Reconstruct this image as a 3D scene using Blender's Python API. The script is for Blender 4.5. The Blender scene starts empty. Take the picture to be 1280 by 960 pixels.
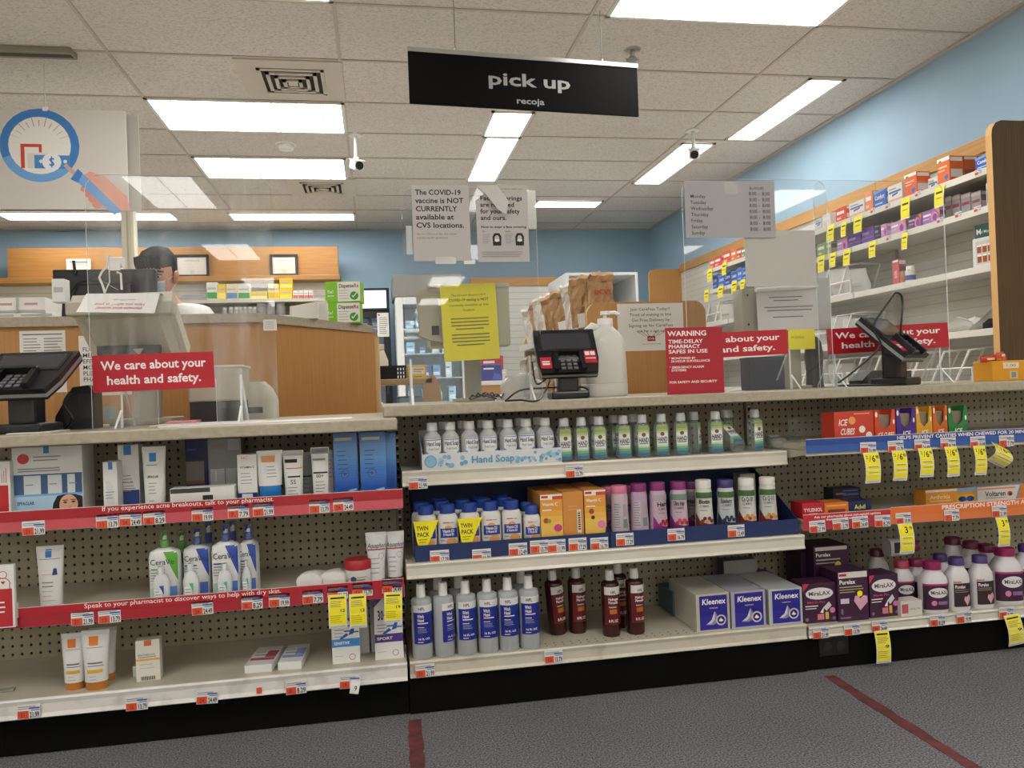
import bpy, bmesh, math, random
from mathutils import Vector, Matrix
random.seed(7)
S = bpy.context.scene
COL = S.collection
pi = math.pi

# ---------------------------------------------------------------- camera model
CAMZ = 0.91
YAW, PIT, ROL, FPX = math.radians(9.98), math.radians(0.32), math.radians(-2.13), 980.0
cf = Vector((math.sin(YAW)*math.cos(PIT), math.cos(YAW)*math.cos(PIT), math.sin(PIT)))
r0 = Vector((math.cos(YAW), -math.sin(YAW), 0)); u0 = r0.cross(cf)
cr = r0*math.cos(ROL)+u0*math.sin(ROL); cu_ = -r0*math.sin(ROL)+u0*math.cos(ROL)
CP = Vector((0, 0, CAMZ))
def ray(u, v): return cf+cr*((u-640)/FPX)+cu_*((480-v)/FPX)
def PY(u, v, y): d = ray(u, v); return CP+d*(y/d.y)
def PX(u, v, x): d = ray(u, v); return CP+d*(x/d.x)
def PZ(u, v, z): d = ray(u, v); return CP+d*((z-CAMZ)/d.z)

# ---------------------------------------------------------------- materials
def lin(c): return c/12.92 if c <= .04045 else ((c+.055)/1.055)**2.4
def rgb(h):
    h = h.lstrip('#'); return tuple(lin(int(h[i:i+2], 16)/255) for i in (0, 2, 4))
MC = {}
def c(h, rough=.5, metal=0., spec=None):
    k = (h, rough, metal)
    if k in MC: return MC[k]
    m = bpy.data.materials.new('paint_'+h.lstrip('#')); m.use_nodes = True
    b = m.node_tree.nodes['Principled BSDF']
    b.inputs['Base Color'].default_value = (*rgb(h), 1)
    b.inputs['Roughness'].default_value = rough; b.inputs['Metallic'].default_value = metal
    MC[k] = m; return m
def nodes(name):
    m = bpy.data.materials.new(name); m.use_nodes = True
    nt = m.node_tree; b = nt.nodes['Principled BSDF']
    return m, nt, b
def N(nt, t, **kw):
    n = nt.nodes.new(t)
    for k, v in kw.items():
        if k in n.inputs: n.inputs[k].default_value = v
        else: setattr(n, k, v)
    return n
def noisy(name, h1, h2, scale=5, rough=.6, bump=0., stretch=(1, 1, 1), detail=4, lo=.35, hi=.65, bscale=None):
    m, nt, b = nodes(name)
    tc = N(nt, 'ShaderNodeTexCoord'); mp = N(nt, 'ShaderNodeMapping'); mp.inputs['Scale'].default_value = stretch
    nz = N(nt, 'ShaderNodeTexNoise', Scale=scale, Detail=detail)
    rp = N(nt, 'ShaderNodeValToRGB'); rp.color_ramp.elements[0].position = lo; rp.color_ramp.elements[1].position = hi
    rp.color_ramp.elements[0].color = (*rgb(h1), 1); rp.color_ramp.elements[1].color = (*rgb(h2), 1)
    nt.links.new(tc.outputs['Object'], mp.inputs[0]); nt.links.new(mp.outputs[0], nz.inputs['Vector'])
    nt.links.new(nz.outputs[0], rp.inputs[0]); nt.links.new(rp.outputs[0], b.inputs['Base Color'])
    b.inputs['Roughness'].default_value = rough
    if bump:
        n2 = nz
        if bscale:
            n2 = N(nt, 'ShaderNodeTexNoise', Scale=bscale, Detail=detail); nt.links.new(mp.outputs[0], n2.inputs['Vector'])
        bp = N(nt, 'ShaderNodeBump', Strength=bump, Distance=.01)
        nt.links.new(n2.outputs[0], bp.inputs['Height']); nt.links.new(bp.outputs[0], b.inputs['Normal'])
    return m
def emis(name, col, st):
    m = bpy.data.materials.new(name); m.use_nodes = True; nt = m.node_tree
    nt.nodes.clear(); e = N(nt, 'ShaderNodeEmission'); o = N(nt, 'ShaderNodeOutputMaterial')
    e.inputs[0].default_value = (*col, 1); e.inputs[1].default_value = st
    nt.links.new(e.outputs[0], o.inputs[0]); return m
def clear(name, tint=(1, 1, 1), haze=.0, hazecol=(.8, .8, .8), ior=1.45, rough=.03, streak=False):
    m = bpy.data.materials.new(name); m.use_nodes = True; nt = m.node_tree; nt.nodes.clear()
    tr = N(nt, 'ShaderNodeBsdfTransparent'); tr.inputs[0].default_value = (*tint, 1)
    gl = N(nt, 'ShaderNodeBsdfGlossy', Roughness=rough); df = N(nt, 'ShaderNodeBsdfDiffuse'); df.inputs[0].default_value = (*hazecol, 1)
    fr = N(nt, 'ShaderNodeFresnel', IOR=ior); ge = N(nt, 'ShaderNodeNewGeometry'); mu = N(nt, 'ShaderNodeMath', operation='MULTIPLY_ADD'); mv = N(nt, 'ShaderNodeMath', operation='MULTIPLY'); mu.inputs[1].default_value = -1; mu.inputs[2].default_value = 1; m1 = N(nt, 'ShaderNodeMixShader'); m2 = N(nt, 'ShaderNodeMixShader'); o = N(nt, 'ShaderNodeOutputMaterial')
    nt.links.new(tr.outputs[0], m1.inputs[1]); nt.links.new(df.outputs[0], m1.inputs[2]); m1.inputs[0].default_value = haze
    if streak:
        tc = N(nt, 'ShaderNodeTexCoord'); mp = N(nt, 'ShaderNodeMapping'); mp.inputs['Scale'].default_value = (9, 1, 1.6); mp.inputs['Rotation'].default_value = (0, .12, 0)
        nz = N(nt, 'ShaderNodeTexNoise', Scale=2.2, Detail=5); rg = N(nt, 'ShaderNodeMapRange')
        rg.inputs['From Min'].default_value = .42; rg.inputs['From Max'].default_value = .75; rg.inputs['To Min'].default_value = haze*.35; rg.inputs['To Max'].default_value = haze*3
        nt.links.new(tc.outputs['Object'], mp.inputs[0]); nt.links.new(mp.outputs[0], nz.inputs['Vector']); nt.links.new(nz.outputs[0], rg.inputs[0]); nt.links.new(rg.outputs[0], m1.inputs[0])
    nt.links.new(ge.outputs['Backfacing'], mu.inputs[0]); nt.links.new(fr.outputs[0], mv.inputs[0]); nt.links.new(mu.outputs[0], mv.inputs[1]); nt.links.new(mv.outputs[0], m2.inputs[0]); nt.links.new(m1.outputs[0], m2.inputs[1]); nt.links.new(gl.outputs[0], m2.inputs[2]); nt.links.new(m2.outputs[0], o.inputs[0])
    return m
def wood(name, h1, h2, vertical=True):
    return noisy(name, h1, h2, 3, .42, .05, (55, 55, 1.5) if vertical else (1.2, 1.2, 22), 5, .3, .7)

WOOD = wood('maple_laminate', '#b28046', '#bd8c52'); WOODH = wood('maple_laminate_long', '#b5823f', '#c89550', False)
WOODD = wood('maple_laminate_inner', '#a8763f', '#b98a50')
LAM = noisy('counter_laminate', '#a39a86', '#b0a793', 60, .4)
BLUE = noisy('blue_wall_paint', '#97b5ca', '#9dbbd0', 2, .7)
OFFW = c('#e6e2d8', .8)
TILE = None
PEG = noisy('pegboard_steel', '#9f977f', '#a69e86', 8, .45)
PEGIN = c('#2a2721', .8)
SHELF = noisy('shelf_cream_enamel', '#bcb5a2', '#c6bfac', 6, .38)
LIP = noisy('shelf_lip_enamel', '#cfcabb', '#d8d3c4', 9, .3)
BLACK = c('#0b0b0c', .35); BLK2 = c('#16161a', .3); DKG = c('#2b2c30', .5)
KICK = noisy('black_kick_vinyl', '#020202', '#050505', 12, .8); KICK.node_tree.nodes['Principled BSDF'].inputs['Specular IOR Level'].default_value = .15
WHITE = c('#e6e4de', .5); PAPER = c('#e8e6e2', .75); WPL = c('#e4e4e2', .35)
RED = c('#c01a2c', .35); RED2 = c('#c3424f', .22); DRED = c('#a3121f', .4)
ORG = c('#e0562f', .5); YEL = c('#f3e512', .5); INK = c('#17171a', .6); GREY = c('#8b8b90', .6); LGREY = c('#b5b4b2', .6)
NAVY = c('#14294f', .45); BLUE2 = c('#2456a5', .35); PBLUE = c('#1f4a90', .5); GINK = c('#6d6d72', .7)
ALU = c('#b9b9b6', .35, .7); STEEL = c('#a8a8a4', .3, .8); WIRE = c('#dcdad4', .35)
ACR = clear('acrylic_sheet', (.975, .98, .98), .05, (.8, .82, .84), 1.49, .015, True)
ACRC = clear('clear_acrylic', (.96, .97, .97), .02, (.8, .82, .84), 1.49, .02)
ACRE = clear('acrylic_edge', (.8, .85, .86), .8, (.95, .97, .97), 1.49, .1)
BTL = clear('clear_bottle_plastic', (.93, .95, .95), .05, (.8, .82, .82), 1.45, .06)
BAGCLR = clear('clear_bag_film', (.93, .93, .93), .55, (.93, .93, .92), 1.4, .2)
BEIGE = c('#b9b4a2', .5); BEIGE2 = c('#a49f8e', .5); CREAM = c('#d8d2bd', .5)
KRAFT = noisy('kraft_paper', '#a98561', '#b9966f', 25, .8, .3)

# ---------------------------------------------------------------- glyphs
GL = {}
def load_glyphs():
    chars = [chr(i) for i in range(33, 127)]
    todo = []
    for b in (0, 1):
        for s in ['HH', 'H']+chars+['H'+ch+'H' for ch in chars+[' ']]:
            cu = bpy.data.curves.new('g', 'FONT'); cu.body = s; cu.size = 1; cu.resolution_u = 2; cu.offset = .022 if b else .004
            o = bpy.data.objects.new('g', cu); COL.objects.link(o); todo.append((b, s, o, cu))
    dg = bpy.context.evaluated_depsgraph_get(); dg.update(); raw = {}
    for b, s, o, cu in todo:
        e = o.evaluated_get(dg); me = e.to_mesh()
        vs = [(v.co.x, v.co.y) for v in me.vertices]; fs = [tuple(p.vertices) for p in me.polygons]
        raw[b, s] = (vs, fs); e.to_mesh_clear()
    for b, s, o, cu in todo:
        bpy.data.objects.remove(o); bpy.data.curves.remove(cu)
    for b in (0, 1):
        hh = max(x for x, y in raw[b, 'HH'][0]); cap = max(y for x, y in raw[b, 'H'][0])
        GL[b, 'cap'] = cap
        for ch in chars+[' ']:
            vs, fs = raw.get((b, ch), ([], []))
            GL[b, ch] = (vs, fs, max(x for x, y in raw[b, 'H'+ch+'H'][0])-hh)
load_glyphs()
def layout(s, b):
    x = 0; vs = []; fs = []
    for ch in s:
        v, f, a = GL.get((b, ch), GL[b, '-'])
        o = len(vs); vs += [(x+p, q) for p, q in v]; fs += [tuple(i+o for i in ff) for ff in f]; x += a
    return vs, fs, x, GL[b, 'cap']

# ---------------------------------------------------------------- 2D artwork shapes
def R(x0, y0, x1, y1, m): return ('r', x0, y0, x1, y1, m)
def Ci(x, y, r, m, ry=None, a0=0, a1=2*pi): return ('p', [(x+r*math.cos(a0+(a1-a0)*i/20), y+(ry or r)*math.sin(a0+(a1-a0)*i/20)) for i in range(20 if a1-a0 > 6 else 21)], m)
def Pg(p, m): return ('p', p, m)
def Rg(x, y, r, w, m, n=28, a0=0, a1=2*pi): return ('q', [((x+(r-w/2)*math.cos(a), y+(r-w/2)*math.sin(a)), (x+(r+w/2)*math.cos(a), y+(r+w/2)*math.sin(a))) for a in [a0+(a1-a0)*i/n for i in range(n+1)]], m)
def T(s, x, y, h, m, w=None, al='l', b=0, sh=0.): return ('t', s, x, y, h, m, w, al, b, sh)
def Ln(x0, y0, x1, n, gap, h, m, ragged=.3):
    rnd = random.Random(int(abs(x0*1e4)+abs(y0*1e4)+n)); o = []
    for i in range(n): o.append(R(x0, y0-i*gap-h, x1-(x1-x0)*ragged*rnd.random(), y0-i*gap, m))
    return o
def flat(x0=0, y=0, z0=0): return lambda u, v, o: (x0+u, y-o, z0+v)

# ---------------------------------------------------------------- mesh builder
class MB:
    def __init__(s): s.v = []; s.f = []; s.m = []; s.sm = []; s.mats = []
    def mi(s, m):
        if m not in s.mats: s.mats.append(m)
        return s.mats.index(m)
    def add(s, vs, fs, m, M=None, smooth=False):
        o = len(s.v); i = s.mi(m)
        s.v += [tuple(M@Vector(p)) for p in vs] if M else [tuple(p) for p in vs]
        for f in fs: s.f.append(tuple(a+o for a in f)); s.m.append(i); s.sm.append(smooth)
        return s
    def box(s, x0, y0, z0, x1, y1, z1, m, bev=0., M=None, seg=2):
        if bev:
            bm = bmesh.new(); bmesh.ops.create_cube(bm, size=1)
            for v in bm.verts: v.co = Vector(((x0+x1)/2+v.co.x*(x1-x0), (y0+y1)/2+v.co.y*(y1-y0), (z0+z1)/2+v.co.z*(z1-z0)))
            bmesh.ops.bevel(bm, geom=bm.edges[:], offset=bev, segments=seg, affect='EDGES', profile=.5)
            bm.verts.index_update()
            s.add([v.co.copy() for v in bm.verts], [[v.index for v in f.verts] for f in bm.faces], m, M); bm.free(); return s
        vs = [(x, y, z) for x in (x0, x1) for y in (y0, y1) for z in (z0, z1)]
        return s.add(vs, [(0, 1, 3, 2), (4, 6, 7, 5), (0, 4, 5, 1), (2, 3, 7, 6), (0, 2, 6, 4), (1, 5, 7, 3)], m, M)
    def loft(s, rings, m, n=20, M=None, capb=True, capt=True, smooth=True):
        vs = []; fs = []
        for rg in rings:
            z, rx, ry = rg[:3]; p = rg[3] if len(rg) > 3 else 2; dx = rg[4] if len(rg) > 4 else 0; dy = rg[5] if len(rg) > 5 else 0
            for i in range(n):
                a = 2*pi*i/n; ca, sa = math.cos(a), math.sin(a)
                vs.append((dx+rx*math.copysign(abs(ca)**(2/p), ca), dy+ry*math.copysign(abs(sa)**(2/p), sa), z))
        for k in range(len(rings)-1):
            for i in range(n): j = (i+1) % n; fs.append((k*n+i, k*n+j, k*n+n+j, k*n+n+i))
        if capb: fs.append(tuple(range(n-1, -1, -1)))
        if capt: fs.append(tuple(range((len(rings)-1)*n, len(rings)*n)))
        return s.add(vs, fs, m, M, smooth)
    def tube(s, path, r, m, n=8, closed=False, M=None):
        pts = [Vector(p) for p in path]; vs = []; fs = []; k = len(pts); up = None
        for i, p in enumerate(pts):
            t = (pts[(i+1) % k]-pts[i-1]) if closed else (pts[min(i+1, k-1)]-pts[max(i-1, 0)])
            t.normalize()
            if up is None: up = Vector((0, 0, 1)) if abs(t.z) < .9 else Vector((1, 0, 0))
            a = t.cross(up); a.normalize(); b = a.cross(t); up = b
            rr = r[i] if isinstance(r, (list, tuple)) else r
            for j in range(n): q = 2*pi*j/n; vs.append(p+a*(rr*math.cos(q))+b*(rr*math.sin(q)))
        for i in range(k if closed else k-1):
            for j in range(n): jj = (j+1) % n; i2 = (i+1) % k; fs.append((i*n+j, i*n+jj, i2*n+jj, i2*n+j))
        if not closed: fs.append(tuple(range(n-1, -1, -1))); fs.append(tuple(range((k-1)*n, k*n)))
        return s.add(vs, fs, m, M, True)
    def prism(s, poly, a, b, m, ax='y', me=None, M=None):
        n = len(poly)
        f = {'y': lambda p, t: (p[0], t, p[1]), 'x': lambda p, t: (t, p[0], p[1]), 'z': lambda p, t: (p[0], p[1], t)}[ax]
        vs = [f(p, a) for p in poly]+[f(p, b) for p in poly]
        s.add(vs, [tuple(range(n)), tuple(range(2*n-1, n-1, -1))], m, M)
        return s.add(vs, [(i, i+n, (i+1) % n+n, (i+1) % n) for i in range(n)], me or m, M)
    def art(s, fm, shapes, M=None, sub=1, eps=6e-5, base=1):
        if sub > 1 and base >= 0: base += int(7e-4/eps); sub = max(sub, 14)
        for k, sp in enumerate(shapes):
            o = eps*(k+base); t = sp[0]
            if t == 'r':
                x0, y0, x1, y1, m = sp[1:]; nx = max(1, sub); ny = max(1, sub//2)
                vs = [fm(x0+(x1-x0)*i/nx, y0+(y1-y0)*j/ny, o) for j in range(ny+1) for i in range(nx+1)]
                s.add(vs, [(j*(nx+1)+i, j*(nx+1)+i+1, (j+1)*(nx+1)+i+1, (j+1)*(nx+1)+i) for j in range(ny) for i in range(nx)], m, M, sub > 1)
            elif t == 'p':
                p, m = sp[1], sp[2]
                if sub > 1:
                    p = [(a[0]+(b_[0]-a[0])*q/nn, a[1]+(b_[1]-a[1])*q/nn) for a, b_ in zip(p, p[1:]+p[:1]) for nn in [max(1, math.ceil(math.hypot(b_[0]-a[0], b_[1]-a[1])/.006))] for q in range(nn)]
                    cx = sum(a for a, b in p)/len(p); cy = sum(b for a, b in p)/len(p); n = len(p); kk = 5; vs = []; fs = []
                    for q in range(1, kk+1): vs += [fm(cx+(a-cx)*q/kk, cy+(b-cy)*q/kk, o) for a, b in p]
                    vs.append(fm(cx, cy, o))
                    for i in range(n):
                        j = (i+1) % n; fs.append((kk*n, i, j))
                        for q in range(kk-1): fs.append((q*n+i, (q+1)*n+i, (q+1)*n+j, q*n+j))
                    s.add(vs, fs, m, M)
                else: s.add([fm(a, b, o) for a, b in p], [tuple(range(len(p)))], m, M)
            elif t == 'q':
                vs = [fm(*q, o) for ab in sp[1] for q in ab]; s.add(vs, [(2*i, 2*i+1, 2*i+3, 2*i+2) for i in range(len(sp[1])-1)], sp[2], M)
            else:
                _, tx, x, y, h, m, w, al, b, sh = sp
                vs, fs, adv, cap = layout(tx, b)
                sy = h/cap; sx = (w/adv) if w else sy
                dx = x-(adv*sx/2 if al == 'c' else adv*sx if al == 'r' else 0)
                s.add([fm(dx+p*sx+q*sy*sh, y+q*sy, o) for p, q in vs], fs, m, M)
        return s
    def mesh(s, name):
        me = bpy.data.meshes.new(name); me.from_pydata(s.v, [], s.f)
        for m in s.mats: me.materials.append(m)
        me.polygons.foreach_set('material_index', s.m); me.polygons.foreach_set('use_smooth', s.sm)
        me.update()
        if any(s.sm): me.set_sharp_from_angle(angle=math.radians(38))
        return me
    def obj(s, name, parent=None, label=None, loc=None, rot=None):
        o = bpy.data.objects.new(name, s.mesh(name)); COL.objects.link(o)
        if parent: o.parent = parent
        if label: o['label'] = label
        if loc is not None: o.location = loc
        if rot is not None: o.rotation_euler = rot
        return o
    def thing(s, name, label, cat, loc=(0, 0, 0), rot=(0, 0, 0), group=None):
        return tag(s.obj(name, None, None, loc, rot), label, cat, group)
def tag(o, label, cat, group=None):
    o['label'] = label; o['category'] = cat
    if group: o['group'] = group
    return o
def thing(name, label, cat, loc=(0, 0, 0), rot=(0, 0, 0), group=None):
    o = bpy.data.objects.new(name, None); COL.objects.link(o); o.location = loc; o.rotation_euler = rot; o.empty_display_size = .05
    return tag(o, label, cat, group)
def copy_tree(o, parent=None):
    q = o.copy(); COL.objects.link(q); q.parent = parent
    for ch in list(o.children): copy_tree(ch, q)
    return q
USED = set()
def place(proto, label, loc, rz=0, group=None, rot=None):
    """first call moves the prototype itself, later calls a copy of it and its parts"""
    o = proto if proto.name not in USED else copy_tree(proto)
    USED.add(proto.name); USED.add(o.name)
    o.location = loc; o.rotation_euler = rot if rot else (0, 0, rz); o['label'] = label
    if group: o['group'] = group
    return o
def structure(mb, name, parent=None, loc=None):
    o = mb.obj(name, parent, None, loc); o['kind'] = 'structure'; return o
def front(rings):
    """maps flat artwork on the front (-y) of a lofted body; u is metres at the widest ring"""
    zs = [r[0] for r in rings]; rr = max(r[1] for r in rings)
    def fm(u, v, o):
        z = min(max(v, zs[0]), zs[-1]); k = 0
        while k < len(rings)-2 and rings[k+1][0] < z: k += 1
        a, b = rings[k], rings[k+1]; t = (z-a[0])/max(1e-6, b[0]-a[0]); t = min(max(t, 0), 1)
        g = lambda i, d: (a[i] if len(a) > i else d)*(1-t)+(b[i] if len(b) > i else d)*t
        rx, ry, p, dx, dy = g(1, 0), g(2, 0), g(3, 2), g(4, 0), g(5, 0)
        q = min(.999, abs(u/rr)); x = math.copysign(q, u)*(rx+o)
        y = -(ry+o)*(1-q**p)**(1/p)-o*.5
        return (dx+x, dy+y, v)
    return fm
def ordn(i): return ['first', 'second', 'third', 'fourth', 'fifth', 'sixth', 'seventh', 'eighth', 'ninth', 'tenth', 'eleventh', 'twelfth'][i]
EXPOSURE = 1.05
# ---------------------------------------------------------------- room shell
HC = 2.82; XR = 3.42; YB = 9.26; XL = -6.5; XF = 7.0; YF = -14.0
def tile_mat():
    m, nt, b = nodes('ceiling_tile')
    tc = N(nt, 'ShaderNodeTexCoord'); mp = N(nt, 'ShaderNodeMapping'); mp.inputs['Scale'].default_value = (1, 2.2, 1)
    n1 = N(nt, 'ShaderNodeTexNoise', Scale=70, Detail=3); n2 = N(nt, 'ShaderNodeTexNoise', Scale=.7, Detail=2)
    rp = N(nt, 'ShaderNodeValToRGB'); rp.color_ramp.elements[0].position = .36; rp.color_ramp.elements[1].position = .5
    rp.color_ramp.elements[0].color = (*rgb('#bdb7b0'), 1); rp.color_ramp.elements[1].color = (*rgb('#d9d4ce'), 1)
    mx = N(nt, 'ShaderNodeMixRGB', blend_type='MULTIPLY'); mx.inputs[0].default_value = .35
    r2 = N(nt, 'ShaderNodeValToRGB'); r2.color_ramp.elements[0].position = .3; r2.color_ramp.elements[1].position = .7
    r2.color_ramp.elements[0].color = (.72, .7, .68, 1); r2.color_ramp.elements[1].color = (1, 1, 1, 1)
    bp = N(nt, 'ShaderNodeBump', Strength=.35, Distance=.004)
    L = nt.links.new
    L(tc.outputs['Object'], mp.inputs[0]); L(mp.outputs[0], n1.inputs['Vector']); L(tc.outputs['Object'], n2.inputs['Vector'])
    L(n1.outputs[0], rp.inputs[0]); L(n2.outputs[0], r2.inputs[0]); L(rp.outputs[0], mx.inputs[1]); L(r2.outputs[0], mx.inputs[2]); L(mx.outputs[0], b.inputs['Base Color'])
    L(n1.outputs[0], bp.inputs['Height']); L(bp.outputs[0], b.inputs['Normal']); b.inputs['Roughness'].default_value = .9
    return m
def carpet_mat():
    m, nt, b = nodes('grey_carpet')
    tc = N(nt, 'ShaderNodeTexCoord'); n1 = N(nt, 'ShaderNodeTexNoise', Scale=210, Detail=4); n2 = N(nt, 'ShaderNodeTexNoise', Scale=3, Detail=3)
    rp = N(nt, 'ShaderNodeValToRGB'); rp.color_ramp.elements[0].position = .33; rp.color_ramp.elements[1].position = .68
    rp.color_ramp.elements[0].color = (*rgb('#434447'), 1); rp.color_ramp.elements[1].color = (*rgb('#9a9b9f'), 1)
    mx = N(nt, 'ShaderNodeMixRGB', blend_type='MULTIPLY'); mx.inputs[0].default_value = .3
    bp = N(nt, 'ShaderNodeBump', Strength=.5, Distance=.006); L = nt.links.new
    L(tc.outputs['Object'], n1.inputs['Vector']); L(tc.outputs['Object'], n2.inputs['Vector']); L(n1.outputs[0], rp.inputs[0])
    L(rp.outputs[0], mx.inputs[1]); L(n2.outputs[0], mx.inputs[2]); L(mx.outputs[0], b.inputs['Base Color'])
    L(n1.outputs[0], bp.inputs['Height']); L(bp.outputs[0], b.inputs['Normal']); b.inputs['Roughness'].default_value = .95
    return m
BOUNCE = noisy('pale_bounce_floor', '#d9d5cb', '#e2ded5', 3, .35)  # unseen floor, made pale to bounce light up onto the ceiling
structure(MB().box(XL, .4, -.1, XF, 2.66, 0, carpet_mat()), 'floor')
structure(MB().box(XL, YF, -.1, XF, .4, 0, BOUNCE), 'floor')
structure(MB().box(XL, 2.66, -.1, XF, YB+.1, 0, BOUNCE), 'floor')
structure(MB().box(XL, YF, HC, XF, YB+.1, HC+.1, tile_mat()), 'ceiling')
structure(MB().box(XL, YB, 0, XR+.1, YB+.1, HC, BLUE), 'wall_back')
structure(MB().box(XR, 3.2, 0, XR+.1, YB, HC, BLUE), 'wall_right')
structure(MB().box(XR+.1, 3.2, 0, XF, 3.3, HC, BLUE), 'wall_return')
structure(MB().box(XL-.1, YF, 0, XL, YB+.1, HC, OFFW), 'wall_left')
structure(MB().box(XF, YF, 0, XF+.1, 3.3, HC, OFFW), 'wall_side')
structure(MB().box(XL, YF-.1, 0, XF, YF, HC, OFFW), 'wall_front')
GRIDM = c('#b9b2a7', .6)
g = MB()
ylines = [3.28-.61*k for k in range(12)]+[3.89, 4.55, 5.21, 5.82, 6.43, 7.04, 7.65, 8.26, 8.87]
xlines = [-5.1, -3.86, -2.6, -1.36, -.127, 1.17, 2.445, 3.4]
for y in ylines: g.box(-5.2, y-.009, HC-.006, XR, y+.009, HC, GRIDM)
for x in xlines: g.box(x-.009, -4, HC-.0055, x+.009, YB, HC, GRIDM)
structure(g, 'trim_1')
# wall angle where ceiling meets wall
structure(MB().box(XR-.03, 3.2, HC-.012, XR, YB, HC, GRIDM).box(XL, YB-.03, HC-.012, XR, YB, HC, GRIDM), 'trim_2')

# ---------------------------------------------------------------- ceiling lights
LIGHT = emis('lit_diffuser', (1, .975, .93), 7.5)
FRM = c('#dedad2', .4)
def troffer(x0, y0, x1, y1, label, group, cells=(1, 1)):
    t = thing('ceiling_light', label, 'light', ((x0+x1)/2, (y0+y1)/2, HC-.008), (0, 0, 0), group)
    w, d = (x1-x0)/2, (y1-y0)/2; f = MB(); e = .022
    for a in ((-w, -d, w, -d+e), (-w, d-e, w, d), (-w, -d, -w+e, d), (w-e, -d, w, d)): f.box(a[0], a[1], -.006, a[2], a[3], .004, FRM)
    for i in range(1, cells[0]): x = -w+2*w*i/cells[0]; f.box(x-.004, -d, -.003, x+.004, d, .004, FRM)
    for i in range(1, cells[1]): y = -d+2*d*i/cells[1]; f.box(-w, y-.004, -.003, w, y+.004, .004, FRM)
    f.obj('frame', t); MB().box(-w+e, -d+e, -.002, w-e, d-e, .003, LIGHT).obj('diffuser', t)
    return t
V = 'visible ceiling lights'
troffer(-1.36, 5.21, -.127, 5.815, 'wide four-foot troffer light next to the square air vent nearest the hanging sign', V, (8, 2))
troffer(-1.345, 6.44, -.16, 7.06, 'wide troffer light one row behind the round smoke detector', V, (8, 2))
troffer(-1.42, 8.38, -.13, 8.72, 'narrow light strip at the back wall above the framed certificates', V)
troffer(-3.6, 8.38, -1.95, 8.72, 'narrow light strip at the back wall, seen below the hanging poster', V)
troffer(1.245, 3.28, 2.445, 3.89, 'big troffer light nearest the camera above the blue side wall', V, (8, 2))
troffer(-1.33, 3.27, -.127, 3.87, 'troffer light cut off by the top of the view near the air vent', V, (8, 2))
troffer(.86, 5.29, 1.165, 5.82, 'short light panel showing just under the black hanging sign', V)
troffer(.885, 5.83, 1.17, 7.08, 'long light panel running away behind the black hanging sign', V)
troffer(2.795, 4.56, 3.052, 5.79, 'long slim light running beside the blue side wall', V)
troffer(2.48, 5.89, 2.77, 7.125, 'slim light behind the bullet camera near the side wall', V)
troffer(1.70, 7.8, 2.41, 8.09, 'small light strip far back above the masked-face notice', V)
G = 'shop floor ceiling lights'
for y in (.2, -2.85, -5.9, -8.75, -11.8):
    for x in (-4.8, -1.75, 1.3, 4.35):
        if x < -4 and y < -8: continue
        troffer(x-.3, y-.6, x+.3, y+.6, 'troffer light over the shop floor in front of the counter', G, (2, 1))

# ---------------------------------------------------------------- ceiling fittings
def vent(x, y, s, label):
    t = thing('air_vent', label, 'vent', (x, y, HC-.006)); f = MB(); vm = c('#c9c3b8', .5); dk = c('#2b2824', .9)
    f.box(-.3, -.3, -.004, .3, .3, .005, vm); f.obj('face_plate', t)
    MB().box(-s, -s, -.0055, s, s, -.004, dk).obj('duct_opening', t, 'dark duct opening')
    for k in range(4):
        r = s*(1-k*.235); q = MB(); w = s*.11; z0, z1 = -.012-.004*k, -.0055
        for a in ((-r, -r, r, -r+w), (-r, r-w, r, r), (-r, -r, -r+w, r), (r-w, -r, r, r)): q.box(a[0], a[1], z0, a[2], a[3], z1, vm)
        q.obj('louver', t)
    MB().box(-s*.14, -s*.14, -.02, s*.14, s*.14, -.0055, vm).obj('louver', t)
vent(-.415, 4.87, .19, 'square louvered air vent near the hanging black sign')
vent(-.40, 7.36, .19, 'square louvered air vent farther back beside the bullet camera pole')
t = thing('smoke_detector', 'round white smoke detector between the two wide troffer lights', 'detector', (-.59, 6.12, HC))
MB().loft([(-.008, .075, .075), (0, .08, .08)], WPL, 28).obj('base', t); MB().loft([(-.045, .035, .035), (-.04, .055, .055), (-.02, .06, .06), (-.008, .06, .06)], WPL, 28).obj('cover', t)
t = thing('sprinkler_head', 'small metal sprinkler head beside the big troffer', 'sprinkler', (1.52, 4.27, HC))
MB().loft([(-.006, .045, .045), (0, .05, .05)], ALU, 24).obj('escutcheon', t); MB().loft([(-.04, .012, .012), (-.006, .015, .015)], STEEL, 12).obj('stem', t)
q = MB().loft([(-.06, .03, .03), (-.057, .03, .03)], STEEL, 16)
for k in range(8): a = k*pi/4; q.box(.028, -.004, -.06, .04, .004, -.057, STEEL, M=Matrix.Rotation(a, 4, 'Z'))
for sgn in (-1, 1): q.tube([(sgn*.012, 0, -.038), (sgn*.018, 0, -.05), (sgn*.004, 0, -.058)], .003, STEEL, 6)
q.obj('deflector', t)
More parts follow.
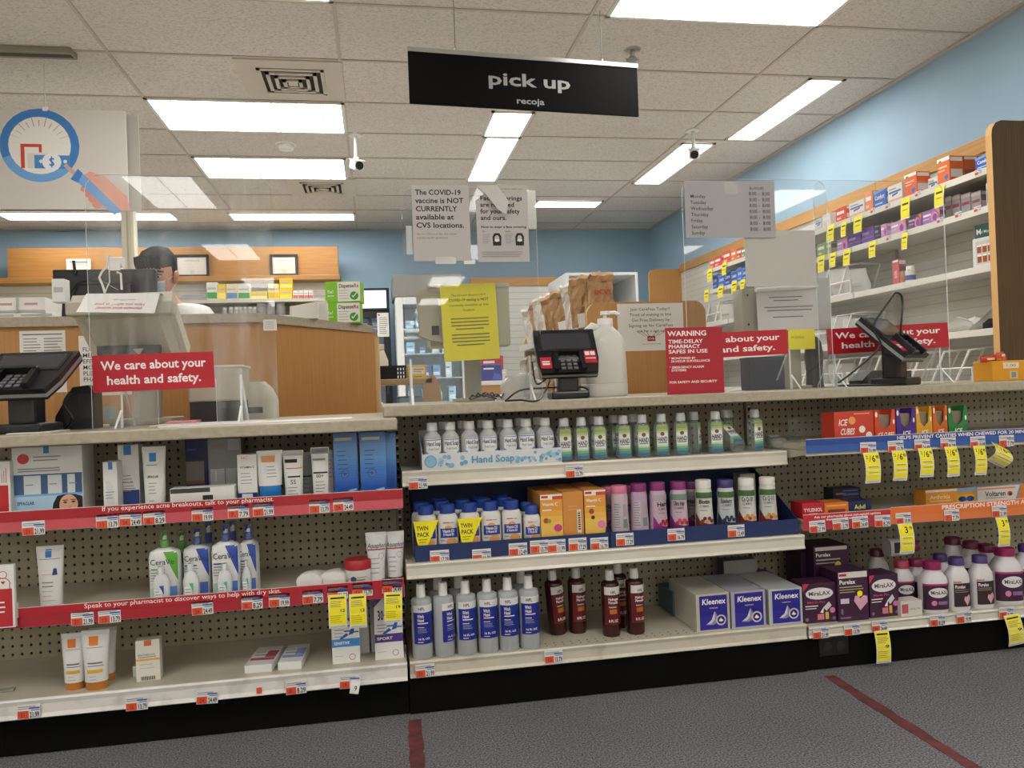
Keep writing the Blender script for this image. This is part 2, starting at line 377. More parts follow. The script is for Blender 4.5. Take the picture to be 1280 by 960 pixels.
def cam(x, y, label, rz, drop):
    t = thing('security_camera', label, 'camera', (x, y, HC), (0, 0, rz))
    MB().loft([(-.012, .05, .05), (0, .052, .052)], WPL, 20).obj('mount', t)
    MB().tube([(0, 0, -.01), (0, 0, -drop)], .013, WPL, 10).loft([(-drop-.03, .022, .022), (-drop, .022, .022)], WPL, 12).obj('pole', t)
    M = Matrix.Translation((0, -.01, -drop-.055))@Matrix.Rotation(math.radians(20), 4, 'X')
    MB().box(-.038, -.085, -.035, .038, .075, .035, WPL, .012, M).box(-.043, -.1, .03, .043, .08, .037, WPL, .003, M).obj('housing', t)
    MB().loft([(0, .03, .03), (.006, .03, .03)], BLACK, 18, M@Matrix.Translation((0, -.085, 0))@Matrix.Rotation(pi/2, 4, 'X')).obj('lens', t, 'black lens')
cam(-.07, 5.86, 'white bullet security camera on a pole beside the wide troffer lights', .25, .17)
cam(2.45, 5.6, 'white bullet security camera on a pole near the blue side wall', -.35, .13)
t = thing('ceiling_rail', 'grey slotted metal bar fixed to the ceiling above the hanging poster', 'rail', (-1.9, 4.56, HC))
MB().box(-.55, -.05, -.03, .37, .05, 0, c('#8f887d', .5), .004).obj('channel', t); MB().box(-.54, -.02, -.0315, .36, .02, -.0295, c('#4e4a44', .7)).obj('slot', t)

# ---------------------------------------------------------------- hanging signs
t = thing('hanging_sign', 'black pick up sign with grey bilingual lettering hanging from the ceiling', 'sign', (.805, 3.81, 0), (0, 0, math.radians(5)))
zt, zb = PY(655, 70, 3.81).z, PY(658, 138, 3.81).z
w = .592; H = zt-zb; SB = c('#0a0a0b', .81); SB.node_tree.nodes['Principled BSDF'].inputs['Specular IOR Level'].default_value = .12
MB().box(-w, -.006, 0, w, .006, H-.02, SB, .001).art(flat(0, -.006, 0), [T('pick up', .01, H*.43, .062, c('#a3a3a3', .5), .43, 'c', 1), T('recoja', .01, H*.11, .03, c('#a3a3a3', .5), .145, 'c', 1)]).obj('panel', t)
MB().box(-w-.004, -.01, H-.022, w+.004, .01, H, ALU, .002).obj('rail', t, 'grey aluminium top rail')
for x in (-.36, .40):
    MB().tube([(x, 0, H-.01), (x, 0, HC-zb)], .0016, c('#5c5a56', .5), 6).loft([(H, .008, .008), (H+.012, .008, .008)], ALU, 10, Matrix.Translation((x, 0, 0))).obj('hanging_wire', t)
t.location.z = zb
B1, B2, SK = c('#3f7fc4', .5), c('#6ea5dc', .5), c('#e2a08d', .6)
yp = 4.75; a = PY(157, 139, yp); b = PY(159, 262, yp); zb, H = b.z, a.z-b.z; xr = a.x
t = thing('hanging_poster', 'white hanging poster with a blue magnifying glass over a dollar bill', 'poster', (xr, yp, zb))
W = .86; p0 = PY(50, 182, yp); cx, cz = p0.x-xr, p0.z-zb; k = yp/980*1.02
sh = [Ci(cx, cz, 37*k, c('#ece9e4', .6)), Rg(cx, cz, 37*k, 9*k, B1), Rg(cx, cz, 37*k, 9*k, B2, 20, 3.5, 5.6)]
for i in range(13):
    q = pi*(i+.5)/13; r1, r2 = 22*k, (33 if i % 2 else 29)*k
    sh.append(Pg([(cx+r1*math.cos(q)-.002, cz+r1*math.sin(q)), (cx+r1*math.cos(q)+.002, cz+r1*math.sin(q)), (cx+r2*math.cos(q)+.002, cz+r2*math.sin(q)), (cx+r2*math.cos(q)-.002, cz+r2*math.sin(q))], c('#b98a86', .6)))
ra = c('#cc4a2c', .5)
sh += [R(cx-20*k, cz-26*k, cx-16*k, cz+1*k, ra), R(cx-20*k, cz-2*k, cx+2*k, cz+1.5*k, ra), R(cx-1*k, cz-8*k, cx+2*k, cz+1*k, ra), R(cx-13*k, cz-26*k, cx+8*k, cz-9*k, c('#dcd8d6', .6)),
       R(cx-6*k, cz-26*k, cx+31*k, cz-11*k, c('#4a8ccd', .5)), Ci(cx+12*k, cz-18.5*k, 10*k, c('#e9eef4', .5)), T('S', cx+12*k, cz-23*k, 9*k, B1, None, 'c', 1), R(cx+11.4*k, cz-25*k, cx+12.6*k, cz-12*k, B1), Ci(cx+1*k, cz-18*k, 2*k, WHITE), Ci(cx+26*k, cz-18*k, 2*k, WHITE)]
hx, hz = cx+38*k, cz-33*k
sh += [Pg([(hx+6*k, hz-14*k), (hx+2*k, hz-3*k), (hx+14*k, hz+4*k), (hx+30*k, hz-2*k), (hx+52*k, hz-24*k), (hx+56*k, hz-40*k), (hx+36*k, hz-42*k), (hx+16*k, hz-32*k)], SK)]
for i in range(4): sh.append(Ci(hx+(9+4*i)*k, hz-(16+6*i)*k, 6*k, c('#d98f7c', .6), 4*k))
sh += [Pg([(hx-14*k, hz+10*k), (hx-11*k, hz+13*k), (hx, hz+2*k), (hx-3*k, hz-1*k)], c('#c9a79c', .6)), Pg([(hx-3*k, hz-5*k), (hx+4*k, hz+4*k), (hx+46*k, hz-41*k), (hx+38*k, hz-46*k)], B2), Pg([(hx-7*k, hz-5*k), (hx+1*k, hz+7*k), (hx+6*k, hz+2*k), (hx+1*k, hz-9*k)], B1)]
MB().box(-W, -.003, 0, 0, .003, H, c('#cfcac4', .6)).art(flat(0, -.003, 0), sh).obj('panel', t)
MB().box(-W, -.002, 0, 0, .002, H, c('#b8b3ac', .6), M=Matrix.Translation((.04, .1, .012))).obj('rear_panel', t)
for x in (-.42,): MB().tube([(x, 0, H), (x, 0, HC-zb)], .0025, WIRE, 6).box(x-.012, -.006, H-.01, x+.012, .006, H+.012, WPL).obj('hanging_wire', t)
# power pole
p = PY(162, 300, 7.0)
MB().box(-.05, -.05, 0, .05, .05, HC, CREAM, .004).box(-.008, -.052, 0, .008, -.049, HC, c('#b4ae98', .5)).box(.012, -.052, 0, .03, -.0495, HC, c('#c9c3ac', .5)).thing('power_pole', 'cream square power pole rising behind the pharmacist to the ceiling', 'pole', (p.x, 7.0, 0))

# ---------------------------------------------------------------- floor tape
def tape(a, b, w, label):
    p, q = PZ(*a, 0), PZ(*b, 0); d = (q-p); L = d.length; ang = math.atan2(d.y, d.x)
    n = 14; rnd = random.Random(3); vs = []; m = MB(); tm = noisy('worn_red_tape', '#54302f', '#7a3a3c', 24, .8)
    top = [(i*L/n, w/2*(1-.3*rnd.random())) for i in range(n+1)]; bot = [(i*L/n, -w/2*(1-.3*rnd.random())) for i in range(n, -1, -1)]
    m.prism(top+bot, .0, .0012, tm, 'z'); m.thing('floor_tape', label, 'tape', (p.x, p.y, .0), (0, 0, ang))
tape((518, 900), (524, 990), .042, 'worn red tape strip on carpet in front of the witch hazel bottles')
tape((1036, 845), (1230, 968), .042, 'worn red tape line running diagonally over carpet below the tissue and laxative shelves')
# ---------------------------------------------------------------- back wall shelving
SLAT = c('#dcdad2', .45); SLATD = c('#bebcb4', .6); VAL = wood('maple_valance_darkened', '#9a6c35', '#a97b42', False)  # VAL: same maple laminate, colour darkened to offset the light strip beside it
def slat_panel(mb, x0, x1, z0, z1, y, step=.075):
    mb.box(x0, y, z0, x1, y+.02, z1, SLAT); z = z0+step
    while z < z1: mb.box(x0, y-.001, z-.006, x1, y+.001, z+.002, SLATD); z += step
    return mb
yb = 8.95
xr = PY(423, 330, yb).x; z1 = PY(423, 308, yb).z; z0 = PY(423, 345, yb).z; zs1 = PY(330, 374, 8.62).z; zs2 = PY(330, 394.5, 8.62).z
xl = PY(9, 330, yb).x
t = thing('wall_shelving', 'long wood-topped shelving on the back wall under the framed certificates', 'shelving', (0, 0, 0))
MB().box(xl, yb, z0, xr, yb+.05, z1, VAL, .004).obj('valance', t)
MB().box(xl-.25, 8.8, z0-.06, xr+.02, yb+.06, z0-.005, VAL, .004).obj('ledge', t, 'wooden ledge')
slat_panel(MB(), -4.9, xr+.02, .3, z0-.06, 9.0).obj('slat_panel', t)
for i, z in enumerate((zs1, zs2, zs2-.32, zs2-.64)):
    MB().box(-4.9, 8.6, z-.03, xr-.02, 9.0, z-.004, SHELF, .002).box(-4.9, 8.59, z-.034, xr-.02, 8.6, z, LIP).obj('shelf', t)
MB().box(-4.9, 8.62, 0, xr-.02, 9.0, .12, BLK2).obj('base', t)
def frame(u0, u1, v0, v1, label, dark=True):
    a, b = PY(u0, v0, 8.93), PY(u1, v1, 8.93); w, h = (b.x-a.x)/2, a.z-b.z; fm = BLK2 if dark else c('#dcd9d2', .4)
    t = thing('certificate_frame', label, 'frame', ((a.x+b.x)/2, 8.925, z0+.0005), group='framed papers above the back shelving'); q = MB(); e = .028
    for r in ((-w, 0, w, e), (-w, h-e, w, h), (-w, e, -w+e, h-e), (w-e, e, w, h-e)): q.box(r[0], -.012, r[1], r[2], .012, r[3], fm, .002)
    q.obj('frame', t)
    MB().box(-w+e, -.002, e, w-e, .01, h-e, c('#c3bfb6', .7)).art(flat(0, -.002, 0), [T('CERTIFICATE', 0, h*.68, .02, GINK, w*.9, 'c')]+Ln(-w*.5, h*.58, w*.5, 5, .03, .006, LGREY)+[Ci(0, h*.24, .025, c('#b9b39a', .5))]).obj('print', t)
frame(218, 262, 318, 346, 'black framed certificate beside the pharmacist')
frame(337, 373, 319, 346, 'black framed certificate at the end of the wooden valance')
frame(83, 114, 318, 342, 'white framed notice above the white plastic bins', False)
frame(135, 156, 316, 342, 'cream framed notice behind the cream power pole', False)
G = 'medicine boxes on the back shelf'
def backbox(u0, u1, v0, main, band, label, yy=8.66, zb=None, top=None):
    zb = zs1 if zb is None else zb
    a, b = PY(u0, v0, yy), PY(u1, v0, yy); w, h = b.x-a.x, (top or a.z)-zb
    t = thing('medicine_box', label, 'box', ((a.x+b.x)/2, yy, zb), group=G)
    MB().box(-w/2, 0, 0, w/2, .1, h, main, .002).obj('carton', t)
    MB().art(flat(0, 0, 0), [R(-w*.46, h*.1, w*.46, h*.45, band), R(-w*.4, h*.6, w*.4, h*.72, LGREY)]).obj('printed_label', t)
gr, cw = c('#3f9a3d', .5), c('#dfe0d8', .5)
backbox(258, 271, 353, cw, gr, 'green and white medicine box at the pharmacist end of the back shelf')
backbox(271.6, 281.8, 355, c('#e8c71f', .5), c('#f3e27a', .5), 'plain yellow medicine box between green-banded and cream boxes')
backbox(282.4, 296.5, 355, c('#d9d2a8', .5), c('#5b86b5', .5), 'cream medicine box with a blue band on the back shelf')
backbox(297, 312, 355, cw, gr, 'green and white medicine box beside the low yellow carton')
backbox(312.6, 334, 364.5, c('#e9cf3a', .5), c('#f4eda8', .5), 'low yellow carton on the back shelf')
backbox(335, 348.5, 355, c('#f0dfa0', .5), c('#e9c31d', .5), 'pale yellow box beside the tall bright yellow stack')
backbox(349, 365, 361, c('#ecc91c', .5), c('#f0d84a', .5), 'bright yellow box at the bottom of the two-box stack')
backbox(349, 365, 348, c('#e7c012', .5), c('#f3e27a', .5), 'bright yellow box on top of the two-box stack', 8.66, PY(357, 361, 8.66).z)
for i, (u0, u1) in enumerate(((366, 372.5), (373, 379), (379.5, 385), (385.5, 391))):
    backbox(u0, u1, 363, c('#e6e2dc', .5), c('#c9636b', .5), f'small white and red pill box, {ordn(i)} after the tall yellow stack')
t0 = thing('pill_bottle', '', 'bottle', (0, 0, 0), group='clear vials on the lower back shelf')
MB().loft([(0, .028, .028), (.07, .028, .028), (.078, .02, .02)], c('#b8b9b6', .3), 14).obj('body', t0); MB().loft([(.078, .022, .022), (.1, .022, .022)], WPL, 14).obj('cap', t0)
for i, u in enumerate((281, 289, 295.5, 301, 306.5, 312.5, 318.5)):
    p = PY(u, 390, 8.68); place(t0, f'small clear vial, {ordn(i)} of the row beside the pharmacist on the lower back shelf', (p.x, 8.68, zs2))
t0 = thing('storage_jar', '', 'jar', (0, 0, 0), group='grey jars on the lower back shelf')
MB().loft([(0, .05, .05), (.1, .05, .05), (.11, .04, .04)], c('#9a9b9a', .3), 16).obj('body', t0); MB().loft([(.11, .045, .045), (.135, .045, .045)], LGREY, 16).obj('lid', t0)
for i, (u, s) in enumerate(((327, 0), (338, 0), (351, 0))):
    p = PY(u, 390, 8.68); place(t0, f'squat grey jar, {ordn(i)} of three beneath the yellow boxes', (p.x, 8.68, zs2))
t = thing('paper_stack', 'leaning stack of grey papers and folders beside the pharmacist shoulder', 'papers', (PY(236, 380, 8.4).x, 8.75, zs1))
for i in range(6): MB().box(-.17+.012*i, -.1, .012*i, .15-.01*i, .1, .012*i+.008, c('#c9cbcb' if i % 2 else '#aebac2', .6), M=Matrix.Rotation(.04*(i % 3-1), 4, 'Z')).obj('sheet', t)
# ---------------------------------------------------------------- centre back wall shelving, white cubby
yb2 = 8.95; xa, xb = PY(588, 352, yb2).x, PY(703, 352, yb2).x; zt, zu = PY(660, 346.5, yb2).z, PY(660, 357, yb2).z
t = thing('wall_shelving', 'wood-topped white slat wall fixture behind the leaning paper bags', 'shelving', (0, 0, 0))
MB().box(xa, yb2, zu, xb, yb2+.05, zt, WOODH, .003).obj('valance', t)
slat_panel(MB(), xa, xb, .3, zu, 8.97).obj('slat_panel', t)
z = PY(617, 478, 8.6).z
MB().box(xa, 8.55, .93, xb-.1, 8.97, .96, SHELF, .003).obj('shelf', t); MB().box(xa, 8.6, 0, xb, 8.97, .1, BLK2).obj('base', t)
yc = 7.0; a, b = PY(707.5, 341, yc), PY(797, 341, yc); zt = a.z
t = thing('wall_cubby', 'white open-front cubby cabinet behind the tall paper bag', 'cabinet', (0, 0, 0)); cm, ci = c('#cfd3d3', .5), c('#a4a8aa', .6)
x0, x1 = a.x, b.x; zb = .9
MB().box(x0, yc, zb, x0+.025, yc+.75, zt, cm).obj('side_panel', t); MB().box(x1-.025, yc, zb, x1, yc+.75, zt, cm).obj('side_panel', t)
MB().box(x0+.025, yc, zt-.025, x1-.025, yc+.75, zt, cm).obj('top_panel', t); MB().box(x0+.025, yc+.7, zb, x1-.025, yc+.75, zt-.025, ci).obj('back_panel', t)
for z in (zb+.02, zb+.45): MB().box(x0+.025, yc+.01, z, x1-.025, yc+.7, z+.02, cm).obj('shelf', t)
MB().box(x0+.02, yc+.05, 0, x1-.02, yc+.7, zb, cm).obj('plinth', t)

# ---------------------------------------------------------------- refrigerators
GLS = clear('fridge_glass', (.93, .96, .97), .03, (.7, .8, .85), 1.5, .02)
GLOW = emis('fridge_lamp', (.86, .95, 1), 3.2)
def fridge(u0, u1, vt, y, frame_m, label, hdr, name='refrigerator'):
    a, b = PY(u0, vt, y), PY(u1, vt, y); w = (b.x-a.x); H = a.z; e = .07
    t = thing(name, label, 'fridge', (a.x, y, 0)); inner = c('#dfe8ea', .5)
    MB().box(0, .62, .1, w, .66, H, inner).box(0, .02, .1, .03, .62, H, frame_m).box(w-.03, .02, .1, w, .62, H, frame_m).box(.03, .02, H-.05, w-.03, .62, H, frame_m).box(0, .02, 0, w, .66, .1, BLK2).obj('body', t)
    f = MB(); f.box(0, -.03, .1, e, .018, H, frame_m, .006).box(w-e, -.03, .1, w, .018, H, frame_m, .006).box(e, -.03, H-e, w-e, .018, H, frame_m, .004).box(e, -.03, .1, w-e, .018, .22, frame_m, .004); d = f.obj('door', t)
    MB().box(e, -.012, .22, w-e, -.006, H-e, GLS).obj('glass_pane', d)
    MB().box(w-e+.018, -.06, .9, w-e+.04, -.03, 1.3, DKG, .004).obj('handle', d)
    MB().box(.035, .05, .2, .05, .07, H-.1, GLOW).obj('interior_lamp', t); MB().box(w-.05, .05, .2, w-.035, .07, H-.1, GLOW).obj('interior_lamp', t)
    if hdr == 'light': MB().box(0, -.02, H+.005, w, .6, H+.24, BLACK, .004).obj('header_box', t); MB().box(.03, -.024, H+.03, w-.03, -.019, H+.215, emis('header_glow', (.95, .98, 1), .62)).obj('header_sign', t, 'blank lit white header panel')
    else: MB().box(-.02, -.02, H+.005, w-.05, .6, H+.225, c('#8b8a86', .35, .6), .004).obj('header_box', t, 'stainless steel top box')
    return t, a.x, w, H
def stock(t, xw, w, y, levels, name):
    rnd = random.Random(5); cols = ['#dfe5e8', '#c9d6e4', '#7f9fc9', '#b9d8c4', '#efefec', '#3d63b0', '#a9c9dc', '#e8e3c8']
    k = 0
    for z in levels:
        sh = MB().box(.03, .06, z-.012, w-.03, .6, z, c('#c9d3d8', .3), .002); sh.obj('shelf', t)
        x = .1
        while x < w-.16:
            bw = rnd.uniform(.06, .12); h = rnd.uniform(.06, .16); cc = c(rnd.choice(cols), .5)
            m = MB().box(0, 0, 0, bw, .2, h, cc, .002).art(flat(0, 0, 0), [R(bw*.1, h*.2, bw*.9, h*.45, c('#f2f4f5', .5)), R(bw*.1, h*.6, bw*.7, h*.7, c('#56799f', .5))])
            m.thing('vaccine_carton', f'carton on {["bottom", "second", "third", "fourth", "fifth", "top"][levels.index(z)]} lit shelf of {name}, {ordn(k % 12)} along', 'box', (xw+x, y+.12+.05*rnd.random(), z+.0005), group='cartons in the '+name)
            x += bw+rnd.uniform(.015, .07); k += 1
        k = 0
t, xw, w, H = fridge(420, 487, 390, 8.3, BLACK, 'black framed glass-door refrigerator with blank lit header', 'light')
stock(t, xw, w, 8.3, (.7, 1.0, 1.3, 1.6), 'black refrigerator')
p = PY(480, 410, 8.25); m = MB().box(-.06, -.002, 0, .06, 0, .25, PAPER).art(flat(0, -.002, 0), [R(-.05, .22, -.03, .235, RED)]+Ln(-.04, .2, .05, 9, .02, .006, GINK))
m.thing('notice', 'small white notice taped on the black refrigerator door', 'notice', (PY(479, 410, 8.265).x, 8.266, PY(479, 421, 8.265).z))
t, xw, w, H = fridge(494, 583, 372, 7.9, c('#d4d6d5', .4), 'white framed glass-door refrigerator with stainless steel top box', 'steel')
stock(t, xw, w, 7.9, (.55, .8, 1.05, 1.3, 1.55), 'white refrigerator')

# ---------------------------------------------------------------- pharmacist work counter
yw = 3.05; zt = 1.228; xe = PY(322, 395, yw).x; q = PY(466, 409, 3.72); xq, yq = q.x, q.y
poly = [(-2.4, yw), (xe, yw), (xq, yq), (xq-.22, yq+.16), (xe-.12, yw+.3), (-2.4, yw+.3)]
t = thing('work_counter', 'tall wood-fronted pharmacy work counter with laminate top and angled end', 'counter', (0, 0, 0))
MB().prism(poly, zt-.034, zt, LAM, 'z').obj('countertop', t)
o = .025
MB().box(-2.4, yw+o, 0, xe, yw+o+.03, zt-.034, WOOD).obj('front_panel', t)
pn = [(xe, yw+o), (xq+.012, yq+.03), (xq-.01, yq+.055), (xe-.02, yw+o+.03)]
MB().prism(pn, 0, zt-.034, WOOD, 'z').obj('angled_panel', t)
MB().tube([(xq+.005, yq+.04, 0), (xq+.005, yq+.04, zt-.05)], .022, c('#d3b184', .45), 12).obj('edge_trim', t, 'pale rounded edge trim')
MB().box(-2.4, yw+.33, .86, xe-.3, yw+.68, .9, LAM, .003).obj('desk', t); MB().box(-2.4, yw+.36, 0, -2.37, yw+.66, .86, WOOD).box(xe-.34, yw+.36, 0, xe-.3, yw+.66, .86, WOOD).obj('desk_support', t)
def paper(u0, v0, u1, v1, y, shapes, label, name='notice', mat=None, th=.0008, cat='notice', group=None, fold=0, rz=0):
    a, b = PY(u0, v0, y), PY(u1, v1, y); w, h = abs(b.x-a.x), abs(a.z-b.z)
    m = MB(); m.box(-w/2, -th, 0, w/2, 0, h, mat or PAPER); m.art(flat(-w/2, -th, 0), shapes(w, h))
    return m.thing(name, label, cat, ((a.x+b.x)/2, y, min(a.z, b.z)), (0, 0, rz), group)
paper(24, 414, 84, 490, yw+o-.0005, lambda w, h: [R(.01, h*.93, w*.93, h*.95, GINK)]+Ln(.012, h*.88, w*.47, 17, h*.048, .0035, GREY)+Ln(w*.53, h*.88, w*.95, 17, h*.048, .0035, GREY), 'white two-column printed notice taped to the wooden counter front')
def med(w, h):
    return [T(s, .012, h*(.74-.1*i), .015, INK) for i, s in enumerate(('FLU', 'MEDI', 'EFF', 'MON', 'PLE', 'PHA'))]
paper(98, 420, 165, 493, yw+o-.0005, med, 'white notice with large black capitals partly hidden by the red safety sign')
paper(329, 399.5, 346, 413, yw-.0005, lambda w, h: Ln(.005, h*.8, w*.9, 4, h*.18, .003, LGREY), 'small white tag hanging from the work counter edge', 'paper_tag', cat='tag')
# green cartons and white boxes on the angled end
ang = math.atan2(yq-yw, xq-xe)
def gbox(label, z, dx, rz):
    p = PY(431, 390, 3.62); t = thing('dispenser_carton', label, 'box', (p.x+dx, 3.62, z), (0, 0, rz), 'green and white cartons on the work counter')
    G1, G2 = c('#7fc321', .5), c('#5fa32a', .5); w, h, d = .078, .093, .1
    m = MB().box(-w, -d/2, 0, w, d/2, h, G1, .0015).box(-w*.28, -d/2-.0006, .004, w, -d/2, h-.003, c('#e9e8e2', .5)); m.obj('carton', t)
    MB().art(flat(0, -d/2-.0007, 0), [T('Dispense', -w*.2, h*.7, .017, INK, .066, 'l', 1), T('Rx', w*.66, h*.7, .017, RED, .022, 'l', 1), Ci(w*.66, h*.3, .019, c('#3f9a1d', .5)), Pg([(w*.52, h*.3), (w*.6, h*.2), (w*.84, h*.44), (w*.79, h*.47), (w*.6, h*.27), (w*.56, h*.34)], WHITE)]+Ln(-w*.2, h*.58, w*.45, 4, .012, .003, LGREY)+[T('Rx!', -w*.86, h*.45, .014, WHITE, None, 'l', 1), R(-w*.86, h*.3, -w*.5, h*.34, WHITE)]).obj('printed_label', t)
gbox('lower green and white pill dispenser carton of the pair on the counter end', zt, -.004, -.12); gbox('upper green and white pill dispenser carton of the pair on the counter end', zt+.094, .003, -.17)
for i, (u0, u1, vt, yy) in enumerate(((364, 398, 379, 3.36), (398, 410, 378, 3.46))):
    a, b = PY(u0, 398, yy), PY(u1, 398, yy); h = PY(u0, vt, yy).z-zt
    t = thing('white_box', ['plain white folded box with slanted top beside the green cartons', 'narrow plain white box tight against the green cartons'][i], 'box', ((a.x+b.x)/2, yy, zt)); w = (b.x-a.x)/2
    MB().prism([(-w, 0), (w, 0), (w, h), (-w, h*.72 if i == 0 else h*.96)], -.05, .05, WHITE).obj('carton', t); MB().box(-w*.9, -.0515, h*.1, -w*.88, -.05, h*.6, LGREY).obj('flap_seam', t)
# white bins on the counter
t0 = thing('plastic_bin', '', 'bin', (0, 0, 0), group='white bins on the work counter')
wb = .048; pr = [(-.06, 0), (.06, 0), (.075, .075), (-.085, .075), (-.09, .03)]
MB().prism(pr, -wb, wb, WPL, 'x').obj('body', t0)
MB().box(-wb*.9, -.08, .062, wb*.9, -.07, .07, LGREY).obj('rim', t0)
MB().art(lambda u, v, o: (u, -.089+.06*v-o, .035+v), [R(-.03, .005, .03, .028, WHITE), R(-.02, .012, .024, .02, c('#c98a92', .5))]).obj('sticker', t0)
for i, u in enumerate((-12, 20, 51)):
    p = PY(u, 394, 3.17); place(t0, 'white plastic bin on counter, '+['cut by the picture edge', 'with a pink sticker, in the middle', 'nearest the black monitor'][i], (p.x, 3.17, zt))
for i, (u, s) in enumerate(((12, 1), (45, 1.1), (64, .6))):
    p = PY(u, 396, 3.10); MB().box(-.045*s, -.012, 0, .045*s, .012, .016, WPL, .003).art(flat(0, -.012, 0), [R(-.03*s, .004, .03*s, .012, LGREY)]).thing('label_holder', 'small white label holder in front of the white bins, '+['at the picture edge', 'in the middle', 'beside the black monitor'][i], 'holder', (p.x, 3.07, zt))
# monitor
ym = 3.46; a, b = PY(65, 337, ym), PY(197, 397, ym); w = (b.x-a.x)/2
t = thing('computer_monitor', 'black computer monitor seen from behind on the pharmacy work desk', 'monitor', ((a.x+b.x)/2, ym, .9)); zz0, zz1 = b.z-.9-.03, a.z-.9
MB().box(-w, 0, zz0, w, .028, zz1, BLACK, .006).box(-w*.55, -.035, zz0+.05, w*.55, .002, zz1-.06, BLK2, .012).obj('housing', t)
MB().box(-w*.96, .0275, zz0+.02, w*.96, .0295, zz1-.02, c('#10131c', .15)).obj('screen', t)
MB().box(-.03, -.06, .012, .03, -.03, zz0+.12, BLK2, .006).box(-.12, -.1, 0, .12, .1, .014, BLK2, .004).obj('stand', t)
MB().tube([(-.1, -.036, zz0+.02), (-.13, -.05, zz0+.1), (-.09, -.05, zz0+.17), (-.02, -.045, zz0+.19), (.06, -.04, zz0+.14)], .004, BLACK, 6).obj('cable', t)
MB().tube([(.03, -.04, zz0+.05), (.06, -.05, zz0+.09), (.02, -.045, zz0+.12)], .004, c('#23408f', .4), 6).obj('cable', t, 'blue cable')
MB().tube([(-.11, -.005, zz1-.02), (-.115, -.005, zz1+.035)], .006, BLACK, 8).obj('antenna', t)

# ---------------------------------------------------------------- pharmacist
def skin(vs, es, rad, sub=2):
    me = bpy.data.meshes.new('s'); me.from_pydata(vs, es, []); o = bpy.data.objects.new('s', me); COL.objects.link(o)
    md = o.modifiers.new('k', 'SKIN'); md.use_smooth_shade = True
    for i, r in enumerate(rad): me.skin_vertices[0].data[i].radius = r if isinstance(r, tuple) else (r, r)
    me.skin_vertices[0].data[0].use_root = True
    m2 = o.modifiers.new('s', 'SUBSURF'); m2.levels = sub; m2.render_levels = sub
    dg = bpy.context.evaluated_depsgraph_get(); e = o.evaluated_get(dg); mm = e.to_mesh()
    r = ([v.co.copy() for v in mm.vertices], [tuple(p.vertices) for p in mm.polygons]); e.to_mesh_clear(); bpy.data.objects.remove(o); return r
SKIN = c('#c08a6c', .5); HAIR = noisy('black_hair', '#070606', '#131111', 40, .75, .4, (1, 1, .2)); HAIR.node_tree.nodes['Principled BSDF'].inputs['Specular IOR Level'].default_value = .2; COAT = c('#dcdad3', .7)
yp = 3.98; px = PY(205.5, 350, yp).x; ztop = PY(199, 318.5, yp).z
t = thing('person', 'dark-haired person in white coat and blue face mask looking down behind the monitor', 'person', (px, yp, 0))
nz = ztop-.235   # neck base
arm = lambda s: [(s*.165, .02, nz-.085), (s*.245, .0, nz-.26), (s*.19, -.2, nz-.36), (s*.17, -.27, nz-.375)]
vs = [(0, .03, .86), (0, .03, 1.02), (0, .03, nz-.12), (0, .01, nz), (0, -.045, nz+.07)]; es = [(0, 1), (1, 2), (2, 3), (3, 4)]; rd = [(.15, .1), (.14, .1), (.15, .1), (.06, .06), (.052, .055)]
for s in (-1, 1):
    b0 = len(vs); vs += arm(s); rd += [.055, .045, .032, .026]; es += [(2, b0), (b0, b0+1), (b0+1, b0+2), (b0+2, b0+3)]
    h0 = b0+3; vs.append((s*.165, -.32, nz-.385)); rd.append((.036, .016)); es.append((h0, len(vs)-1)); pm = len(vs)-1
    for k, (dx, L) in enumerate(((-.03, .06), (-.01, .075), (.01, .07), (.028, .055))):
        vs += [(s*(.165)+dx, -.345, nz-.385), (s*.165+dx*1.15, -.345-L*.55, nz-.385), (s*.165+dx*1.2, -.345-L, nz-.405)]; rd += [.0095, .009, .0075]; n = len(vs); es += [(pm, n-3), (n-3, n-2), (n-2, n-1)]
    vs += [(s*.165-s*.045, -.31, nz-.385), (s*.165-s*.06, -.345, nz-.395)]; rd += [.011, .009]; n = len(vs); es += [(pm, n-2), (n-2, n-1)]
    b0 = len(vs); vs += [(s*.09, .03, .82), (s*.1, .01, .46), (s*.1, .04, .1), (s*.11, -.1, .045)]; rd += [.085, .055, .04, (.035, .04)]; es += [(0, b0), (b0, b0+1), (b0+1, b0+2), (b0+2, b0+3)]
bv, bf = skin(vs, es, rd, 2)
body = MB().add(bv, bf, SKIN, None, True)
HM = Matrix.Translation((0, -.075, nz+.035))@Matrix.Rotation(math.radians(-8), 4, 'Z')@Matrix.Rotation(math.radians(17), 4, 'X')@Matrix.Diagonal((.92, .96, 1, 1))
hr = [(-.03, .03, .035, 2, 0, -.035), (-.012, .045, .055, 2.2, 0, -.025), (.02, .06, .078, 2.3, 0, -.006), (.06, .07, .09, 2.2, 0, 0), (.1, .075, .097, 2.1, 0, .003), (.14, .074, .098, 2.1, 0, .004), (.17, .066, .088, 2, 0, .006), (.195, .045, .06, 2, 0, .008), (.206, .015, .02, 2, 0, .01)]
body.loft(hr, SKIN, 24, HM)
body.loft([(0, .010, .012), (.02, .014, .02), (.05, .008, .01)], SKIN, 10, HM@Matrix.Translation((0, -.096, .045)))
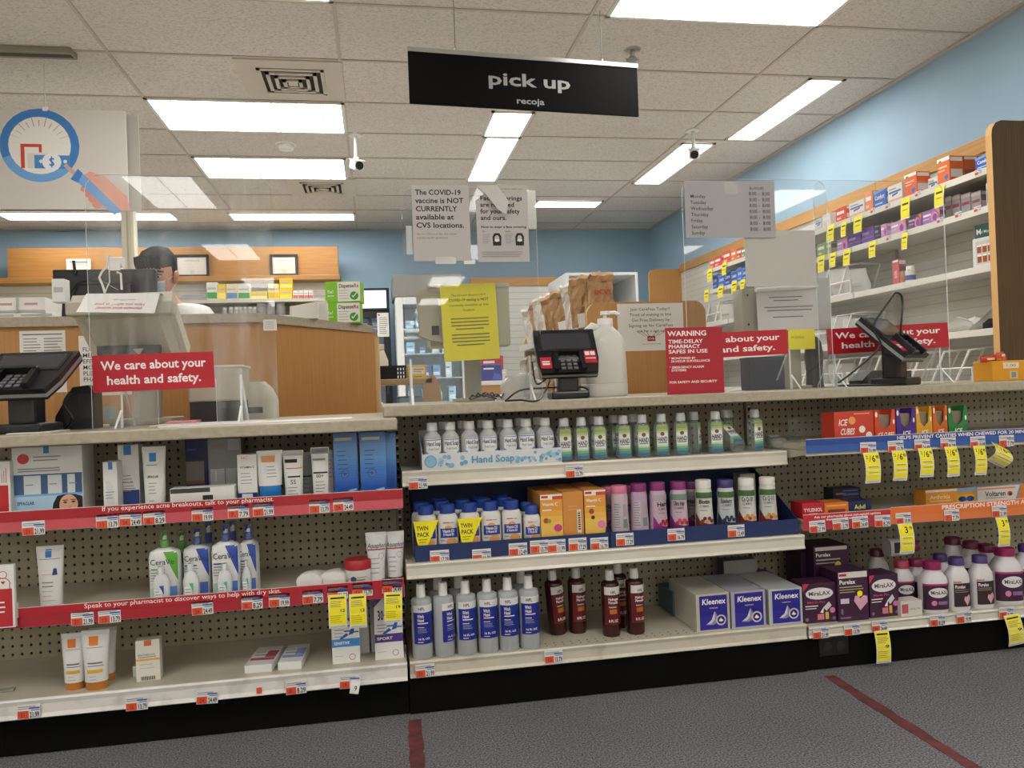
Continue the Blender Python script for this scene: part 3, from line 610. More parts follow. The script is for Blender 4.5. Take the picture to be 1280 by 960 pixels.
for s in (-1, 1):
    body.loft([(0, .006, .01), (.012, .011, .02), (.035, .012, .024), (.055, .008, .016), (.06, .003, .006)], SKIN, 12, HM@Matrix.Translation((s*.078, .01, .05))@Matrix.Rotation(s*.25, 4, 'Y'))
    fm = front(hr); body.art(lambda u, v, o: (lambda w: (w[0], w[1]-.002, w[2]))(fm(u, v, o)), [Ci(s*.034, .098, .014, c('#d9c9bb', .4), .0055), Ci(s*.034, .095, .007, c('#1d120d', .3), .005), Pg([(s*.018, .1), (s*.034, .1045), (s*.052, .099), (s*.052, .1025), (s*.034, .109), (s*.018, .104)], HAIR), Pg([(s*.014, .114), (s*.034, .119), (s*.058, .111), (s*.058, .118), (s*.034, .127), (s*.014, .121)], HAIR)], HM, 3, 4e-4)
body.art(fm, [Ci(0, .018, .022, c('#9a5a50', .5), .006)], HM, 3, 4e-4)
body.obj('body', t)
hair = MB(); kr = []
for (z, rx, ry, p, dx, dy) in hr[3:]: kr.append((z+.012, rx+.007, ry*.74+.01, p, 0, dy+.032))
hair.loft(kr, HAIR, 24, HM); kr = [(.130, .0745, .0975, 2.1, 0, .006), (.142, .0785, .1005, 2.1, 0, .006), (.158, .08, .102, 2.1, 0, .006), (.18, .075, .098, 2.1, 0, .006), (.205, .058, .075, 2, 0, .006), (.222, .02, .03, 2, 0, .01)]
hair.loft(kr, HAIR, 24, HM)
for k in range(9): hair.loft([(0, .006, .006), (.03, .013, .009), (.06, .01, .006)], HAIR, 8, HM@Matrix.Translation((-.064+.016*k, -.089+.0009*(k-4)**2, .126+.004*(k % 3))))
hair.obj('hair', t)
fm = front([(z, rx+.006, ry+.008, p, dx, dy) for z, rx, ry, p, dx, dy in hr]); mk = MB(); MSK = c('#a9c6d6', .7)
mk.art(fm, [R(-.062, -.02, .062, .075, MSK)], HM, 10); mk.art(fm, [R(-.06, z, .06, z+.003, c('#8fb0c4', .7)) for z in (.01, .028, .046)], HM, 8, 3e-4, 2)
mk.art(fm, [R(-.062, .068, .062, .075, c('#d8e2e6', .7))], HM, 8, 9e-4)
for s in (-1, 1): mk.tube([(s*.055, -.055, .065), (s*.078, -.01, .085), (s*.083, .016, .085)], .0015, WHITE, 5, M=HM).tube([(s*.055, -.05, .0), (s*.074, -.01, .035), (s*.083, .016, .05)], .0015, WHITE, 5, M=HM)
mk.obj('face_mask', t)
vs = [(0, .03, .62), (0, .03, .86), (0, .03, 1.02), (0, .03, nz-.13), (0, .005, nz+.0)]; es = [(0, 1), (1, 2), (2, 3), (3, 4)]; rd = [(.2, .14), (.18, .13), (.17, .125), (.18, .125), (.085, .078)]
for s in (-1, 1):
    b0 = len(vs); vs += arm(s)[:3]+[(s*.175, -.245, nz-.37)]; rd += [.085, .07, .052, .046]; es += [(3, b0), (b0, b0+1), (b0+1, b0+2), (b0+2, b0+3)]
cv, cf2 = skin(vs, es, rd, 2); MB().add(cv, cf2, COAT, None, True).obj('white_coat', t)
cl = MB()
for s in (-1, 1): cl.prism([(s*.0, -.0), (s*.06, .03), (s*.075, -.01), (s*.02, -.11)], -.105, -.1, COAT, 'y', M=Matrix.Translation((0, .0, nz-.05)))
cl.obj('collar', t)
TR = c('#2a2f3a', .8); tv = [(0, .03, .88)]; te = []; td = [(.165, .115)]
for s in (-1, 1): b0 = len(tv); tv += [(s*.09, .03, .8), (s*.1, .01, .46), (s*.1, .04, .12)]; td += [.1, .075, .06]; te += [(0, b0), (b0, b0+1), (b0+1, b0+2)]
a, b = skin(tv, te, td, 1); MB().add(a, b, TR, None, True).obj('trousers', t)
for s in (-1, 1): MB().loft([(0, .042, .1, 2.5, 0, 0), (.03, .044, .1, 2.5, 0, 0), (.07, .04, .06, 2.2, 0, .03), (.1, .045, .045, 2, 0, .06)], BLACK, 16, Matrix.Translation((s*.105, -.02, 0))).obj('shoe', t)
# ---------------------------------------------------------------- gondola bays
def pegpanel(x0, x1, z0, z1, y, p=.0254, r=.0042):
    nx, nz = int((x1-x0)/p), int((z1-z0)/p); mx, mz = ((x1-x0)-nx*p)/2, ((z1-z0)-nz*p)/2
    vs = []; fs = []; fd = []
    hx = [x0+mx+p/2*i for i in range(2*nx+1)]; hz = [z0+mz+p/2*j for j in range(2*nz+1)]; W = 2*nx+1
    for zz in hz:
        for xx in hx: vs.append((xx, y, zz))
    ring = [(0, 0), (1, 0), (2, 0), (2, 1), (2, 2), (1, 2), (0, 2), (0, 1)]
    oc = [(-.707, -.707), (0, -1), (.707, -.707), (1, 0), (.707, .707), (0, 1), (-.707, .707), (-1, 0)]
    for j in range(nz):
        for i in range(nx):
            cx, cz = hx[2*i+1], hz[2*j+1]; b = len(vs)
            vs += [(cx+a*r, y, cz+q*r*1.15) for a, q in oc]+[(cx+a*r, y+.004, cz+q*r*1.15) for a, q in oc]
            og = [(2*j+q)*W+2*i+a for a, q in ring]
            for k in range(8):
                k2 = (k+1) % 8; fs.append((og[k], og[k2], b+k2, b+k)); fd.append((b+k, b+k2, b+8+k2, b+8+k))
    m = MB(); m.add(vs, fs+fd, PEG)
    # margins and dark cavity behind the holes
    for a in ((x0, z0, x1, z0+mz), (x0, z1-mz, x1, z1), (x0, z0+mz, x0+mx, z1-mz), (x1-mx, z0+mz, x1, z1-mz)):
        if a[2]-a[0] > 1e-4 and a[3]-a[1] > 1e-4: m.add([(a[0], y, a[1]), (a[2], y, a[1]), (a[2], y, a[3]), (a[0], y, a[3])], [(0, 1, 2, 3)], PEG)
    m.box(x0, y+.004, z0, x1, y+.012, z1, PEGIN)
    return m
XB = [-1.17, .067, 1.287, 2.51]
YP = [2.56, 2.575, 2.585]; ZT = [.806, .838, .838]; YK = [2.245, 2.238, 2.245]
LN = ['skin-care', 'hand soap and vitamin', 'gum and laxative']
UPM = c('#8d8674', .45)
for i in range(3):
    t = thing('gondola_bay', f'tan pegboard shelving bay with black kick plate holding the {LN[i]} shelves', 'shelving', (0, 0, 0), group='pegboard shelving bays under the counter')
    x0, x1 = XB[i]+.012, XB[i+1]-.012
    pegpanel(x0, x1, .1, ZT[i], YP[i]).obj('pegboard_back', t)
    MB().box(XB[i]+.001, YK[i], .002, XB[i+1]-.001, YK[i]+.02, .104, KICK, .002).obj('kick_plate', t, 'black kick plate')
    MB().box(XB[i]+.004, YK[i]+.022, .002, XB[i+1]-.004, YP[i]+.05, .1, BLK2).obj('base_frame', t)
    MB().box(XB[i]+.004, YP[i]+.014, .1, XB[i+1]-.004, YP[i]+.05, ZT[i], UPM).obj('rear_panel', t)
    for xx in ([XB[i]] if i < 2 else [XB[i], XB[i+1]]):
        m = MB(); yy = YP[i]-.028; zt = ZT[i]
        m.box(xx-.011, yy, .1, xx+.011, yy+.04, zt, UPM, .002)
        z = .14
        while z < zt-.03: m.box(xx-.004, yy-.0008, z, xx+.004, yy+.001, z+.012, PEGIN).box(xx-.0035, yy-.0012, z+.0125, xx+.0035, yy+.001, z+.0175, c('#cfc9b5', .35)); z += .0254
        m.obj('upright_post', t)
p = PY(1042, 813, 2.244)
t = thing('floor_outlet', 'black double outlet plate on the kick plate below the laxative boxes', 'outlet', (p.x, 2.2445, .07))
MB().box(-.05, -.004, -.028, .05, 0, .028, c('#141414', .4), .002).obj('plate', t)
for s in (-1, 1): MB().loft([(0, .014, .014), (.0015, .014, .014)], c('#262626', .4), 16, Matrix.Translation((s*.022, -.004, 0))@Matrix.Rotation(pi/2, 4, 'X')).obj('socket', t)

TAGM = {}
BLIN = c('#3d56a0', .6); ORT = c('#d9502e', .5)
def tag_mesh(price, style=0):
    k = (price, style)
    if k not in TAGM:
        m = MB(); w, h = .054, .036
        if style == 0: m.box(-w/2, -.0006, -h/2, w/2, 0, h/2, c('#dddcda', .45))
        else: m.box(-w/2, -.0006, -h/2, w/2, 0, h/2, c('#c9c6c0', .5))
        m.art(flat(0, -.0006, 0), [R(-w*.46, h*.3, w*.3, h*.36, GREY), R(-w*.46, h*.18, w*.1, h*.23, GREY), R(w*.02, h*.16, w*.48, h*.27, BLIN), R(w*.1, h*.05, w*.48, h*.1, BLIN), R(-w*.48, -h*.48, w*.0, h*.04, ORT), T(price[:2], -w*.25, -h*.38, h*.3, c('#8c2a17', .5), w*.22, 'c', 1), T(price, w*.25, -h*.42, h*.36, INK, w*.42, 'c', 1)])
        TAGM[k] = m.mesh('price_tag')
    return TAGM[k]
def tags(shelf, y, lst, dz=0, tilt=0):
    k = [q for q in shelf.children if q.name.startswith(('red_', 'blue_', 'orange_'))] or [q for q in shelf.children if q.name.startswith('price_rail')]
    for i, (u, v) in enumerate(lst):
        p = PY(u, v, y); o = bpy.data.objects.new('price_tag', tag_mesh(['21.99', '13.79', '24.49', '8.29', '19.99', '7.79'][i % 6])); COL.objects.link(o); o.parent = k[0] if (len(k) < 2 or u < 1112) else k[1]
        o.location = (p.x, y-.0004, p.z+dz); o.rotation_euler = (tilt, random.uniform(-.03, .03), 0)
def gshelf(label, x0, x1, yf, yb, zs, zl, group, dirty=False, lipm=None, perf=False):
    t = thing('gondola_shelf', label, 'shelf', (0, 0, 0), group=group)
    MB().box(x0, yf+.006, zs-.014, x1, yb-.003, zs, SHELF, .0015).obj('deck', t)
    h = zs-zl; pr = [(yf+.012, zs-.0145), (yf+.012, zs+.0), (yf+.003, zs+.001), (yf, zs-.004), (yf+.0035, zs-h*.3), (yf+.0035, zs-h*.75), (yf-.001, zl+.003), (yf+.003, zl), (yf+.012, zl+.004)]
    MB().prism(pr, x0, x1, lipm or LIP, 'x').obj('price_rail', t)
    for x in (x0, x1-.003): MB().prism([(yf+.014, zs-.015), (yf+.014, zl+.004), (yb-.02, zs-.085), (yb-.003, zs-.085), (yb-.003, zs-.015)], x, x+.003, SHELF, 'x').obj('bracket', t)
    if perf:
        m = MB()
        for k in range(int((x1-x0)/.0254)):
            for r in range(2):
                x = x0+.02+k*.0254; y = yf+.03+r*.02; m.add([(x+.003*math.cos(a*pi/4), y+.003*math.sin(a*pi/4), zs+.0002) for a in range(8)], [tuple(range(8))], PEGIN)
        m.obj('perforated_strip', t)
    return t
GS = 'cream steel shelves under the counter'
xs = [(XB[i]+.004, XB[i+1]-.004) for i in range(3)]
WT = c('#f2e9e6', .5)
def strip(t, x0, x1, yf, zlo, zmid, zhi, m1, m2, texts, name='header_strip', xcuts=None):
    m = MB(); m.box(x0, yf-.0045, zmid, x1, yf-.003, zhi, m1); m.box(x0, yf-.003, zlo, x1, yf-.0018, zmid, m2); m.box(x0, yf-.0046, zhi-.0015, x1, yf-.0028, zhi, c('#e0d6d2', .4))
    m.art(flat(0, yf-.0046, 0), texts); return m.obj(name, t)
# left bay
yl = 2.20; LZ = (.620, .374, .160)
L1 = gshelf('acne-care shelf, upper of the two with red pharmacist strips', *xs[0], yl, YP[0], LZ[0], .588, GS)
a, b = PY(128, 642, yl), PY(343, 627, yl)
strip(L1, xs[0][0], PY(503.5, 620, yl).x, yl, .590, .6165, .644, c('#a81726', .35), c('#c9525d', .25), [T('If you experience acne breakouts, talk to your pharmacist.', a.x, .6305, .0118, WT, b.x-a.x)], 'red_header_strip')  # paler red of the lower half paints glare on the plastic tag channel
tags(L1, yl-.0035, dz=-.006, lst=[(42, 657), (134, 648.5), (163, 646), (193, 644), (253, 640), (298, 636), (329, 633.5), (399, 630), (429, 627.5)])
L2 = gshelf('dry-skin shelf, lower of the two with red pharmacist strips', *xs[0], yl, YP[0], LZ[1], .343, GS)
a, b = PY(106, 763, yl), PY(352, 743, yl)
strip(L2, xs[0][0], PY(505, 735, yl).x, yl, .345, .372, .397, c('#b01c2b', .35), c('#a92532', .28), [T('Speak to your pharmacist to discover ways to help with dry skin.', a.x, .3825, .0118, WT, b.x-a.x)], 'red_header_strip')
tags(L2, yl-.0035, dz=-.006, lst=[(103, 770), (137, 767), (253, 757), (315, 750), (349, 747), (391, 743), (422, 738), (453, 734), (490, 730)])
L3 = gshelf('white-lipped bottom deck holding the sunscreen tubes', *xs[0], yl, YP[0], LZ[2], .109, GS, lipm=noisy('scuffed_white_lip', '#b5b2ab', '#dedbd5', 14, .4, lo=.25, hi=.5))
tags(L3, yl-.0015, [(36, 889), (171, 879), (259, 871), (370, 859), (437, 852)])
MB().box(-.007, -.0007, -.008, .007, 0, .008, ORT).thing('price_sticker', 'torn orange price sticker scrap on the white bottom lip', 'sticker', (PY(324, 863, yl-.001).x, yl-.0015, PY(324, 863, yl).z))
p = PY(443, 852, yl); m = MB()
m.art(lambda u, v, o: (u, -.012*math.sin(max(0, -v)*60)-o, v), [R(-.012, -.03, .012, .004, c('#dddbd8', .5)), T('19', -.008, -.022, .012, INK, .014, 'l', 1)], sub=6); m.thing('loose_tag', 'crumpled white price tag peeling off the white bottom lip', 'tag', (p.x+.004, yl-.003, p.z+.002), (0, .2, 0))
# middle bay
M1 = gshelf('shelf carrying the hand soap and hand sanitizer bottles', *xs[1], 2.30, YP[1], .680, .634, GS)
tags(M1, 2.2985, [(522.5, 603.5), (718, 589)])
M2 = gshelf('shelf carrying the navy vitamin trays', *xs[1], 2.216, YP[1], .428, .384, GS)
M3 = gshelf('bottom deck carrying witch hazel bottles and tissue boxes', *xs[1], 2.225, YP[1], .152, .105, GS, perf=True, lipm=noisy('worn_cream_lip', '#8f8674', '#c9c2b1', 9, .4, lo=.2, hi=.42))
tags(M3, 2.2235, [(531.5, 838), (692, 820.5)])
# right bay
yr = 2.20
R1 = gshelf('gum shelf with a blue cavity-prevention strip', *xs[2], yr, YP[2], .700, .668, GS)
a, b = PY(1120, 549, yr), PY(1280, 542, yr); xe = xs[2][1]
strip(R1, PY(1007, 560, yr).x, xe, yr, .678, .702, .722, c('#1f4791', .35), c('#2f5aa5', .3), [T('HELPS PREVENT CAVITIES WHEN CHEWED FOR 20 MINUTES AFTER EATING', a.x, .7065, .0105, WT, (b.x-a.x)*1.36, 'l', 1)], 'blue_header_strip')
tags(R1, yr-.0045, [(1085, 560), (1119.5, 558), (1152.5, 556), (1185, 554), (1222, 552.5), (1258, 551)])
R2 = gshelf('pain-relief shelf with red and orange strips', *xs[2], 2.235, YP[2], .466, .437, GS)
yo = 2.235; xm = PY(1112.5, 650, yo).x
a, b = PY(1017, 651, yo), PY(1100, 646, yo); c2, d = PY(1176, 636, yo), PY(1280, 631, yo)
strip(R2, PY(1003, 650, yo).x, xm, yo, .437, .462, .487, c('#bf2a35', .35), c('#b83040', .35), [T('Ask our pharmacist about non-opioid options', a.x, .4735, .007, WT, b.x-a.x, 'l', 1), T('that may help with pain', a.x+.04, .4645, .006, WT, (b.x-a.x)*.55, 'l', 1)], 'red_header_strip')
strip(R2, xm, xe, yo, .437, .462, .491, c('#df7130', .35), c('#dd7a45', .35), [T('PRESCRIPTION STRENGTH ARTHRITIS PAIN RELIEF', c2.x, .473, .0135, WT, (d.x-c2.x)*1.75, 'l', 1)], 'orange_header_strip')
tags(R2, yo-.005, [(1021.5, 658), (1050.5, 654.5), (1075, 652.5), (1103, 651), (1129, 648), (1189.5, 644), (1249, 639)])
R3 = gshelf('bottom deck carrying the purple laxative boxes and bottles', *xs[2], 2.225, YP[2], .140, .105, GS)
tags(R3, 2.2235, [(1026, 790.5), (1065, 786.5), (1099.5, 782.5), (1172, 775), (1205, 771), (1258, 765.5)])

# hanging sale tags
def sale(u0, v0, u1, v1, y, txt, label, curl=.006, small=False, rot=0):
    a, b = PY(u0, v0, y), PY(u1, v1, y); w, h = b.x-a.x, a.z-b.z; wt = c('#dcd9cf', .6)
    fm = lambda u, v, o: (u, -curl*math.sin(-v/h*pi)*1.0-.006*(-v/h)-o, v)
    m = MB(); m.art(fm, [R(-w/2, -h, w/2, 0, wt)], sub=10, base=-8)
    sh = [R(-w/2, -h, w/2, 0, wt), R(-w*.46, -h*.9, w*.46, -h*.02, YEL)]
    if small: sh += [R(-w*.38, -h*.13, w*.38, -h*.08, INK)]+Ln(-w*.4, -h*.19, w*.4, 4, h*.05, h*.018, GINK)+[T(txt, w*.1, -h*.52, h*.09, INK, w*.3, 'l', 1)]+Ln(-w*.4, -h*.62, w*.3, 4, h*.06, h*.016, c('#a59b1a', .6))+[R(-w*.4, -h*.97, w*.4, -h*.94, LGREY)]
    else: sh += ([T('2', -w*.38, -h*.2, h*.1, INK, w*.13, 'l', 1), Pg([(-w*.2, -h*.3), (-w*.16, -h*.3), (-w*.04, -h*.1), (-w*.08, -h*.1)], INK), T('6', -w*.02, -h*.3, h*.2, INK, w*.24, 'l', 1)] if '/' in txt else [T(txt, -w*.1, -h*.3, h*.2, INK, w*.26, 'l', 1)])+[T('98' if '/' in txt else '99', w*.24, -h*.2, h*.1, INK, w*.2, 'l', 1), R(-w*.3, -h*.48, w*.35, -h*.45, c('#a59b1a', .6)), R(-w*.3, -h*.66, w*.3, -h*.64, c('#a59b1a', .6)), R(-w*.4, -h*.96, w*.4, -h*.93, LGREY)]
    m.art(fm, sh, sub=8)
    return m.thing('sale_tag', label, 'tag', ((a.x+b.x)/2, y, a.z), (0, rot, 0), 'yellow sale tags hanging from the shelf edges')
ys = yl-.007
sale(410, 744, 434.5, 783, ys, '12', 'yellow sale tag nearest the dry skin lettering, first of the three on the dry-skin shelf', .004, True)
sale(436, 743, 459, 783, ys, '13', 'yellow sale tag in the middle of the three on the dry-skin shelf', .004, True)
sale(480, 741, 504, 776, ys, '19', 'yellow sale tag nearest the steel post on the dry-skin shelf', .004, True, .03)
ys = yr-.008
for i, (u0, v0, u1, v1) in enumerate(((1078.5, 566, 1099, 603), (1114, 563.5, 1133, 600), (1147, 560.5, 1165.5, 595.5), (1180, 558.5, 1197, 595), (1216, 557.5, 1232, 593))):
    sale(u0, v0, u1, v1, ys, '2/6', f'yellow two-for-six tag, {ordn(i)} along the blue gum strip from the bottles', .008, False, random.uniform(-.04, .04))
sale(1238, 558, 1262, 581, ys, '2/6', 'curled yellow tag swinging askew at the far end of the blue strip', .03, False, .45)
sale(1121.5, 655, 1141, 691, yo-.008, '3', 'yellow price tag hanging where the orange strip begins', .008)
sale(1244, 647, 1260, 682, yo-.008, '3', 'yellow price tag hanging under the orange strip near the picture edge', .008)
sale(1092.5, 789, 1112, 827, 2.217, '9', 'yellow tag hanging from the bottom deck below the heart-decorated laxative box', .006, True)
sale(1254, 769, 1274.5, 805, 2.217, '9', 'yellow tag hanging from the bottom deck below the big laxative bottle', .01, True, -.1)

# ---------------------------------------------------------------- counters
zL, zR, th = .8395, .8715, .0315
xle = PY(496.5, 525, 2.17).x; xrs = PY(479, 510, 2.30).x
t = thing('counter', 'lower laminate counter over the skin-care shelves', 'counter', (0, 0, 0), group='laminate service counters')
MB().box(-1.95, 2.17, zL-th, xle, 2.90, zL, LAM, .004).obj('countertop', t); MB().box(-1.95, 2.615, 0, xle-.02, 2.65, zL-th, WOOD).obj('rear_panel', t)
t = thing('counter', 'slightly higher laminate counter over the sanitizer and gum shelves', 'counter', (0, 0, 0), group='laminate service counters')
MB().box(xrs, 2.30, zR-th, 3.02, 2.92, zR, LAM, .004).obj('countertop', t); MB().box(xrs+.07, 2.64, 0, 3.0, 2.67, zR-th, WOOD).obj('rear_panel', t)
# ---------------------------------------------------------------- products
def fit(u0, u1, vt, y, zs, vm=None):
    vm = vm if vm is not None else vt+30
    a, b = PY(u0, vm, y).x, PY(u1, vm, y).x; return (a+b)/2, b-a, PY((u0+u1)/2, vt, y).z-zs
def carton(u0, u1, vt, y, zs, d, m, shapes, label, name='carton_box', cat='box', group=None, hmax=None, rz=0, sidem=None, vm=None, tilt=0):
    x, w, h = fit(u0, u1, vt, y, zs, vm)
    if hmax: h = min(h, hmax)
    t = thing(name, label, cat, (x, y, zs), (tilt, 0, rz), group)
    MB().box(-w/2, 0, 0, w/2, d, h, m, .0012).obj('carton', t)
    MB().art(flat(-w/2, 0, 0), shapes(w, h)).obj('printed_front', t)
    return t
def trings(w, h, ch, rb=.44):
    return [(ch, w*rb, w*.30), (ch+(h-ch)*.3, w*(rb+.02), w*.27), (ch+(h-ch)*.7, w*.47, w*.14), (h*.93, w*.5, .006), (h*.931, w*.5, .0035), (h, w*.5, .003)]
def cosmetic(w, h, ch, m, capm, shapes, crimp=None, rb=.44, cw=.9):
    """standing squeeze tube on its cap: returns part builders"""
    rg = trings(w, h, ch, rb); b = MB().loft(rg[:4], m, 24, capb=True, capt=False).loft(rg[3:], crimp or m, 24, capb=False)
    cp = MB().loft([(0, w*rb*cw, w*.28*cw), (.003, w*rb*cw+.001, w*.29*cw), (ch, w*rb*cw+.001, w*.3*cw)], capm, 24)
    a = MB().art(front(rg), shapes(w, h), sub=8)
    return b, cp, a
def squeeze(u0, u1, vt, y, zs, ch, m, capm, shapes, label, crimp=None, hmax=None, rz=0, tilt=0, group=None, rb=.44, name='squeeze_tube'):
    x, w, h = fit(u0, u1, vt, y, zs)
    if hmax: h = min(h, hmax)
    t = thing(name, label, 'tube', (x, y, zs), (tilt, 0, rz), group); b, cp, a = cosmetic(w, h, ch, m, capm, shapes, crimp, rb)
    b.obj('body', t); cp.obj('cap', t); a.obj('printed_label', t); return t
LB, DB = c('#2d7fc0', .5), c('#1c3f80', .5); TXT = c('#85878c', .6); OR = c('#e07a2c', .5); OFF = c('#dcdcd8', .4)
zs = LZ[0]; H1 = .184
# acne shelf, from the left
carton(-14, 13, 577, 2.25, zs, .08, OFF, lambda w, h: [R(0, 0, w*.9, h*.58, c('#b81c28', .5))]+[R(w*(.3+.1*i), h*.62, w*(.33+.1*i), h*(.78+.05*(i % 3)), c('#c23a40', .5)) for i in range(6)], 'white carton with solid red lower half, cut by the edge of the view', vm=610)
def kit(w, h):
    sk = c('#d7a78c', .6); hr_ = c('#161010', .5); fx, fz = w*.79, h*.14
    s = [R(w*.02, h*.61, w*.99, h*.99, c('#d3d3d0', .5)), Ci(w*.16, h*.83, w*.085, c('#c0342f', .5), h*.075), R(w*.45, h*.9, w*.53, h*1., LB)]+Ln(w*.3, h*.86, w*.7, 2, h*.05, .003, TXT)+Ln(w*.08, h*.69, w*.75, 2, h*.035, .003, TXT)
    s += [R(w*.02, h*.31, w*.99, h*.6, c('#35587f', .3)), R(w*.02, h*.28, w*.99, h*.31, c('#6fa4d8', .5)), R(w*.02, 0, w*.99, h*.28, c('#a5c8dd', .5))]
    for i, x in enumerate((.16, .5, .78)): s += [R(w*x, h*.31, w*(x+[.24, .2, .11][i]), h*.58, c('#c9d0d4', .4)), R(w*x+.004, h*.44, w*(x+.13), h*.455, TXT)]
    s += [T('EFFACLAR', w*.06, h*.16, .0085, c('#24384e', .6), w*.24, 'l', 1), Pg([(w*.54, 0), (w*.57, h*.16), (w*.63, h*.27), (w*.74, h*.29), (w*.9, h*.28), (w*.99, h*.25), (w*.99, 0)], hr_), Ci(fx, fz-.002, w*.135, sk, h*.155),
          Ci(fx-w*.05, fz+h*.03, w*.028, c('#2a1a14', .5), h*.013), Ci(fx+w*.07, fz+h*.035, w*.028, c('#2a1a14', .5), h*.013), R(fx-w*.085, fz+h*.055, fx-w*.01, fz+h*.067, hr_), R(fx+w*.03, fz+h*.06, fx+w*.11, fz+h*.071, hr_), Ci(fx+w*.01, fz-h*.045, w*.02, c('#c18c74', .6), h*.012), Ci(fx+w*.005, fz-h*.1, w*.045, c('#b2615a', .6), h*.015), Pg([(w*.99, 0), (w*.99, h*.25), (w*.93, h*.2), (w*.915, h*.08)], hr_)]
    return [q if q[0] != 'p' else q for q in s]
carton(15, 103, 558, 2.27, zs, .09, OFF, kit, 'large white and blue skin-care kit carton with a dark-haired face', hmax=H1)
carton(129, 147, 577, 2.255, zs, .05, OFF, lambda w, h: [R(w*.38, h*.84, w*.68, h*.99, LB), Pg([(w*.2, h*.62), (w*.45, h*.6), (w*.7, h*.5), (w*.78, h*.1), (w*.2, h*.1)], c('#cfd2d2', .5))]+Ln(w*.12, h*.4, w*.8, 3, .008, .002, TXT), 'small slim white carton in front of the taller blue-squared carton')
carton(147.5, 174, 556, 2.30, zs, .05, OFF, lambda w, h: [R(w*.28, h*.84, w*.64, h*.99, LB), R(w*.03, h*.0, w*.97, h*.29, DB)]+Ln(w*.1, h*.52, w*.8, 2, .009, .002, TXT)+[T('EFFACLAR', w*.08, h*.4, .005, INK, w*.6, 'l', 1)]+Ln(w*.08, h*.36, w*.8, 3, .007, .002, TXT), 'tall white carton with dark blue lower panel', hmax=H1)
squeeze(178, 208, 558, 2.275, zs, .012, OFF, OFF, lambda w, h: [R(-w*.17, h*.76, w*.12, h*.9, LB)]+Ln(-w*.3, h*.71, w*.3, 1, .01, .002, TXT)+[T('EFFACLAR', -w*.26, h*.5, .006, INK, w*.48, 'l', 1)]+Ln(-w*.22, h*.42, w*.15, 4, .009, .002, TXT)+[R(-w*.2, h*.13, w*.05, h*.14, TXT)], 'tall white tube with a blue square, beside the dark-blue-panelled carton', rb=.42, hmax=H1)
carton(213, 294, 609, 2.235, zs, .05, OFF, lambda w, h: [R(w*.01, h*.75, w*.62, h*.98, c('#3a3a38', .6))]+[R(w*(.5+.011*i), h*.18, w*(.5+.011*i)+.0015*(1+i % 2), h*.6, INK) for i in range(14)], 'long white carton lying flat with a barcode on its side')
carton(232, 260, 548, 2.44, zs, .05, c('#101f63', .4), lambda w, h: [R(w*.0, h*.3, w*.82, h*.62, c('#8b8883', .4)), R(w*.02, h*.24, w*.82, h*.3, c('#8a6238', .4)), R(w*.05, h*.8, w*.5, h*.83, c('#3a58b8', .5))], 'deep blue carton at the back of the acne shelf', hmax=H1)
carton(260, 302, 548, 2.40, zs, .05, c('#8b8d90', .35), lambda w, h: [T('AVENE', w*.12, h*.84, .012, c('#b56a40', .5), w*.4, 'l', 1), R(w*.6, h*.8, w*.95, h*.98, c('#a4a6a8', .4)), R(w*.06, h*.06, w*.48, h*.5, c('#c3c6c8', .3)), R(w*.52, h*.06, w*.94, h*.5, c('#b8bcbf', .3)), R(w*.06, h*.06, w*.48, h*.2, c('#22457c', .4)), R(w*.54, h*.06, w*.9, h*.2, c('#22457c', .4)), R(w*.2, h*.3, w*.25, h*.45, WHITE)], 'grey windowed carton with two blue-capped bottles printed on it', hmax=H1)
carton(297, 321.5, 568, 2.255, zs, .045, OFF, lambda w, h: [T('HC', w*.2, h*.9, .008, OR, w*.35), T('VITAMIN C', w*.12, h*.72, .0055, INK, w*.75, 'l', 1), R(0, 0, w, h*.22, c('#16266a', .4)), R(w*.2, h*.08, w*.75, h*.2, c('#cfd3dc', .5))]+Ln(w*.15, h*.62, w*.75, 4, .009, .0018, TXT), 'small white carton with navy base beside the wide tube with a bright blue cap')
squeeze(321, 354, 563, 2.262, zs, .047, OFF, c('#1e78c4', .3), lambda w, h: [R(-w*.3, h*.78, w*.22, h*.9, c('#d9955a', .5))]+Ln(-w*.1, h*.7, w*.3, 4, .009, .002, TXT)+[R(-w*.22, h*.55, -w*.1, h*.72, c('#c9d6dd', .3))], 'white tube with wide bright blue cap standing on it', rb=.44)
def ntg(w, h): return [R(-w*.44, h*.9, w*.44, h*.985, c('#b9b9b7', .4)), R(-w*.4, h*.76, w*.2, h*.83, INK), R(-w*.36, h*.64, w*.44, h*.66, c('#c77a4a', .5)), R(-w*.28, h*.47, w*.36, h*.5, INK), T('55', 0, h*.34, .012, GINK, None, 'c', 1)]+Ln(-w*.3, h*.28, w*.3, 4, .009, .002, TXT)
squeeze(354, 380, 563, 2.262, zs, .011, OFF, c('#a9aaab', .4), ntg, 'white sunscreen tube with black brand bar and orange line', rb=.42)
squeeze(376, 391, 565, 2.33, zs, .011, c('#a9a9a6', .5), LGREY, lambda w, h: [R(-w*.4, h*.45, w*.4, h*.48, INK)]+Ln(-w*.3, h*.4, w*.3, 5, .012, .002, TXT), 'grey tube tucked behind the two white sunscreen tubes', rb=.42)
squeeze(389, 412, 559, 2.265, zs, .011, OFF, c('#a9aaab', .4), lambda w, h: [R(-w*.44, h*.88, w*.44, h*.985, c('#77797c', .4)), R(-w*.4, h*.75, w*.3, h*.79, TXT), R(-w*.4, h*.50, w*.42, h*.53, INK), T('60+', -w*.02, h*.42, .010, GINK, None, 'c', 1)]+Ln(-w*.3, h*.35, w*.3, 5, .009, .002, TXT), 'white sunscreen tube with grey crimp beside the blue cartons', rb=.42, hmax=H1)
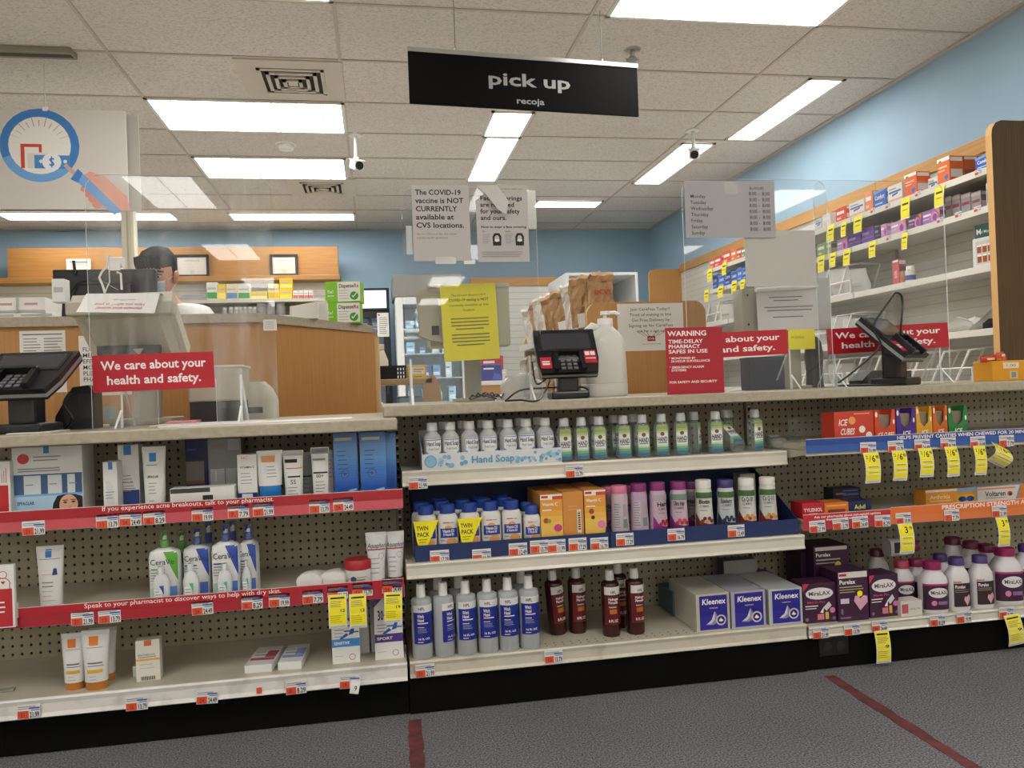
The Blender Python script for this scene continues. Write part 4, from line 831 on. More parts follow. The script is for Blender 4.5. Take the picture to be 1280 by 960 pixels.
carton(408, 417, 563, 2.31, zs, .04, OFF, lambda w, h: Ln(w*.2, h*.8, w*.8, 5, .012, .002, TXT), 'sliver of white carton behind the grey-crimped sunscreen tube')
def hydro(w, h):
    st = [(29, 80, 166), (35, 90, 176), (58, 116, 194), (98, 150, 210), (100, 146, 200), (62, 104, 156)]
    def g(t): k = min(4, int(t*5)); f = t*5-k; return '#%02x%02x%02x' % tuple(int(a*(1-f)+b*f) for a, b in zip(st[k], st[k+1]))
    return [R(0, h*(i/24), w, h*((i+1)/24), c(g(i/23), .35)) for i in range(24)]+[R(w*.08, h*.88, w*.78, h*.925, c('#b8b49a', .4)), Ci(w*.45, h*.36, w*.15, c('#4a74b8', .4)), Rg(w*.45, h*.36, w*.15, .0015, c('#24427e', .4)), T('b', w*.45, h*.335, .01, c('#1d3360', .5), None, 'c', 1), Pg([(w*.55, h*.1), (w*.9, h*.13), (w*.93, h*.1), (w*.7, h*.08)], c('#9fc0e4', .4))]+Ln(w*.18, h*.72, w*.6, 6, .0125, .002, c('#24457f', .5))
HB = c('#2c66ba', .35)
carton(417, 447, 541, 2.275, zs, .05, HB, hydro, 'blue shaded carton standing nearest the white sunscreen tubes', hmax=H1)
carton(450, 482, 540, 2.262, zs, .05, HB, hydro, 'blue shaded carton in the middle of three', hmax=H1, rz=.03)
carton(481, 495, 541, 2.33, zs, .05, HB, lambda w, h: hydro(w, h)[:24], 'blue shaded carton behind, tight against the steel post', hmax=H1)
# dry-skin shelf
zs = LZ[1]
squeeze(46, 81, 682, 2.262, zs, .004, OFF, OFF, lambda w, h: [R(-w*.14, h*.82, w*.08, h*.95, LB), R(-w*.38, h*.79, w*.38, h*.80, TXT), Ci(w*.22, h*.62, w*.07, c('#1d3a78', .5)), Pg([(w*.12, h*.54), (w*.32, h*.54), (w*.29, h*.61), (w*.15, h*.61)], c('#1d3a78', .5)), R(-w*.3, h*.55, w*.1, h*.56, c('#d7a5a0', .5))]+Ln(-w*.28, h*.44, w*.3, 2, .01, .003, TXT)+Ln(-w*.28, h*.3, w*.25, 3, .012, .002, LGREY), 'lone white tube with a blue square on the dry-skin shelf', rb=.40)
t = thing('shelf_sign', 'small white acrylic holder with a red card showing a line-drawn person', 'sign', (PY(9, 744, 2.185).x, 2.185, 0))
a, b = PY(0, 706, 2.185), PY(22, 783, 2.185); w = .032; p0 = PY(0, 740, 2.185).x-t.location.x
MB().box(-.06, -.006, b.z, b.x-t.location.x-.002, .006, a.z, WPL, .0015).obj('holder', t)
hz = a.z-b.z; MB().art(flat(-.058, -.006, b.z), [R(0, hz*.02, .072, hz*.62, c('#bb2430', .4)), Rg(.052, hz*.84, .009, .0018, RED), Rg(.052, hz*.69, .016, .002, RED, 16, 0, pi), R(.036, hz*.62, .038, hz*.7, RED), R(.066, hz*.62, .068, hz*.7, RED), Pg([(.046, hz*.74), (.052, hz*.69), (.058, hz*.74)], RED)]+Ln(.03, hz*.42, .062, 3, .012, .004, WT)).obj('card', t, 'red and white printed card')
MB().box(-.05, .003, b.z+.02, .02, .012, b.z+.06, WPL).obj('clip', t)
def lotion(u0, u1, vt, vcap, y, col, label, rz=0, dark=False, front_art=True):
    x, w, h = fit(u0, u1, vt, y, LZ[1]); hp = PY((u0+u1)/2, vcap, y).z-LZ[1]
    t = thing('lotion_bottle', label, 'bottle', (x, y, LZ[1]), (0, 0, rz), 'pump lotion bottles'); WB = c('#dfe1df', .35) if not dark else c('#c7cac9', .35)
    rg = [(0, w*.46, .021, 4.5), (.005, w*.5, .024, 4.5), (h*.85, w*.5, .024, 4.5), (h*.93, w*.47, .023, 3.6), (h*.985, w*.28, .018, 2.4), (h, w*.2, .014, 2)]
    MB().loft(rg, WB, 28).obj('body', t); cc = c(col, .3); f = front(rg)
    if front_art: MB().art(f, [Pg([(w*.02, h*.94), (w*.46, h*.94), (w*.46, h*.72), (w*.46, h*.38)], cc), T('CeraVe', -w*.42, h*.70, h*.105, c('#2e3240', .5), w*.78), R(-w*.4, h*.6, w*.05, h*.625, cc)]+Ln(-w*.4, h*.56, w*.1, 4, h*.05, .0022, TXT)+[R(-w*.4, h*.08, -w*.05, h*.26, c('#9fd3c0', .4)), R(w*.14, h*.06, w*.42, h*.28, c('#4f74c4', .4) if col != '#58a72e' else c('#5f86c9', .4))], sub=6).obj('printed_label', t)
    hh = hp-h; q = MB().loft([(h, .0105, .0105), (h+hh*.45, .0105, .0105), (h+hh*.5, .008, .008)], cc, 16)
    q.loft([(h+hh*.5, .0055, .0055), (hp-.008, .0055, .0055)], WPL, 10).loft([(hp-.01, .0085, .0085), (hp, .0075, .0075)], cc, 14)
    q.tube([(0, 0, hp-.004), (0, -.018, hp-.005), (0, -.027, hp-.010)], .0035, cc, 8); q.obj('pump', t, 'colored pump top')
    MB().loft([(h, .0145, .0145), (hp+.004, .013, .013)], BTL, 16).obj('overcap', t, 'clear overcap')
    return t
BL_, GR_ = '#2c4aa5', '#58a72e'
lotion(188, 226, 684, 664, 2.262, GR_, 'white pump lotion bottle with a green corner and green pump')
lotion(221, 236, 686, 664, 2.345, GR_, 'green pump lotion bottle half hidden in the second row', 0, True)
lotion(231, 264.5, 680, 660, 2.290, BL_, 'white blue-cornered lotion bottle standing beside the green-pumped one', -.05)
lotion(266, 300.5, 676, 656, 2.262, BL_, 'white blue-cornered lotion bottle at the front, middle of the blue three')
lotion(300, 323.5, 674, 655, 2.29, BL_, 'blue-cornered lotion bottle at the end nearest the pegboard gap', -.12)
lotion(252, 272, 678, 652, 2.37, BL_, 'blue pump lotion bottle in the second row, darker', 0, True, False)
lotion(284, 300, 676, 651, 2.37, BL_, 'blue pump lotion bottle in the second row behind the frontmost one', 0, True, False)
CLB = clear('pale_mini_bottle', (.95, .97, .97), .5, (.93, .96, .96), 1.45, .15)
def mini(u0, u1, vt, y, col, label):
    x, w, h = fit(u0, u1, vt, y, LZ[1]); t = thing('mini_bottle', label, 'bottle', (x, y, LZ[1]), group='small clear sample bottles strapped to lotion bottles')
    rg = [(0, w*.48, .012, 3), (h*.55, w*.5, .013, 3), (h*.75, w*.34, .011, 2.4), (h*.8, w*.2, .008), (h, w*.18, .008)]
    MB().loft(rg, CLB, 20).obj('body', t); MB().art(front(rg), [R(-w*.36, h*.1, w*.1, h*.4, c('#e0e4e2', .4)), Pg([(-w*.05, h*.5), (w*.2, h*.5), (w*.2, h*.25)], c(col, .4))]+Ln(-w*.3, h*.35, w*.05, 3, .008, .002, TXT), sub=4).obj('printed_label', t)
    MB().loft([(h*.8, w*.2, .009), (h, w*.19, .009)], c('#d4d8d8', .3), 14).obj('cap', t)
mini(191, 213, 708, 2.222, BL_, 'small clear sample bottle strapped in front of the green-pumped lotion')
mini(229, 249, 704, 2.222, '#46b08c', 'small clear sample bottle in front of the first blue-cornered lotion')
mini(272, 291, 704, 2.222, '#46b08c', 'small clear sample bottle in front of the middle blue-cornered lotion')
mini(303, 315, 700, 2.245, '#46b08c', 'small clear sample bottle in front of the end lotion bottle')
def lying(u, v, y, label, rz, L=.125, w=.075):
    t = thing('squeeze_tube', label, 'tube', (PY(u, v, y).x, y, LZ[1]+.0245), (0, 0, rz), 'white tubes lying flat on the dry-skin shelf')
    M = Matrix.Rotation(-pi/2, 4, 'X'); TW = c('#d5d3cd', .4)
    MB().loft([(0, w*.46, .0225, 2.3), (.004, w*.48, .0242, 2.3), (.028, w*.48, .0242, 2.3)], c('#e3e1dc', .35), 24, M).obj('cap', t)
    MB().loft([(.028, w*.45, .023, 2.2), (L*.6, w*.47, .017, 2.2), (L*.95, w*.5, .004, 2), (L, w*.5, .003, 2)], TW, 24, M).box(-w*.3, L*.85, .004, w*.3, L*.9, .006, RED).obj('body', t)
lying(386, 722, 2.226, 'white tube lying cap-first, farther from the red-lidded jar', -.16); lying(415, 720, 2.226, 'white tube lying cap-first, next to the red-lidded jar', -.16)
x, w, h = fit(431.5, 464.5, 698, 2.262, LZ[1], 715)
t = thing('ointment_jar', 'squat white jar with red lid on the dry-skin shelf', 'jar', (x, 2.262, LZ[1])); r = w/2
MB().loft([(0, r*.95, r*.95), (.003, r, r), (h*.64, r, r)], OFF, 28).obj('body', t); rg = [(0, r, r), (h*.5, r, r)]
MB().art(front(rg), [Ci(-r*.35, h*.3, .008, c('#3b4a78', .5)), R(-r*.1, h*.25, r*.5, h*.29, TXT), R(-r*.1, h*.36, r*.6, h*.38, RED)], sub=4).obj('printed_label', t)
m = MB().loft([(h*.63, r*1.03, r*1.03), (h*.93, r*1.03, r*1.03), (h, r*.95, r*.95)], c('#a81a28', .3), 32)
m.obj('lid', t, 'ribbed red lid')
def aqua(w, h): return [T('Aquaphor', -w*.44, h*.70, .013, c('#20222a', .5), w*.88, 'l', 0, .25), R(-w*.44, h*.655, w*.44, h*.68, c('#a8383f', .5)), Rg(w*.25, h*.54, .008, .001, TXT)]+Ln(-w*.38, h*.5, w*.2, 4, .013, .002, TXT)
NV = c('#1a2338', .4)
squeeze(457.5, 483.5, 665, 2.262, LZ[1], .012, c('#d3d4d4', .35), NV, aqua, 'silver-white ointment tube standing next to the red-lidded jar', rb=.37); squeeze(481, 506, 664, 2.275, LZ[1], .012, c('#d3d4d4', .35), NV, aqua, 'silver-white ointment tube standing nearest the steel post', rb=.37)
# white bottom deck
zs = LZ[2]; TAN = c('#b8742c', .4)
def sunt(w, h): return [R(-w*.2, h*.75, w*.13, h*.9, OR), R(-w*.3, h*.71, w*.3, h*.72, TXT), R(-w*.26, h*.45, w*.32, h*.475, GINK), R(-w*.26, h*.41, w*.36, h*.425, TXT), R(-w*.28, h*.30, w*.34, h*.355, c('#d8a52c', .5))]+Ln(-w*.2, h*.25, w*.2, 2, .008, .002, LGREY)
squeeze(77, 108, 791, 2.252, zs, .02, OFF, TAN, sunt, 'white sunscreen tube with tan cap, outermost of three', rb=.40); squeeze(102, 138, 787, 2.238, zs, .022, OFF, TAN, sunt, 'white sunscreen tube with tan cap, frontmost of three', rb=.40)
squeeze(112, 147, 784, 2.30, zs, .02, c('#cbcbc6', .4), TAN, lambda w, h: [], 'white sunscreen tube with tan cap standing behind the other two', rb=.40)
carton(170, 200, 800, 2.255, zs, .035, c('#d8d4c9', .5), lambda w, h: [R(w*.36, h*.86, w*.66, h*.995, c('#cf6a33', .5)), T('ANTHELIOS', w*.08, h*.62, .005, INK, w*.72), R(0, h*.5, w, h*.55, c('#e2a545', .5)), R(w*.1, h*.58, w*.85, h*.6, TXT)]+Ln(w*.15, h*.42, w*.8, 2, .01, .002, LGREY)+[R(w*(.2+.05*i), h*.03, w*(.225+.05*i), h*.12, INK) for i in range(12)], 'white carton with an orange stripe standing alone on the bottom deck', rz=.08)
carton(166.5, 190, 832, 2.30, zs, .03, OFF, lambda w, h: [], 'short white carton tucked behind the orange-striped carton')
def flatbox(u0, u1, vt, yf_, L, col, label, rz):
    x, w, h = fit(u0, u1, vt, yf_, LZ[2]); t = thing('carton_box', label, 'box', (x, yf_, LZ[2]), (0, 0, rz))
    MB().box(-w/2, 0, 0, w/2, L, h, OFF, .0012).obj('carton', t); MB().art(lambda u, v, o: (-w/2+u, v, h+o), [R(w*.05, L*.25, w*.95, L*.38, c(col, .5)), R(w*.1, L*.5, w*.8, L*.55, TXT), R(w*.55, L*.4, w*.95, L*.75, c(col, .5)), R(w*.1, L*.66, w*.5, L*.7, LGREY)]).obj('printed_top', t)
flatbox(306, 341, 831, 2.236, .155, '#a8495a', 'white carton with dark red print lying flat on the bottom deck', -.1); flatbox(348, 378, 827, 2.236, .15, '#7d97c9', 'white carton with pale blue print lying flat on the bottom deck', -.08)
def lizard(x, z, s, m):
    return [Pg([(x-.1*s, z-.3*s), (x+.12*s, z-.25*s), (x+.2*s, z+.1*s), (x+.05*s, z+.35*s), (x-.02*s, z+.3*s), (x+.06*s, z+.08*s)], m), Ci(x+.02*s, z+.42*s, .13*s, m, .1*s), Pg([(x-.1*s, z-.3*s), (x-.45*s, z-.5*s), (x-.5*s, z-.42*s), (x-.2*s, z-.2*s)], m), R(x+.14*s, z+.12*s, x+.34*s, z+.18*s, m), R(x+.28*s, z+.02*s, x+.34*s, z+.18*s, m), R(x-.28*s, z+.1*s, x+.08*s, z+.16*s, m), R(x+.12*s, z-.2*s, x+.36*s, z-.14*s, m), R(x-.3*s, z-.14*s, x, z-.08*s, m)]
def liz(band, corner, num):
    def f(w, h): return [Pg([(0, h), (w*.4, h), (0, h*.82)], c(corner, .5)), T(num, w*.12, h*.62, .027, INK, w*.34, 'l', 1), R(0, h*.27, w, h*.40, c(band, .5)), T('SPORT' if num == '30+' else 'SENSITIVE', w*.08, h*.31, .008, WT, w*.55, 'l', 1)]+lizard(w*.68, h*.56, w*.8, c('#2862a8', .5))+[Rg(w*.72, h*.1, .008, .0015, c('#a3554a', .5)), R(w*.08, h*.12, w*.4, h*.13, LGREY)]+Ln(w*.1, h*.55, w*.45, 4, .009, .002, TXT)
    return f
carton(414, 449, 752, 2.245, zs, .05, OFF, liz('#3a86cf', '#3a86cf', '50'), 'white carton with bright blue band and blue lizard under two yellow tags')
carton(447, 461, 753, 2.32, zs, .05, c('#cdd0d2', .5), lambda w, h: lizard(w*.5, h*.6, w*1., c('#2862a8', .5))[:3], 'white lizard carton in the row behind the blue-banded one')
carton(467.5, 503, 744, 2.245, zs, .05, OFF, liz('#4a2f7f', '#54388c', '30+'), 'white carton with purple band and blue lizard under the single yellow tag')
carton(463, 486, 746, 2.32, zs, .05, c('#c3c5c8', .5), lambda w, h: [], 'white carton behind the purple-banded lizard carton')
MB().box(-.03, -.012, 0, .03, .012, .006, c('#8d8c88', .5), .002).thing('loose_clip', 'small grey clip lying at the edge of the bottom deck', 'clip', (PY(2, 856, 2.28).x, 2.28, LZ[2]), (0, 0, .2))

# ---------------------------------------------------------------- middle bay: hand soap
z1 = .680; yt = 2.318
a, b = PY(528, 590, yt), PY(702.5, 580, yt); x0, x1 = a.x, b.x; TW = c('#d3d6d6', .5); hf = .046
t = thing('display_tray', 'white cardboard tray with blue bubbles reading Hand Soap', 'tray', (x0, yt, z1)); W = x1-x0
fs = [Rg(W*.06, hf*.5, .016, .005, c('#6ea3c8', .5)), Ci(W*.06, hf*.5, .015, c('#8bb8d4', .5))]
rnd = random.Random(11)
for i in range(70):
    bx = rnd.uniform(.12, .985)*W
    if W*.32 < bx < W*.67: continue
    fs.append(Ci(bx, rnd.uniform(.18, .82)*hf, rnd.uniform(.003, .007), c(rnd.choice(['#7fb0cf', '#9cc3da', '#6a9fc5']), .5)))
fs.append(T('Hand Soap', W*.5, hf*.28, .021, c('#5f9cc4', .5), W*.31, 'c', 1))
MB().box(0, 0, 0, W, .002, hf, TW).art(flat(0, 0, 0), fs).obj('front_wall', t, 'front wall with blue bubbles and lettering')
MB().box(0, .002, 0, W, .14, .002, TW).box(0, .138, .002, W, .14, .11, TW).obj('base', t)
for x in (0, W-.002): MB().prism([(.002, .002), (.002, hf), (.138, .11), (.138, .002)], x, x+.002, TW, 'x').obj('side_wall', t)
SOAP = clear('soap_bottle_plastic', (.8, .82, .8), .5, (.74, .76, .74), 1.45, .18)
t0 = thing('soap_bottle', '', 'bottle', (0, 0, 0), group='clear hand soap bottles in the white tray')
rw, hb = .0268, .108
rg = [(0, rw*.9, rw*.72, 2.6), (.004, rw, rw*.8, 2.6), (hb*.76, rw, rw*.8, 2.6), (hb*.84, rw*.95, rw*.77, 2.5), (hb*.91, rw*.82, rw*.7, 2.3), (hb*.96, rw*.62, rw*.58, 2), (hb, rw*.52, rw*.52, 2), (hb+.004, rw*.5, rw*.5, 2)]
MB().loft(rg, SOAP, 24).obj('body', t0); MB().loft([(hb+.003, .0165, .0165), (hb+.024, .0155, .0155), (hb+.026, .0145, .0145)], c('#d2d3d1', .4), 20).obj('cap', t0)
MB().art(front(rg), [R(-rw*.8, hb*.02, rw*.8, hb*.80, c('#dfe2e2', .4)), R(-rw*.8, hb*.76, rw*.8, hb*.785, c('#5c83b5', .4)), Pg([(-rw*.8, hb*.1), (rw*.8, hb*.1), (rw*.8, hb*.47), (rw*.4, hb*.38), (-rw*.1, hb*.34), (-rw*.5, hb*.38), (-rw*.8, hb*.46)], c('#6d93cc', .4)), T('Hand Soap', 0, hb*.615, .0125, c('#26262c', .5), rw*1.5, 'c', 1), T('Fresh Scent', 0, hb*.49, .008, GINK, rw*1.1, 'c')], sub=8).obj('printed_label', t0)
us = [541, 563.5, 587.5, 611, 635.5, 658.5, 682]
for i, u in enumerate(us):
    p = PY(u, 560, 2.35); place(t0, f'hand soap bottle in the front row, {ordn(i)} from the steel post', (p.x, 2.352, z1+.002), [.1, .05, .35, .02, .3, -.1, .2][i])
for i, u in enumerate((556, 579, 604, 627.5, 650.5, 674)):
    p = PY(u, 560, 2.41); place(t0, f'hand soap bottle in the second row, {ordn(i)} from the steel post', (p.x, 2.412, z1+.002), .1*i)
# hand sanitizer
t0 = thing('sanitizer_bottle', '', 'bottle', (0, 0, 0), group='clear hand sanitizer bottles')
SAN = clear('sanitizer_gel', (.86, .9, .89), .16, (.62, .66, .65), 1.45, .05)
rw, hb = .0255, .108
rg = [(0, rw*.9, rw*.66, 2.6), (.004, rw, rw*.74, 2.6), (hb*.82, rw, rw*.74, 2.6), (hb*.9, rw*.93, rw*.7, 2.5), (hb*.96, rw*.74, rw*.6, 2.3), (hb, rw*.5, rw*.5, 2)]
MB().loft(rg, SAN, 24).obj('body', t0); MB().loft([(hb, .0155, .0155), (hb+.022, .0145, .0145), (hb+.025, .0125, .0125)], c('#b9bcbc', .3), 20).obj('cap', t0)
MB().art(front(rg), [R(-rw*.66, hb*.06, rw*.66, hb*.92, c('#dfe3dc', .4)), R(-rw*.66, hb*.8, rw*.66, hb*.92, c('#8a9f5a', .4)), R(-rw*.66, hb*.74, rw*.66, hb*.8, c('#a3b57a', .4)), R(-rw*.66, hb*.68, rw*.66, hb*.74, c('#c3cea8', .4)), R(-rw*.66, hb*.29, rw*.66, hb*.34, c('#b9d0b2', .4)), R(-rw*.66, hb*.22, rw*.66, hb*.29, c('#7aa878', .4)), R(-rw*.66, hb*.15, rw*.66, hb*.22, c('#4f8a86', .4)), R(-rw*.66, hb*.06, rw*.66, hb*.15, c('#3a678c', .4)), Ci(0, hb*.66, rw*.24, c('#7a4d2e', .5)), T('HAND', 0, hb*.44, .0145, c('#1f2a44', .5), rw*1.15, 'c', 1), R(-rw*.5, hb*.39, rw*.5, hb*.42, TXT)], sub=8).obj('printed_label', t0)
us = [705.5, 727, 749, 779.5, 803, 827, 851.5, 873, 895]
yy = [2.345]*9
for i, u in enumerate(us):
    p = PY(u, 550, 2.345); place(t0, f'sanitizer bottle standing in the front row, {ordn(i)} from the soap tray', (p.x, 2.345+(.03 if i == 7 else 0), z1), [-.05, -.08, -.12, -.14, -.1, -.2, -.22, .9, -.25][i])
for i, u in enumerate((744, 768, 792, 909, 917)):
    p = PY(u, 550, 2.41); place(t0, f'sanitizer bottle in the second row, {ordn(i)} from the soap tray', (p.x, 2.415+.03*(i == 4), z1), .3*i)
p = PY(944, 545, 2.36); place(t0, 'lone standing sanitizer bottle beyond the toppled one', (p.x, 2.36, z1), .25)
p = PY(922, 570, 2.335); place(t0, 'toppled sanitizer bottle leaning base-forward over the others', (p.x, 2.322, z1+.0165), rot=(math.radians(-52), 0, .25))
p = PY(963, 550, 2.40); place(t0, 'sanitizer bottle lying flat with its round base showing', (p.x, 2.34, z1+.021), rot=(math.radians(-88), 0, -.25))

# ---------------------------------------------------------------- navy trays with vitamins
z2 = .428; yt = 2.238
def navy(u0, v0, u1, v1, label, dv=None):
    a, b = PY(u0, v0, yt).x, PY(u1, v1, yt).x; W = b-a; t = thing('display_tray', label, 'tray', (a, yt, z2), group='navy cardboard trays'); hf = .046; TB = c('#122a5c', .5); D = .3; hbk = .185
    MB().box(0, 0, 0, W, .003, hf, TB).obj('front_wall', t); MB().box(0, .003, 0, W, D, .003, TB).box(0, D-.003, .003, W, D, hbk, TB).obj('base', t)
    for x in (0, W-.003): MB().prism([(.003, .003), (.003, hf), (D*.45, hbk*.62), (D-.003, hbk), (D-.003, .003)], x, x+.003, TB, 'x').obj('side_wall', t)
    return t, a
ta, xa = navy(519.5, 700, 762.5, 680, 'navy cardboard tray holding blue-capped vitamins and orange cartons')
tb, xb_ = navy(763.5, 680, 998, 660, 'navy cardboard tray holding the gummy vitamin bottles')
def ttags(t, x, lst):
    fw_ = [q for q in t.children if q.name.startswith('front_wall')][0]
    for i, (u, v) in enumerate(lst):
        p = PY(u, v, yt); o = bpy.data.objects.new('price_tag', tag_mesh(['17.29', '16.79', '12.49', '13.79', '11.99'][i % 5])); COL.objects.link(o); o.parent = fw_; o.location = (p.x-x, -.0005, p.z-z2)
ttags(ta, xa, [(549.5, 695.5), (602, 694), (647.5, 686.5), (674, 683), (695.5, 682), (722, 680), (749, 679.5)]); ttags(tb, xb_, [(781, 674), (845, 668), (920, 663.5)])
VB = c('#d6d3cd', .35); CB = c('#1f3f8f', .35)
def vit(rw, h, name):
    t = thing('vitamin_bottle', '', 'bottle', (0, 0, 0), group='white vitamin bottles with blue caps'); hb = h-.026
    rg = [(0, rw*.95, rw*.75, 2.8), (.004, rw, rw*.8, 2.8), (hb*.88, rw, rw*.8, 2.8), (hb*.96, rw*.9, rw*.74, 2.4), (hb, rw*.72, rw*.66, 2)]
    MB().loft(rg, VB, 26).obj('body', t)
    cp = MB().loft([(hb, rw*.76, rw*.74), (hb+.023, rw*.76, rw*.74), (hb+.026, rw*.68, rw*.66)], CB, 30); cp.obj('cap', t, 'ribbed blue cap')
    MB().art(front(rg), [R(-rw*.55, hb*.79, rw*.05, hb*.81, RED), R(rw*.1, hb*.79, rw*.5, hb*.805, TXT), Ci(-rw*.05, hb*.66, rw*.38, c('#dc9a4f', .5), hb*.075), R(-rw*.8, hb*.45, rw*.78, hb*.67, c('#1d3c94', .4)), T('Vitamin D3', -rw*.05, hb*.575, .0085, WT, rw*1.1, 'c', 1), T('E Vitamin B3', -rw*.05, hb*.50, .007, WT, rw*1.0, 'c', 1), Ci(rw*.2, hb*.36, rw*.5, c('#d99a55', .5), hb*.085), R(-rw*.8, hb*.38, -rw*.4, hb*.40, TXT)], sub=8).obj('printed_label', t)
    return t
h0 = PY(613, 626.5, 2.285).z-z2-.003; v0 = vit(.0295, h0, 'a'); h1 = PY(665, 630, 2.285).z-z2-.003
hh = [(533, 0), (560, 0), (587.5, 0), (614, 0), (640, 0)]; vpl = []
for i, (u, _) in enumerate(hh):
    p = PY(u, 660, 2.28); place(v0, 'blue-capped vitamin bottle in the front row, '+['behind the yellow twin pack tag beside the post', 'between the two yellow twin pack tags', 'behind the second yellow twin pack tag', 'next after the second twin pack tag', 'last of the tall ones before the short bottle'][i], (p.x, 2.285, z2+.003), [.1, .05, .08, 0, -.05][i]); vpl.append(p.x)
for i, u in enumerate((527, 553, 579, 605, 631)):
    p = PY(u, 655, 2.36); place(v0, f'blue-capped vitamin bottle in the second row, {ordn(i)} from the post', (p.x, 2.352, z2+.003), .2*i)
for i, u in enumerate((549, 600, 626)):
    p = PY(u, 655, 2.43); place(v0, f'blue-capped vitamin bottle in the third row, {ordn(i)} from the post', (p.x, 2.42, z2+.003), .3*i)
v1 = vit(.0258, h1-.002, 'b'); p = PY(665, 655, 2.28); place(v1, 'short blue-capped vitamin bottle next to the orange cartons', (p.x, 2.282, z2+.003), -.05); p = PY(659, 652, 2.35); place(v1, 'short blue-capped vitamin bottle in the second row beside the orange cartons', (p.x, 2.345, z2+.003), .3)
for i, k in enumerate((0, 2)):
    x = vpl[k]; m = MB(); hz = .078; w = .062
    fm = lambda u, v, o: (u, -.0265+.6*u*u*4-o, v)
    tri = [(-w*.58, hz), (w*.62, hz*1.0), (w*.55, hz*.93), (-w*.02, 0), (-w*.3, -.006), (-w*.45, .02)]
    m.art(fm, [Pg(tri, YEL)], sub=6, base=-8); m.art(fm, [Pg(tri, YEL), T('TWIN', -w*.45, hz*.66, .0125, INK, w*.55, 'l', 1), T('PACK', -w*.43, hz*.43, .0125, INK, w*.55, 'l', 1), R(-w*.38, hz*.31, w*.02, hz*.34, c('#8f8a1a', .5)), R(-w*.36, hz*.22, -w*.05, hz*.245, c('#8f8a1a', .5))], sub=6)
    m.thing('twin_pack_tag', ['yellow twin pack tag on the vitamin bottle beside the post', 'yellow twin pack tag on the third vitamin bottle'][i], 'tag', (x-.004, 2.282, z2+.034), (0, 0, .08), 'yellow twin pack tags')
def gum(n):
    def f(w, h):
        s = [R(w*(i/6), 0, w*((i+1)/6), h*.985, c(q, .5)) for i, q in enumerate(['#d98e35']*6)]
        if n == 1: return [R(0, 0, w, h*.985, c('#d08a3a', .5)), R(w*.68, h*.26, w*.88, h*.68, c('#e0d8c8', .5)), R(w*.72, h*.3, w*.84, h*.64, INK)]+[R(w*.72, h*(.3+.04*i), w*.84, h*(.315+.04*i), c('#e0d8c8', .5)) for i in range(9)]+Ln(w*.25, h*.75, w*.8, 2, .01, .003, c('#dba265', .5))
        return [R(0, 0, w, h*.9, c('#e09a3a', .5)), R(0, 0, w, h*.7, c('#e4a742', .5)), R(0, 0, w, h*.6, c('#e8b54c', .5)), R(0, 0, w, h*.5, c('#ebbf56', .5)), R(0, h*.9, w, h*.99, c('#e8e2d8', .5)), R(w*.05, h*.93, w*.35, h*.97, RED), R(w*.55, h*.9, w, h*.96, c('#c84a35', .5)), T('Vitamin C', w*.08, h*.79, .009, WT, w*.7, 'l', 1), R(w*.08, h*.7, w*.5, h*.72, WT), Ci(w*(.24 if n == 0 else .32), h*(.52 if n == 0 else .62), w*.12, c('#a5462c', .5)), Ci(w*.38, h*.51, w*.09, c('#7f9a3f' if n == 0 else '#5a2a24', .5)), Ci(w*.77, h*.38, w*.19, c('#c83f86' if n == 0 else '#d77fb0', .5), h*.07)]
    return f
for i, (u0, u1, vt) in enumerate(((676, 703.5, 617.5), (704, 729.5, 614.5), (731, 757.5, 612))):
    carton(u0, u1, vt, 2.265, z2+.003, .2, c('#c98a45', .5), gum(i), ['orange gummy carton nearest the blue-capped bottles', 'plain orange gummy carton turned to its barcode side', 'orange gummy carton nearest the pink-capped bottle'][i], group='orange gummy cartons')
